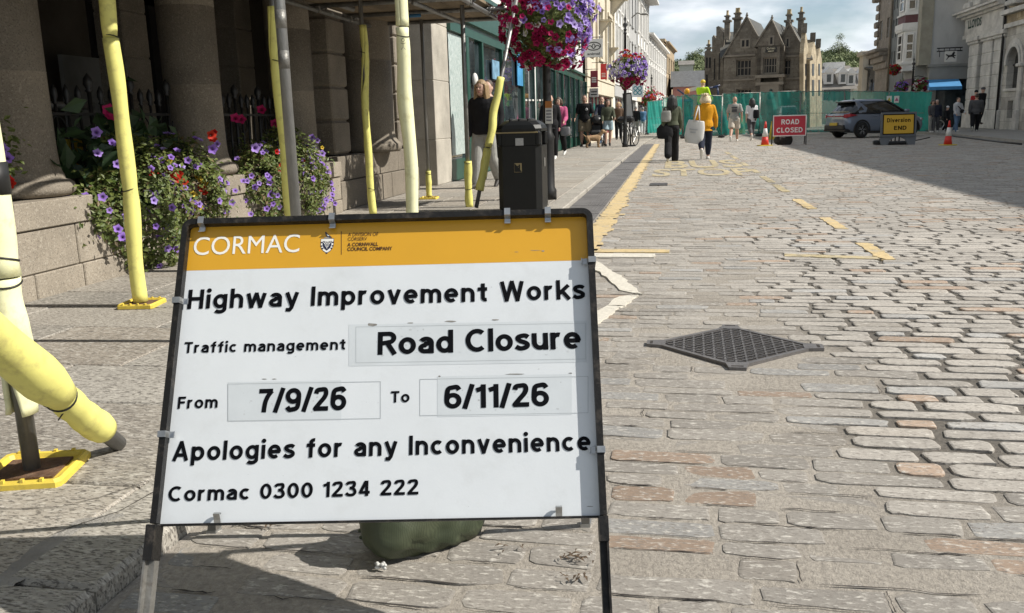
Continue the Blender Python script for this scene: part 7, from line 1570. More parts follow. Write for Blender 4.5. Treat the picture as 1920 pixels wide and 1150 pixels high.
def panel(label, px0, pyb0, pyt0, px1, pyb1, pyt1, Y0, Y1, dense=False, seed=1):
    p0, p1 = atY(px0, pyb0, Y0), atY(px1, pyb1, Y1); p0[2] = p1[2] = 0; t0, t1 = atY(px0, pyt0, Y0)[2], atY(px1, pyt1, Y1)[2]; t = thing('fence_panel', label, 'fence panel', (p0+p1)/2, FG); u = p1-p0; L = np.linalg.norm(u); u = u/L; nrm = np.array((u[1], -u[0], 0)); rr = random.Random(seed); zb = .12
    for q, zt in ((p0, t0), (p1, t1)): mb = MB(); mb.tube([q, (q[0], q[1], zt)], .03, 8); obj('post', mb, M_greysteel, t)
    mb = MB(); mb.tube([p0+hz*t0, p1+hz*t1], .022, 8); mb.tube([p0+hz*(zb+.05), p1+hz*(zb+.05)], .022, 8); obj('rail', mb, M_greysteel, t)
    mb = MB(); mb.tube([p0+hz*(t0*.5), p1+hz*(t1*.5)], .012, 6); obj('mid_rail', mb, M_greysteel, t)
    for q in (p0, p1): mb = MB(); mb.rbox((q[0]-.14, q[1]-.36, 0), (q[0]+.14, q[1]+.36, .14), .04); obj('foot_block', mb, M_blackp, t)
    NU, NV = 26, 9; V = []; F = []; ph = [rr.uniform(0, 6.28) for _ in range(4)]
    for j in range(NV+1):
        for i in range(NU+1):
            s_, v_ = i/NU, j/NV; zt = t0+(t1-t0)*s_; z = zb+(zt-zb+.02)*v_-(.05*math.sin(s_*math.pi*4)**2 if j == NV else 0); k = .03+.05*math.sin(s_*13+ph[0])*math.sin(v_*4+ph[1])*(1-abs(2*v_-1)**3)+.03*math.sin(s_*31+v_*9+ph[2])
            p = p0+u*L*s_+nrm*(k); V.append((p[0], p[1], z))
    for j in range(NV):
        for i in range(NU): F.append((j*(NU+1)+i, j*(NU+1)+i+1, (j+1)*(NU+1)+i+1, (j+1)*(NU+1)+i))
    mb = MB(); mb.smooth = True; mb.add(V, F); obj('netting', mb, M_net2 if dense else M_net, t); return t
panel('short dense green panel at the far left end, beside the lamp post', 1213, 248, 191, 1240, 246, 188, 57, 58, True, 1)
panel('narrow green panel just left of the woman with dark hair', 1243, 250, 184, 1280, 254, 180, 50, 47, False, 2)
panel('green panel behind the woman in the mustard hoodie', 1281, 256, 178, 1352, 256, 180, 46, 46, False, 3)
panel('green panel behind the bald man in the grey shirt', 1353, 256, 176, 1422, 252, 174, 46.5, 47, False, 4)
panel('green panel behind the woman in the white shirt', 1423, 252, 173, 1498, 250, 171, 47.5, 48, False, 5)
panel('green panel behind the rear of the blue grey car', 1499, 250, 172, 1580, 250, 171, 48, 47.5, False, 6)
panel('green panel behind the roof of the blue grey car', 1581, 250, 171, 1663, 250, 172, 47.5, 46, False, 7)
pz = panel('dense green panel with two warning notices behind the diversion board', 1664, 250, 172, 1743, 252, 173, 46, 44.5, True, 8)
for nm, px, colr in (('warning_notice', 1667, (.55, .45, .1)), ('warning_notice', 1681, (.45, .12, .22))):
    q0, q1 = atY(px-5, 193, 45.6), atY(px+5, 180, 45.6); mb = MB(); mb.box((q0[0], q0[1]-.03, q0[2]), (q1[0], q0[1]-.01, q1[2])); w__ = obj(nm, mb, M_signwhite, pz); mb = MB(); cx_ = (q0[0]+q1[0])/2; zz_ = (q0[2]+q1[2])/2; mb.prism([(cx_-.09, q0[1]-.031, zz_-.08), (cx_+.09, q0[1]-.031, zz_-.08), (cx_, q0[1]-.031, zz_+.10)], (0, -.005, 0)); obj('symbol', mb, mat('notice_%d' % px, colr, .5), w__)
# ---- site truck behind the netting, white van beyond
sx, sy = atY(1310, 200, 50)[0], 50.0; tk = thing('site_truck', 'dark blue site truck with an amber beacon behind the netting', 'truck', (sx, sy, 0)); M_blue = mat('dark_blue_paint', (.015, .03, .09), .35, var=.1, scale=3)
mb = MB(); mb.rbox((sx-1.2, sy, .35), (sx+1.9, sy+2, 1.1), .08); obj('chassis', mb, M_blue, tk); zt = atY(1310, 185, sy)[2]
mb = MB(); mb.rbox((sx-1.15, sy+.1, 1.1), (sx-.3, sy+1.9, zt), .12); obj('cab', mb, M_blue, tk); mb = MB(); mb.rbox((sx-1.05, sy+.06, 1.25), (sx-.4, sy+.095, zt-.18), .02); obj('window', mb, M_glass, tk)
p, q = atY(1278, 172, sy), atY(1388, 166, sy); mb = MB()
for a_, b_ in (((1270, 168), (1300, 190)), ((1290, 170), (1345, 163)), ((1345, 163), (1347, 185)), ((1330, 166), (1350, 160))): mb.tube([atY(*a_, sy), atY(*b_, sy)], .05, 6)
obj('frame_tube', mb, M_blue, tk); q = atY(1290, 173, sy-.1); mb = MB(); q2 = atY(1322, 166, sy-.1); mb.prism([q, q2, q2+hz*.2, q+hz*.2], (0, .06, 0)); obj('striped_board', mb, M_cwht, tk); q = atY(1288, 173, sy-.2); mb = MB(); mb.lathe([(.02, -.1), (.14, -.1), (.14, .12), (.08, .18), (.01, .2)], q, 12); obj('beacon', mb, mat('amber_lens', (.75, .36, .02), .3), tk)
for k, x in enumerate((sx-.8, sx+1.4)):
    mb = MB(); mb.lathe([(.02, -.12), (.36, -.12), (.40, -.06), (.40, .06), (.36, .12), (.02, .12)], (0, 0, 0), 20); o2 = obj('wheel', mb, M_blackp, tk, False); o2.location = (x-sx, .1, .40); o2.rotation_euler = (R_(90), 0, 0)
vx, vy = atY(1484, 215, 56)[0], 56.0; vn_ = thing('white_van', 'white van seen through the netting behind the red board', 'van', (vx, vy, 0)); hw_ = 34*56/FOC/2; zt = atY(1484, 197, vy)[2]; M_wp = mat('white_car_paint', (.62, .62, .61), .25, var=.04, coat=.6)
mb = MB(); R_v = lambda y, h, w, z0: [(vx+x*w, y, z) for x, z in ((-.92, z0), (-1, z0+.15), (-1, h*.55), (-.84, h*.93), (-.7, h), (.7, h), (.84, h*.93), (1, h*.55), (1, z0+.15), (.92, z0))]
mb.loft([R_v(vy, zt*.5, hw_*.92, .3), R_v(vy+.15, zt*.58, hw_, .25), R_v(vy+.9, zt*.62, hw_, .25), R_v(vy+1.5, zt*.98, hw_, .25), R_v(vy+4.2, zt, hw_, .25), R_v(vy+4.4, zt*.95, hw_*.95, .35)]); obj('body', mb, M_wp, vn_)
mb = MB(); mb.add([(vx-hw_*.8, vy+.93, zt*.63), (vx+hw_*.8, vy+.93, zt*.63), (vx+hw_*.7, vy+1.42, zt*.93), (vx-hw_*.7, vy+1.42, zt*.93)], [(0, 1, 2, 3)]); mb.v = [(x, y-.03, z) for x, y, z in mb.v]; obj('windscreen', mb, M_darkwin, vn_)
for s_ in (-1, 1):
    mb = MB(); mb.ell((vx+s_*hw_*.72, vy+.0, zt*.42), (.17, .06, .11)); obj('headlight', mb, M_galv, vn_)
    for yy in (vy+.75, vy+3.5): mb = MB(); mb.lathe([(.02, -.1), (.30, -.1), (.32, 0), (.30, .1), (.02, .1)], (0, 0, 0), 18); o2 = obj('wheel', mb, M_blackp, vn_, False); o2.location = (s_*(hw_-.1), yy-vy, .32); o2.rotation_euler = (0, R_(90), 0)
# ---- blue grey hatchback
def hatchback():
    t = thing('parked_car', 'blue grey hatchback parked behind the yellow diversion board', 'car', (0, 0, 0)); M_paint = mat('car_paint', (.15, .185, .25), .28, metal=.3, var=.03, coat=.8, spec=.6); M_cblk = mat('car_black_trim', (.012, .012, .013), .5); M_cgl = glass('car_glass', (.012, .015, .017), .04)
    def ring(x, hw, z0, z1, cr=.12): return [(x, y, z) for y, z in ((-hw*.86, z0), (-hw*.97, z0+.08), (-hw, z0+(z1-z0)*.42), (-hw*.965, z1-cr*.9), (-hw*.86, z1), (hw*.86, z1), (hw*.965, z1-cr*.9), (hw, z0+(z1-z0)*.42), (hw*.97, z0+.08), (hw*.86, z0))]
    mb = MB(); mb.smooth = True; mb.loft([ring(*r) for r in ((.0, .62, .48, .82), (.05, .74, .36, .93), (.25, .84, .26, .985), (.7, .875, .20, 1.0), (1.5, .875, .17, .97), (2.5, .875, .17, .94), (3.0, .87, .19, .91), (3.5, .84, .21, .83), (3.85, .74, .26, .72), (4.0, .58, .34, .62))]); obj('body', mb, M_paint, t)
    def cab(z, x0, x1, hw, r=.25): return [(x, y, z) for x, y in ((x0, -hw+r), (x0+r*.5, -hw+.03), (x0+r*1.4, -hw), (x1-r*1.5, -hw), (x1-r*.4, -hw*.93), (x1, -hw*.55), (x1, hw*.55), (x1-r*.4, hw*.93), (x1-r*1.5, hw), (x0+r*1.4, hw), (x0+r*.5, hw-.03), (x0, hw-r))]
    L_ = ((.93, .12, 3.15, .835), (1.08, .28, 2.86, .79), (1.25, .47, 2.50, .72), (1.38, .62, 2.20, .655), (1.43, .72, 2.05, .61))
    mb = MB(); mb.smooth = True; mb.loft([cab(*a) for a in L_]); obj('cabin_glass', mb, M_cgl, t)
    mb = MB(); mb.smooth = True; mb.loft([cab(1.385, .50, 2.22, .66), cab(1.42, .46, 2.14, .645), cab(1.465, .62, 1.98, .58), cab(1.48, .85, 1.75, .40)]); obj('roof', mb, M_paint, t)
    mb = MB(); mb.rbox((.40, -.55, 1.37), (.64, .55, 1.405), .01); obj('roof_spoiler', mb, M_cblk, t); mb = MB(); mb.prism([(.85, -.015, 1.475), (1.0, -.015, 1.475), (.86, -.015, 1.54)], (0, .03, 0)); obj('aerial_fin', mb, M_cblk, t)
    def hwz(z):
        for (z0, _, _, h0), (z1, _, _, h1) in zip(L_, L_[1:]):
            if z <= z1: return h0+(h1-h0)*(z-z0)/(z1-z0)
        return L_[-1][3]
    for s_ in (-1, 1):
        for nm, P, m_, wd in (('rear_pillar', ((.62, .95), (.95, .98), (1.05, 1.15), (.86, 1.28), (.72, 1.40), (.55, 1.40)), M_paint, 0), ('door_pillar', ((1.64, .95), (1.72, .95), (1.64, 1.40), (1.57, 1.40)), M_cblk, 0), ('windscreen_pillar', ((2.95, .93), (3.08, .93), (2.16, 1.42), (2.02, 1.42)), M_cblk, 0)):
            mb = MB(); n = len(P); mb.add([(x, s_*(hwz(z)+.012), z) for x, z in P]+[(x, s_*(hwz(z)-.03), z) for x, z in P], [tuple(range(n)) if s_ < 0 else tuple(range(n-1, -1, -1))]+[(i, (i+1) % n, n+(i+1) % n, n+i) for i in range(n)]); obj(nm, mb, m_, t)
        mb = MB(); mb.rbox((.75, s_*.80, .955), (2.95, s_*.855, .985), .008); obj('window_trim', mb, M_cblk, t)
        for x in (.78, 3.24):
            mb = MB(); mb.loft([[(x+r_*math.cos(a), s_*yy_, .31+r_*math.sin(a)) for r_, yy_ in ((.335, .85), (.41, .85), (.40, .886), (.335, .886))] for a in np.linspace(-.25, math.pi+.25, 15)]); obj('wheel_arch', mb, M_cblk, t)
            mb = MB(); mb.lathe([(.18, -.10), (.29, -.10), (.318, -.06), (.318, .06), (.29, .10), (.20, .10)], (0, 0, 0), 28); wh = obj('tyre', mb, mat('tyre_rubber', (.014, .014, .014), .8, var=.2), t, False); wh.location = (x, s_*.80, .32); wh.rotation_euler = (R_(90), 0, 0)
            mb = MB(); mb.lathe([(.02, .06), (.20, .06), (.205, .085), (.185, .085), (.18, .07)], (0, 0, 0), 24)
            for k in range(5):
                a = k*2*math.pi/5; ca, sa = math.cos(a), math.sin(a)
                for e in (-.035, .035): mb.prism([(ca*r-sa*(w+e*(r/.1)*.5), sa*r+ca*(w+e*(r/.1)*.5), .10) for r, w in ((.03, -.015), (.185, -.014), (.185, .014), (.03, .015))], (0, 0, -.02))
            rm = obj('rim', mb, mat('alloy_rim', (.42, .43, .44), .4, metal=.3, var=.1), wh, False)
            if s_ < 0: pass
            rm.rotation_euler = (0, 0, .3) if s_ < 0 else (R_(180), 0, 0)
            mb = MB(); mb.lathe([(.01, .04), (.17, .04), (.17, .055), (.01, .055)], (0, 0, 0), 16); o2 = obj('wheel_well', mb, M_cblk, wh, False); o2.rotation_euler = rm.rotation_euler
        for x in (1.66, 2.86): mb = MB(); mb.rbox((x-.006, s_*.870, .28), (x+.006, s_*.882, .93), .002); obj('door_gap', mb, M_cblk, t)
        for x in (1.30, 2.35): mb = MB(); mb.rbox((x, s_*.868, .83), (x+.20, s_*.895, .862), .012); obj('door_handle', mb, M_paint, t)
        mb = MB(); mb.rbox((.45, s_*.868, .20), (3.5, s_*.884, .27), .01); obj('sill', mb, M_cblk, t)
        mb = MB(); mb.rbox((2.78, s_*.86, .95), (3.0, s_*1.02, 1.07), .04); obj('door_mirror', mb, M_paint, t)
        mb = MB(); mb.prism([(.01, s_*.62, .80), (.02, s_*.62, .92), (.16, s_*.83, .95), (.55, s_*.868, .885), (.2, s_*.855, .83), (.05, s_*.74, .79)], (-.02, s_*.03, 0)); obj('tail_light', mb, mat('tail_red', (.30, .008, .02), .25, coat=.5), t)
        mb = MB(); mb.ell((3.82, s_*.60, .66), (.14, .16, .07)); obj('headlight', mb, M_galv, t)
    mb = MB(); mb.rbox((-.03, -.62, .835), (.03, .62, .875), .01); obj('light_bar', mb, MATS['tail_red'], t)
    mb = MB(); mb.rbox((-.045, -.70, .34), (.10, .70, .52), .03); mb.rbox((-.01, -.78, .26), (.3, .78, .36), .03); obj('rear_bumper', mb, M_cblk, t)
    mb = MB(); mb.rbox((-.062, -.27, .50), (-.03, .27, .61), .004); npl = obj('number_plate', mb, mat('plate_yellow', (.50, .36, .04), .5, var=.1), t)
    mb = MB(); mb.lathe([(.005, 0), (.05, 0), (.05, .012), (.005, .014)], (0, 0, 0), 14); o2 = obj('badge', mb, M_galv, t); o2.location = (-.02, 0, .89); o2.rotation_euler = (0, R_(-90), 0)
    return t
car = hatchback(); cp = G(1563, 255, 0); cp = atY(1552, 250, 40.0); car.location = (cp[0]+.25, 40.0, 0); car.rotation_euler[2] = R_(22); car.scale = (.95, 1.05, 1.08)
# ---- black lamp post with baskets behind the fence, and an orange basket on the bay
p4 = atY(1706, 230, 49.0); p4[2] = 0; t4 = lamp_post('black lamp post with curly arms before the grey gable', p4, 3.2, 2.75, .5, head=False)
c5 = atY(1726, 162, 48.8); basket('flower_basket', 'dark red and white flower trough above the netting, by the blue awning', c5, dist(c5)*13/FOC, 17, lambda d, r: 'crimson' if r.random() < .7 else 'white', 300, 70, 2.4, lsize=.16); c6 = atY(1690, 164, 48.8); basket('flower_basket', 'dark purple flower trough above the netting, left of the curly lamp post', c6, dist(c6)*11/FOC, 18, lambda d, r: 'purple' if r.random() < .6 else 'crimson', 300, 60, 2.4, lsize=.16)
c7 = atY(1678, 131, 54.0); basket('flower_basket', 'small orange and rust coloured basket on the dark slate front', c7, dist(c7)*9/FOC, 19, lambda d, r: 'red' if r.random() < .5 else 'crimson', 260, 40, 2.4, lsize=.15)
# ---- bicycle, menu board and pushchair on the left pavement
q = G(1182, 274, PZ); bi = thing('bicycle', 'dark bicycle leaning at the lamp post with a bag on its front', 'bicycle', (q[0], q[1], PZ)); M_bk = mat('bike_black', (.015, .015, .016), .4)
bx0, by0 = q[0], q[1]; W_ = lambda x, z: (bx0+x*.35, by0+x*.94, PZ+z)
for x, nm in ((-.5, 'front_wheel'), (.5, 'rear_wheel')):
    mb = MB(); mb.tube([(bx0+x*.35+.33*math.cos(a)*.35, by0+x*.94+.33*math.cos(a)*.94, PZ+.34+.33*math.sin(a)) for a in np.linspace(0, 2*math.pi, 25)], .022, 6); wl2 = obj(nm, mb, M_bk, bi); mb = MB()
    for k in range(8): a = k*math.pi/8; mb.tube([(bx0+x*.35+.32*math.cos(a)*.35*s, by0+x*.94+.32*math.cos(a)*.94*s, PZ+.34+.32*math.sin(a)*s) for s in (-1, 1)], .003, 4)
    obj('spokes', mb, M_galv, wl2)
mb = MB()
for P in (((.5, .34), (.12, .34), (.22, .88)), ((.12, .34), (-.34, .80)), ((.2, .80), (-.34, .84)), ((.5, .34), (.2, .80)), ((-.5, .34), (-.32, .98))): mb.tube([W_(*p) for p in P], .018, 6)
obj('frame', mb, M_bk, bi); mb = MB(); mb.ell(W_(.23, .94), (.07, .13, .04)); obj('saddle', mb, M_bk, bi); mb = MB(); p = np.array(W_(-.34, 1.0)); mb.tube([p+np.array((-.28, .1, .02)), p, p+np.array((.28, -.1, .02))], .015, 6); obj('handlebar', mb, M_bk, bi)
mb = MB(); p = np.array(W_(-.45, .98)); mb.rbox(p-np.array((.3, .16, .12)), p+np.array((.3, .16, .12)), .08); bb2 = obj('carrier_bag', mb, M_bk, bi)
Y = q[1]-.35; a, b_ = atY(1169, 222, Y), atY(1181, 175, Y); mnb = thing('menu_board', 'tilted white menu panel in a black frame by the bicycle', 'sign', ((a[0]+b_[0])/2, Y, PZ)); ut = _u(np.array((-.10, 0, 1))); h_ = b_[2]-a[2]; w_ = b_[0]-a[0]+.1; rt_ = np.array((1., 0, .10)); rt_ /= np.linalg.norm(rt_); o_ = np.array((a[0]+.05, Y, a[2]))
mb = MB(); mb.obox(o_, rt_*w_, ut*h_, (0, .05, 0)); bd2 = obj('frame', mb, M_bk, mnb); mb = MB(); mb.obox(o_+rt_*.04+ut*.05-np.array((0, .008, 0)), rt_*(w_-.08), ut*(h_-.1), (0, .006, 0)); sh_ = obj('menu_sheet', mb, mat('menu_white', (.52, .53, .53), .5), bd2); mb = MB()
mb = MB(); mb.tube([o_+rt_*w_*.5+np.array((0, .03, 0)), (o_[0]+w_*.5+.05, Y+.05, PZ)], .03, 8); mb.rbox((o_[0]+w_*.5-.2, Y-.2, PZ), (o_[0]+w_*.5+.25, Y+.25, PZ+.05), .02); obj('stand', mb, M_bk, mnb)
q = G(1117, 275, PZ); pr = thing('pushchair', 'black pushchair with a folded hood being pushed along the pavement', 'pushchair', (q[0], q[1], PZ)); k = dist(q)/FOC; f = lambda x, y, z: (q[0]+x, q[1]+y, PZ+z)
mb = MB(); mb.rbox(f(-.24, -.1, .42), f(.24, .5, .62), .08); mb.rbox(f(-.24, .36, .5), f(.24, .55, 1.0), .08); obj('seat', mb, M_bk, pr); mb = MB(); mb.ell(f(0, .38, .98), (.27, .30, .20)); obj('hood', mb, M_bk, pr); mb = MB(); mb.rbox(f(-.22, .0, .2), f(.22, .5, .36), .06); obj('basket', mb, M_bk, pr)
mb = MB()
for s_ in (-1, 1): mb.tube([f(s_*.25, -.28, .12), f(s_*.26, .2, .5), f(s_*.25, .78, 1.05)], .016, 6); mb.tube([f(s_*.25, .62, .12), f(s_*.26, .2, .5)], .016, 6)
mb.tube([f(-.25, .78, 1.05), f(.25, .78, 1.05)], .018, 6); obj('frame', mb, M_galv, pr)
for s_ in (-1, 1):
    for y in (-.28, .62): mb = MB(); mb.lathe([(.01, -.02), (.12, -.025), (.13, 0), (.12, .025), (.01, .02)], (0, 0, 0), 16); o2 = obj('wheel', mb, M_bk, pr, False); o2.location = (s_*.27, y, .125); o2.rotation_euler = (0, R_(90), 0)
# ================================================================== PEOPLE
M_skin = mat('skin', (.52, .33, .25), .55, var=.08, scale=8); M_skint = mat('skin_tanned', (.42, .25, .18), .55, var=.08, scale=8)
def cloth(name, col, var=.16): return mat(name, col, .85, var=var, scale=7, bmp=.35, bscale=16, spec=.2)
CL = {'black': cloth('cloth_black', (.014, .014, .016)), 'white': cloth('cloth_white', (.66, .66, .67), .06), 'olive': cloth('cloth_olive', (.085, .095, .065)), 'mustard': cloth('cloth_mustard', (.58, .27, .015)), 'grey': cloth('cloth_grey', (.30, .30, .28)), 'dgrey': cloth('cloth_dark_grey', (.085, .085, .09)), 'pink': cloth('cloth_pink', (.42, .09, .19)), 'khaki': cloth('cloth_khaki', (.20, .165, .115)), 'navy': cloth('cloth_navy', (.02, .024, .04)), 'denim': cloth('cloth_denim', (.12, .19, .30)), 'paleblue': cloth('cloth_pale_blue', (.32, .42, .48)), 'sand': cloth('cloth_sand', (.50, .45, .38)), 'hiviz': cloth('cloth_hi_vis', (.48, .75, .03), .08), 'red': cloth('cloth_red', (.34, .03, .03)), 'blue': cloth('cloth_blue', (.10, .20, .34)), 'pale': cloth('cloth_pale_grey', (.50, .51, .52)), 'brown': cloth('cloth_brown', (.12, .08, .055))}
HAIR = {k: mat('hair_'+k, c, .5, var=.3, scale=9, bmp=.6, bscale=70, stretch=(1, 1, .12)) for k, c in (('blonde_shaded', (.30, .20, .10)), ('blonde', (.50, .36, .19)), ('fair', (.66, .54, .36)), ('black', (.010, .009, .009)), ('brown', (.07, .045, .03)), ('grey', (.30, .29, .28)))}
M_sole = mat('shoe_white', (.62, .61, .58), .6, var=.1); M_shoe = mat('shoe_dark', (.03, .025, .022), .6, var=.2); M_eye = mat('eye_dark', (.02, .016, .014), .4); M_lip = mat('lip', (.35, .12, .10), .5)
def voxel(mb, vox, smooth=4):
    me = mb.mesh('tmp'); o = bpy.data.objects.new('tmp', me); COL.objects.link(o); r_ = o.modifiers.new('r', 'REMESH'); r_.mode = 'VOXEL'; r_.voxel_size = vox
    s_ = o.modifiers.new('s', 'SMOOTH'); s_.iterations = smooth; s_.factor = .5
    dg = bpy.context.evaluated_depsgraph_get(); m = bpy.data.meshes.new_from_object(o.evaluated_get(dg)); bpy.data.objects.remove(o); bpy.data.meshes.remove(me)
    m.polygons.foreach_set('use_smooth', [True]*len(m.polygons)); return m
def cap(mb, p, q, r0, r1, n=12):
    p, q = np.array(p, float), np.array(q, float); mb.tube([p, p+(q-p)*.5, q], [r0, (r0+r1)/2*1.02, r1], n); mb.ell(p, (r0,)*3, 12, 8); mb.ell(q, (r1,)*3, 12, 8)
TORSO = [(.49, .072, .056), (.53, .092, .068), (.57, .090, .064), (.62, .074, .054), (.68, .082, .058), (.74, .096, .062), (.785, .104, .058), (.815, .094, .048), (.84, .045, .036), (.86, .03, .032)]
def person(label, px, feet, head, yaw, top, bottom, hair, shoes='dark', skin=None, z0=None, Y=None, gait=.35, arms=(.25, -.25), bend=(.3, .3), abd=(.10, .10), sleeve=1.0, leg=1.0, flare=0., hem=.47, build=1.0, lean=0., headpitch=0., hood=False, hairlen=.0, male=False, face=True, vox=.0085, coat=False, cap_=None, group='people in the street', xoff=0, lift=None):
    z0 = PZ if z0 is None and px < 1212 else (z0 or 0)
    c = G(px, feet, z0) if Y is None else atY(px, feet, Y)
    c[2] = z0 if lift is None else lift
    Hh = (feet-head)*dist(c)/FOC*.985
    t = thing('person', label, 'person', c, group); t.rotation_euler[2] = R_(yaw); skm = M_skint if skin == 'tan' else M_skin; b = build
    S_ = lambda p: (p[0]*Hh, p[1]*Hh, p[2]*Hh)
    L = .245; hipz = .515
    def chain(side):
        a = gait*(1 if side < 0 else -1); kn = .12 if a > 0 else .12+abs(a)*1.05; hip = np.array((side*.052*b, 0, hipz)); k = hip+L*np.array((0, -math.sin(a), -math.cos(a))); an = k+.235*np.array((0, -math.sin(a-kn), -math.cos(a-kn))); return hip, k, an, a-kn
    ch = {s: chain(s) for s in (-1, 1)}; dz = .035-min(ch[s][2][2] for s in ch)
    def lean_(p): p = np.array(p, float); h = max(0, p[2]-hipz); return (p[0], p[1]-math.sin(lean)*h, p[2]-(1-math.cos(lean))*h)
    up = lambda p: S_(np.array(lean_(p))+np.array((0, 0, dz))); dn = lambda p: S_(np.array(p)+np.array((0, 0, dz)))
    arm = {}
    for i, s in enumerate((-1, 1)):
        sh = np.array((s*.108*b, 0, .80)); a, e, w_ = arms[i], bend[i], abd[i]; el = sh+.165*np.array((s*math.sin(w_), -math.sin(a), -math.cos(a)*math.cos(w_))); a2 = a+e; wr = el+.135*np.array((s*math.sin(w_)*.3, -math.sin(a2), -math.cos(a2))); d = _u(wr-el); arm[s] = (sh, el, wr, d)
    hc = np.array((0, -.012-math.sin(headpitch)*.03, .925-.01*abs(headpitch)))
    def torso(mb, k, zlo, zhi, extra=0.):
        R = []
        zs_ = [z for z, _, _ in TORSO if zlo < z < zhi]; zs_ = [zlo]+zs_+[zhi]
        for z in zs_:
            for (za, wa, da), (zb, wb, db) in zip(TORSO, TORSO[1:]):
                if z <= zb: f_ = max(0, (z-za)/(zb-za)); wd, dp = wa+(wb-wa)*f_, da+(db-da)*f_; break
            if z < TORSO[0][0]: wd, dp = .084, .066
            belly = .014*(b-1)*4*math.exp(-((z-.62)/.07)**2) if b > 1 else 0
            R.append([up((math.cos(x)*(wd*b*k+extra), math.sin(x)*(dp*b*k+extra)-(belly if math.sin(x) < 0 else 0), z)) for x in np.linspace(0, 2*math.pi, 20, endpoint=False)])
        mb.loft(R)
    # body: one continuous surface
    mb = MB(); torso(mb, 1, .49, .855)
    cap(mb, up((0, 0, .83)), up((0, -.006, .895)), .030*Hh, .028*Hh)
    hcu = np.array(up(hc)); mb.ell(hcu, (.046*Hh, .056*Hh, .068*Hh), 16, 10); mb.ell(hcu+np.array((0, -.018*Hh, -.036*Hh)), (.034*Hh, .034*Hh, .036*Hh), 12, 8)
    if face:
        mb.tube([hcu+np.array((0, -.052*Hh, .006*Hh)), hcu+np.array((0, -.066*Hh, -.014*Hh)), hcu+np.array((0, -.052*Hh, -.018*Hh))], [.005*Hh, .009*Hh, .006*Hh], 8)
        for s in (-1, 1): mb.ell(hcu+np.array((s*.047*Hh, .004*Hh, -.008*Hh)), (.006*Hh, .012*Hh, .017*Hh), 8, 6)
    for s in (-1, 1):
        hip, k, an, sa = ch[s]; cap(mb, dn(hip+np.array((0, 0, .01))), dn(k), .050*Hh*b, .034*Hh*b); cap(mb, dn(k), dn(k+(an-k)*.35+np.array((0, .006, 0))), .033*Hh*b, .036*Hh*b); cap(mb, dn(k+(an-k)*.35+np.array((0, .006, 0))), dn(an), .036*Hh*b, .020*Hh)
        sh, el, wr, d = arm[s]; cap(mb, up(sh-np.array((s*.01, 0, .008))), up(el), .030*Hh*b, .024*Hh*b); cap(mb, up(el), up(wr), .024*Hh*b, .015*Hh)
        pm_ = wr+d*.035; fw_ = np.array((0, -1, 0)) if abs(d[1]) < .6 else np.array((0, 0, -1.)); mb.ell(up(wr+d*.026), (.013*Hh, .020*Hh, .028*Hh), 10, 8)
        for q_ in range(4): o_ = fw_*(q_-1.5)*.0095; l_ = (.034, .04, .037, .03)[q_]; f0 = wr+d*.046+o_; f1 = f0+d*l_*.55; f2 = f1+_u(d+np.array((-s*.7, 0, 0)))*l_*.5; mb.tube([up(f0), up(f1), up(f2)], [.0052*Hh, .0048*Hh, .004*Hh], 6)
        mb.tube([up(wr+d*.014+fw_*.016), up(wr+d*.032+fw_*.028), up(wr+d*.05+fw_*.030)], [.007*Hh, .006*Hh, .0045*Hh], 6)
    body = obj('body', voxel(mb, vox*Hh/1.7), skm, t)
    if face:
        for s in (-1, 1):
            mb = MB(); mb.ell(hcu+np.array((s*.018*Hh, -.0535*Hh, .004*Hh)), (.0075*Hh, .004*Hh, .004*Hh), 8, 6); obj('eye', mb, M_eye, t, False)
            mb = MB(); mb.tube([hcu+np.array((s*.009*Hh, -.0565*Hh, .016*Hh)), hcu+np.array((s*.028*Hh, -.050*Hh, .017*Hh))], .003*Hh, 5); obj('eyebrow', mb, HAIR['brown'] if hair in (None, 'brown') else HAIR[hair], t, False)
        mb = MB(); mb.ell(hcu+np.array((0, -.0525*Hh, -.036*Hh)), (.014*Hh, .004*Hh, .0045*Hh), 8, 6); obj('mouth', mb, M_lip, t, False)
    # trousers, skirt or shorts
    mb = MB(); torso(mb, 1.06, .485, .60, .006)
    for s in (-1, 1):
        hip, k, an, sa = ch[s]; e = .007; w0 = .056*b+e
        if leg > .5: kk = an if leg >= 1 else k+(an-k)*(leg-.5)*2; cap(mb, dn(hip), dn(k), w0*Hh, (.042*b+e+flare*.3)*Hh); cap(mb, dn(k), dn(k+(kk-k)*.4+np.array((0, .005, 0))), (.042*b+e+flare*.3)*Hh, (.043*b+e*.7+flare*.6)*Hh); cap(mb, dn(k+(kk-k)*.4+np.array((0, .005, 0))), dn(kk), (.043*b+e*.7+flare*.6)*Hh, (.033+e*.6+flare)*Hh)
        else: kk = hip+(k-hip)*leg*2; mb.tube([dn(hip), dn(kk)], [w0*Hh, (.050*b+e+flare)*Hh], 14); mb.ell(dn(hip), (w0*Hh,)*3)
    obj('trousers' if leg > .5 else 'shorts', voxel(mb, vox*Hh/1.7), CL[bottom], t)
    # top with sleeves
    mb = MB(); torso(mb, 1.08, hem, .838, .009+(.008 if coat else 0))
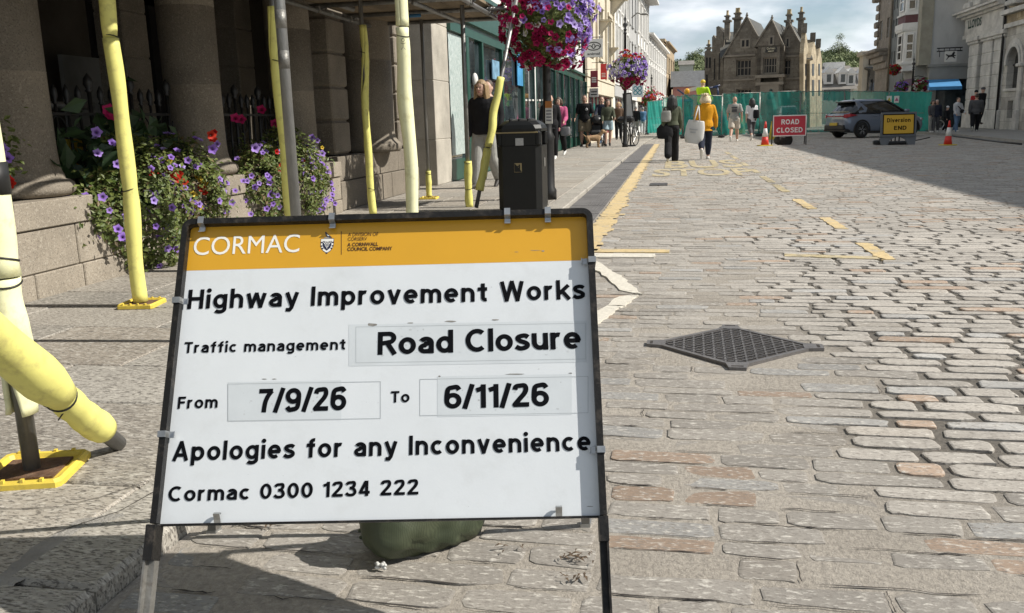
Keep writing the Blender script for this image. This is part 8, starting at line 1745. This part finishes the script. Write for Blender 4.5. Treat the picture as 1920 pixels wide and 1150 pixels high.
    for s in (-1, 1):
        sh, el, wr, d = arm[s]; e = .008+(.004 if coat else 0)
        if sleeve > .5: ww = el+(wr-el)*min(1, (sleeve-.5)*2); cap(mb, up(sh-np.array((s*.012, 0, .006))), up(el), (.034*b+e)*Hh, (.027*b+e)*Hh); cap(mb, up(el), up(ww), (.027*b+e)*Hh, (.018+e)*Hh)
        else: ww = sh+(el-sh)*sleeve*2; mb.tube([up(sh-np.array((s*.02, 0, -.004))), up(ww)], [(.034*b+e)*Hh, (.036*b+e)*Hh], 14); mb.ell(up(sh-np.array((s*.012, 0, .006))), ((.036*b+e)*Hh,)*3)
    if hood: mb.ell(up((0, .035, .845)), (.070*Hh, .050*Hh, .030*Hh)); mb.ell(up((0, .052, .81)), (.052*Hh, .028*Hh, .045*Hh)); mb.ell(up((0, .0, .855)), (.058*Hh, .056*Hh, .024*Hh))
    obj('jacket' if coat else 'top', voxel(mb, vox*Hh/1.7), CL[top], t)
    for s in (-1, 1):
        hip, k, an, sa = ch[s]; tilt = max(0., -sa)*.9; fd = np.array((0, -math.cos(tilt), -math.sin(tilt))); pd = np.array((0, -math.sin(tilt), math.cos(tilt)))
        mb = MB(); mb.ell(dn(an+fd*.045-pd*.012), (.026*Hh, .030*Hh, .024*Hh)); R = []
        heel = an-fd*.028-pd*.012; toe = an+fd*.115-pd*.018; cap(mb, dn(heel), dn(an+fd*.04-pd*.012), .022*Hh, .026*Hh); cap(mb, dn(an+fd*.04-pd*.012), dn(toe), .026*Hh, .017*Hh); cap(mb, dn(an), dn(an-pd*.01), .025*Hh, .028*Hh)
        obj('shoe', voxel(mb, vox*Hh/1.7, 2), M_sole if shoes == 'white' else M_shoe, t)
    if hair:
        mb = MB(); h = hcu+np.array((0, .010*Hh, .014*Hh)); rr = random.Random(int(px))
        if male: mb.ell(h+np.array((0, .004*Hh, .006*Hh)), (.050*Hh, .054*Hh, .060*Hh), 16, 10); cut = True
        else: mb.ell(h, (.055*Hh, .060*Hh, .066*Hh), 16, 10)
        if hairlen > 0:
            for k in range(13):
                x = -1+k/6; a = x*2.2; bx_, by_ = .050*math.sin(a), .012+.046*math.cos(a); l_ = hairlen*rr.uniform(.85, 1.1)
                cap(mb, hcu+np.array((bx_*Hh, by_*Hh, .02*Hh)), hcu+np.array((bx_*1.15*Hh+rr.gauss(0, .006)*Hh, (by_*1.05+.012)*Hh, -l_*.5*Hh)), .020*Hh, .024*Hh); cap(mb, hcu+np.array((bx_*1.15*Hh, (by_*1.05+.012)*Hh, -l_*.5*Hh)), hcu+np.array((bx_*1.1*Hh+rr.gauss(0, .01)*Hh, (by_+.022)*Hh, -l_*Hh)), .024*Hh, .010*Hh)
        me = voxel(mb, vox*Hh/1.7, 2)
        hb_ = obj('hair', me, HAIR[hair], t)
        # keep the face clear: pull hair vertices in front of the brow back into the head
        for v_ in me.vertices:
            p = np.array(v_.co)-hcu
            if p[1] < -.030*Hh and p[2] < .030*Hh and abs(p[0]) < .046*Hh: v_.co.y = hcu[1]-.020*Hh
    if cap_: mb = MB(); mb.ell(hcu+np.array((0, 0, .030*Hh)), (.056*Hh, .064*Hh, .050*Hh)); mb.ell(hcu+np.array((0, -.05*Hh, .028*Hh)), (.046*Hh, .034*Hh, .008*Hh)); obj('hat', voxel(mb, vox*Hh/1.7, 1), cap_, t)
    return t, c, Hh, dn, up, arm
def lift_h(px, head, c): return atY(px, head, c[1])[2]-c[2]
def wpt(t, p): return np.array(tuple(Matrix.Rotation(t.rotation_euler[2], 3, 'Z') @ Vector(tuple(map(float, p)))))+np.array(tuple(t.location))
def bag(name, label, c, size, m, cat='bag', strap=None, taper=.85, yaw=0., tilt=0.):
    t = thing(name, label, cat, c); sx, sy, sz = size; mb = MB(); R = []
    for z, k in ((0, .55), (.03, .85), (.3, 1.0), (.7, .97), (.95, taper), (1, taper*.92)): R.append([(math.copysign(abs(math.cos(a))**.55, math.cos(a))*sx/2*k, math.copysign(abs(math.sin(a))**.7, math.sin(a))*sy/2*(k if z > .9 else 1)*(1-.3*z), (z-1)*sz) for a in np.linspace(0, 2*math.pi, 24, endpoint=False)])
    mb.smooth = True; mb.loft(R); obj('pouch', mb, m, t, False); t.rotation_euler = (0, R_(tilt), R_(yaw))
    if strap is not None:
        P = [np.array(p)-np.array(c) for p in strap]; Ri = t.rotation_euler.to_matrix().inverted(); P = [tuple(Ri @ Vector(tuple(map(float, p)))) for p in P]; mb = MB(); mb.tube(P, .014, 6); obj('strap', mb, m, t, False)
    return t
# --- the two women walking away
t, c, Hh, dn, up, arm = person('woman with long black hair in an olive top and wide black trousers, walking away', 1259, 304, 177, 180, 'olive', 'black', 'black', 'white', gait=.36, arms=(.15, -.25), bend=(.5, .2), flare=.016, hem=.56, hairlen=.17, face=False, build=.98)
s1 = wpt(t, up(arm[1][0])); q = s1+np.array((-.10, -.08, -.62)); bag('shoulder_bag', 'black slouchy bag hanging at the side of the woman in olive', atY(1247, 232, c[1]-.05), (.40, .24, .36), CL['black'], strap=None, taper=.55)
bag('shoulder_bag', 'small grey bag under the arm of the woman in olive', atY(1249, 208, c[1]-.12), (.24, .16, .26), CL['grey'], strap=[atY(1249, 208, c[1]-.12), wpt(t, up((.09, .08, .80))), wpt(t, up((.10, -.04, .82)))])
t, c, Hh, dn, up, arm = person('woman with fair hair in a mustard hoodie, walking away with a white tote', 1321, 300, 172, 180, 'mustard', 'navy', 'fair', 'white', gait=.46, arms=(.3, -.2), bend=(.2, .4), abd=(.22, .14), leg=.86, hem=.46, hood=True, hairlen=.07, face=False, coat=True, build=1.03)
mb = MB(); hc_ = np.array(up((0, .02, .985))); rr = random.Random(5)
for k in range(16): a = rr.uniform(0, 6.28); mb.tube([hc_+np.array((.03*math.cos(a)*Hh, .03*math.sin(a)*Hh, -.02*Hh)), hc_+np.array((.05*math.cos(a)*Hh+.01*Hh, .05*math.sin(a)*Hh, .012*Hh*rr.random())), hc_+np.array((.055*Hh*math.cos(a)+.02*Hh*rr.random(), .06*math.sin(a)*Hh, -.035*Hh*rr.random()))], [.012*Hh, .01*Hh, .004*Hh], 6)
obj('windblown_hair', mb, HAIR['fair'], t, False)
M_tote = mat('tote_canvas', (.60, .60, .59), .7, var=.06, scale=4, bmp=.25, bscale=9); tp_ = atY(1306, 226, c[1]-.22); tt = bag('tote_bag', 'large white tote bag on long handles carried by the woman in mustard', tp_, (.47, .19, .56), M_tote, taper=.84, tilt=8)
mb = MB(); sh = wpt(t, up((.10, .06, .82)))-tp_; Ri = tt.rotation_euler.to_matrix().inverted()
for x in (-.06, .07): mb.tube([tuple(Ri @ Vector(tuple(map(float, p)))) for p in (np.array((x, -.09, -.02)), sh*.55+np.array((x*.5, -.06, 0)), sh+np.array((0, -.02, .02)), sh+np.array((-.01, .12, .0)))], .016, 6)
obj('handle', mb, M_tote, tt, False); mb = MB()
for k, w_ in ((0, .20), (1, .13)): mb.box((-.04-w_/2, -.099, -.24-k*.07), (-.04+w_/2, -.095, -.21-k*.07))
obj('faint_print', mb, mat('tote_print', (.42, .44, .46), .7), tt, False)
# --- the pair by the fence
t, c, Hh, dn, up, arm = person('bald man in a grey printed shirt and sand shorts, walking away', 1376, 266, 180, 172, 'grey', 'sand', None, 'white', gait=.34, arms=(-.1, .25), bend=(.3, .5), abd=(.2, .2), sleeve=.45, leg=.44, flare=.01, face=False, build=1.08, vox=.012, skin='tan')
mb = MB(); p0, p1 = np.array(up((-.055, .085, .66))), np.array(up((.055, .085, .76))); mb.box((p0[0], p0[1]-.02, p0[2]), (p1[0], p0[1]+.006, p1[2]-.04*Hh)); mb.box((p0[0]-.01, p0[1]-.02, p1[2]-.02*Hh), (p1[0]+.01, p0[1]+.004, p1[2]+.01*Hh)); obj('shirt_print', mb, CL['dgrey'], t, False)
t, c, Hh, dn, up, arm = person('woman with long black hair in a white t shirt and grey leggings, walking away', 1408, 264, 183, 190, 'white', 'dgrey', 'black', 'white', gait=.36, arms=(.1, -.2), bend=(.4, .3), sleeve=.5, leg=.80, hem=.46, hairlen=.15, face=False, vox=.012)
bag('shoulder_bag', 'small black bag at the side of the woman in the white shirt', atY(1418, 206, c[1]-.1), (.26, .18, .36), CL['black'])
# --- site worker standing on the truck
tz = atY(1316, 236, 46.9)[2]
person('site worker in a hi vis jacket and yellow helmet above the netting', 1316, 236, 151, 150, 'hiviz', 'navy', None, 'dark', Y=46.9, lift=tz, gait=.05, arms=(.4, .6), bend=(.6, .8), face=False, coat=True, build=1.1, vox=.014, cap_=mat('helmet_yellow', (.62, .45, .02), .4))
# --- left pavement, near
t, c, Hh, dn, up, arm = person('woman with long blonde hair in a black cardigan and white trousers, looking down', 910, 352, 150, -12, 'black', 'grey', 'blonde_shaded', 'dark', gait=.26, arms=(.05, .15), bend=(.2, .4), flare=.008, hem=.50, hairlen=.27, headpitch=.5, coat=True, vox=.008)  # shade on her put into the colours: hair darkened, white trousers drawn grey
person('dark haired man in a black jacket, partly hidden behind the blonde woman', 921, 338, 152, -8, 'black', 'black', 'brown', 'dark', gait=.22, arms=(.0, .1), male=True, coat=True, build=1.05)
person('person in a dark coat half hidden behind the nearest lamp post', 1033, 299, 178, 0, 'black', 'black', None, 'white', gait=.15, coat=True, build=1.08, vox=.010)
t, c, Hh, dn, up, arm = person('woman in a pink jacket and black trousers carrying a grey handbag', 1049, 291, 183, -8, 'pink', 'black', 'brown', 'white', gait=.20, arms=(.1, .25), bend=(.3, .9), leg=.92, hem=.42, hairlen=.06, coat=True, build=1.1, vox=.010)
bag('handbag', 'grey handbag hanging from the arm of the woman in pink', atY(1060, 238, c[1]-.15), (.30, .16, .26), mat('bag_grey', (.16, .16, .17), .45, var=.2))
t, c, Hh, dn, up, arm = person('man in a black t shirt and khaki shorts, dark glasses', 1097, 275, 179, -5, 'black', 'khaki', 'brown', 'dark', gait=.16, arms=(.1, -.05), bend=(.7, .3), abd=(.25, .2), sleeve=.48, leg=.45, flare=.012, male=True, build=1.15, vox=.011, skin='tan')
mb = MB(); p = np.array(up((.045, -.075, .72))); mb.ell(p, (.03*Hh, .012*Hh, .03*Hh)); obj('shirt_badge', mb, CL['pale'], t, False)
person('man in a dark jumper and jeans walking behind the pushchair', 1129, 270, 182, 0, 'navy', 'denim', 'brown', 'dark', gait=.12, arms=(.6, .6), bend=(.5, .5), male=True, vox=.011)
person('woman in a dark green top and pale denim shorts beside the pushchair', 1140, 274, 187, 10, 'olive', 'paleblue', 'brown', 'dark', gait=.14, arms=(.2, .3), bend=(.5, .9), leg=.34, flare=.016, hairlen=.1, hem=.54, vox=.011)
person('person in a dark top with a pink shirt by the menu board', 1160, 262, 192, 0, 'brown', 'black', 'blonde', 'dark', gait=.12, hairlen=.06, vox=.013)
person('person in a black jacket and grey trousers, walking away by the netting', 1192, 253, 199, 180, 'black', 'grey', 'grey', 'white', gait=.24, male=True, face=False, coat=True, vox=.015)
person('person in a blue denim jacket and pale trousers at the netting end', 1205, 252, 201, 185, 'blue', 'pale', 'grey', 'white', gait=.2, male=True, face=False, coat=True, vox=.015)
# --- right hand pavement, in the shade
def rp(*a, **k): k.setdefault('z0', PRZ); k.setdefault('Y', 43.0); return person(*a, vox=.013, **k)
rp('man in a dark suit jacket and white shirt on the right pavement', 1754, 238, 177, -20, 'navy', 'dgrey', 'grey', 'white', gait=.2, male=True, coat=True)
rp('person in a grey top at the end of the green netting', 1746, 240, 180, 10, 'dgrey', 'grey', 'brown', 'white', gait=.1, hairlen=.05)
rp('person in black clothes with a pale cap below the blue awning', 1774, 236, 187, 30, 'black', 'black', 'brown', 'white', gait=.25, coat=True, cap_=CL['white'])
t, c, Hh, dn, up, arm = rp('person in a pale hoodie and jeans with a dark bag slung across', 1793, 240, 176, 20, 'pale', 'denim', 'brown', 'white', gait=.22, male=True, hood=True, coat=True, arms=(.2, .3), bend=(.5, .6), flare=.008)
mb = MB(); mb.tube([up((-.10, .02, .83)), up((-.03, -.10, .72)), up((.09, -.10, .60))], .02, 6); mb.ell(up((.075, -.11, .60)), (.11, .06, .09)); obj('cross_bag', mb, CL['black'], t, False)
rp('man in a dark grey jacket and black trousers seen from behind at the bank', 1827, 241, 170, 165, 'dgrey', 'black', 'brown', 'white', gait=.34, male=True, coat=True, face=False, build=1.18)
rp('person in a red jacket beside the bank portico steps', 1826, 227, 164, 0, 'red', 'black', None, 'dark', gait=.1, coat=True, cap_=CL['black'], z0=PRZ+.3, Y=44.8)
rp('person in a dark jacket and dark woollen hat on the bank steps', 1838, 226, 158, 30, 'black', 'black', None, 'dark', gait=.1, coat=True, cap_=CL['dgrey'], z0=PRZ+.3, Y=44.8)
wc = G(1746, 243, PRZ); wk = thing('wheelchair', 'folded pushchair or wheelchair with bright wheels by the netting end', 'wheelchair', wc); mb = MB(); f = lambda x, y, z: (wc[0]+x, wc[1]+y, PRZ+z)
mb.tube([f(-.3, 0, .1), f(.25, .1, .9)], .025, 6); mb.tube([f(.35, 0, .1), f(-.25, .1, .75)], .025, 6); mb.tube([f(-.3, 0, .5), f(.3, 0, .5)], .025, 6); obj('frame', mb, M_galv, wk)
for x in (-.34, .38): mb = MB(); mb.tube([f(x+.22*math.cos(a), -.02, .23+.22*math.sin(a)) for a in np.linspace(0, 2*math.pi, 17)], .03, 6); obj('wheel', mb, M_galv, wk)
# --- the small tan dog
q = G(1113, 277, PZ); dg_ = thing('dog', 'small tan dog on the pavement in front of the pushchair', 'dog', q); mb = MB(); s = 1.15; f = lambda x, y, z: (x*s, y*s, z*s)
mb.loft([[f(x, y0+math.cos(a)*w, z+math.sin(a)*h) for a in np.linspace(0, 2*math.pi, 14, endpoint=False)] for x, y0, z, w, h in ((-.26, 0, .30, .04, .05), (-.22, 0, .30, .08, .085), (-.08, 0, .30, .085, .085), (.06, 0, .295, .095, .105), (.17, 0, .31, .09, .11), (.24, 0, .34, .05, .07))])
cap(mb, f(.18, 0, .36), f(.28, -.02, .47), .065*s, .055*s); mb.ell(f(.31, -.02, .50), (.075*s, .06*s, .06*s)); cap(mb, f(.34, -.03, .48), f(.42, -.04, .46), .04*s, .025*s)
for sg_ in (-1, 1): mb.ell(f(.28, sg_*.055-.02, .51), (.025*s, .015*s, .05*s)); cap(mb, f(.16, sg_*.05, .26), f(.15, sg_*.055, .14), .04*s, .025*s); cap(mb, f(.15, sg_*.055, .14), f(.16, sg_*.055, .025), .024*s, .022*s); cap(mb, f(.16, sg_*.055, .02), f(.19, sg_*.055, .018), .022*s, .02*s); cap(mb, f(-.20, sg_*.05, .28), f(-.15, sg_*.055, .19), .055*s, .035*s); cap(mb, f(-.15, sg_*.055, .19), f(-.235, sg_*.055, .10), .032*s, .022*s); cap(mb, f(-.235, sg_*.055, .10), f(-.225, sg_*.055, .022), .02*s, .02*s); cap(mb, f(-.225, sg_*.055, .02), f(-.19, sg_*.055, .018), .02*s, .018*s)
cap(mb, f(-.25, 0, .34), f(-.36, 0, .44), .022*s, .010*s); obj('body', voxel(mb, .011), mat('dog_fur', (.34, .22, .12), .9, var=.35, scale=9, bmp=.6, bscale=60), dg_); dg_.rotation_euler[2] = R_(20)
mb = MB(); mb.ell(f(.425, -.04, .463), (.014, .012, .012)); obj('nose', mb, M_eye, dg_, False)
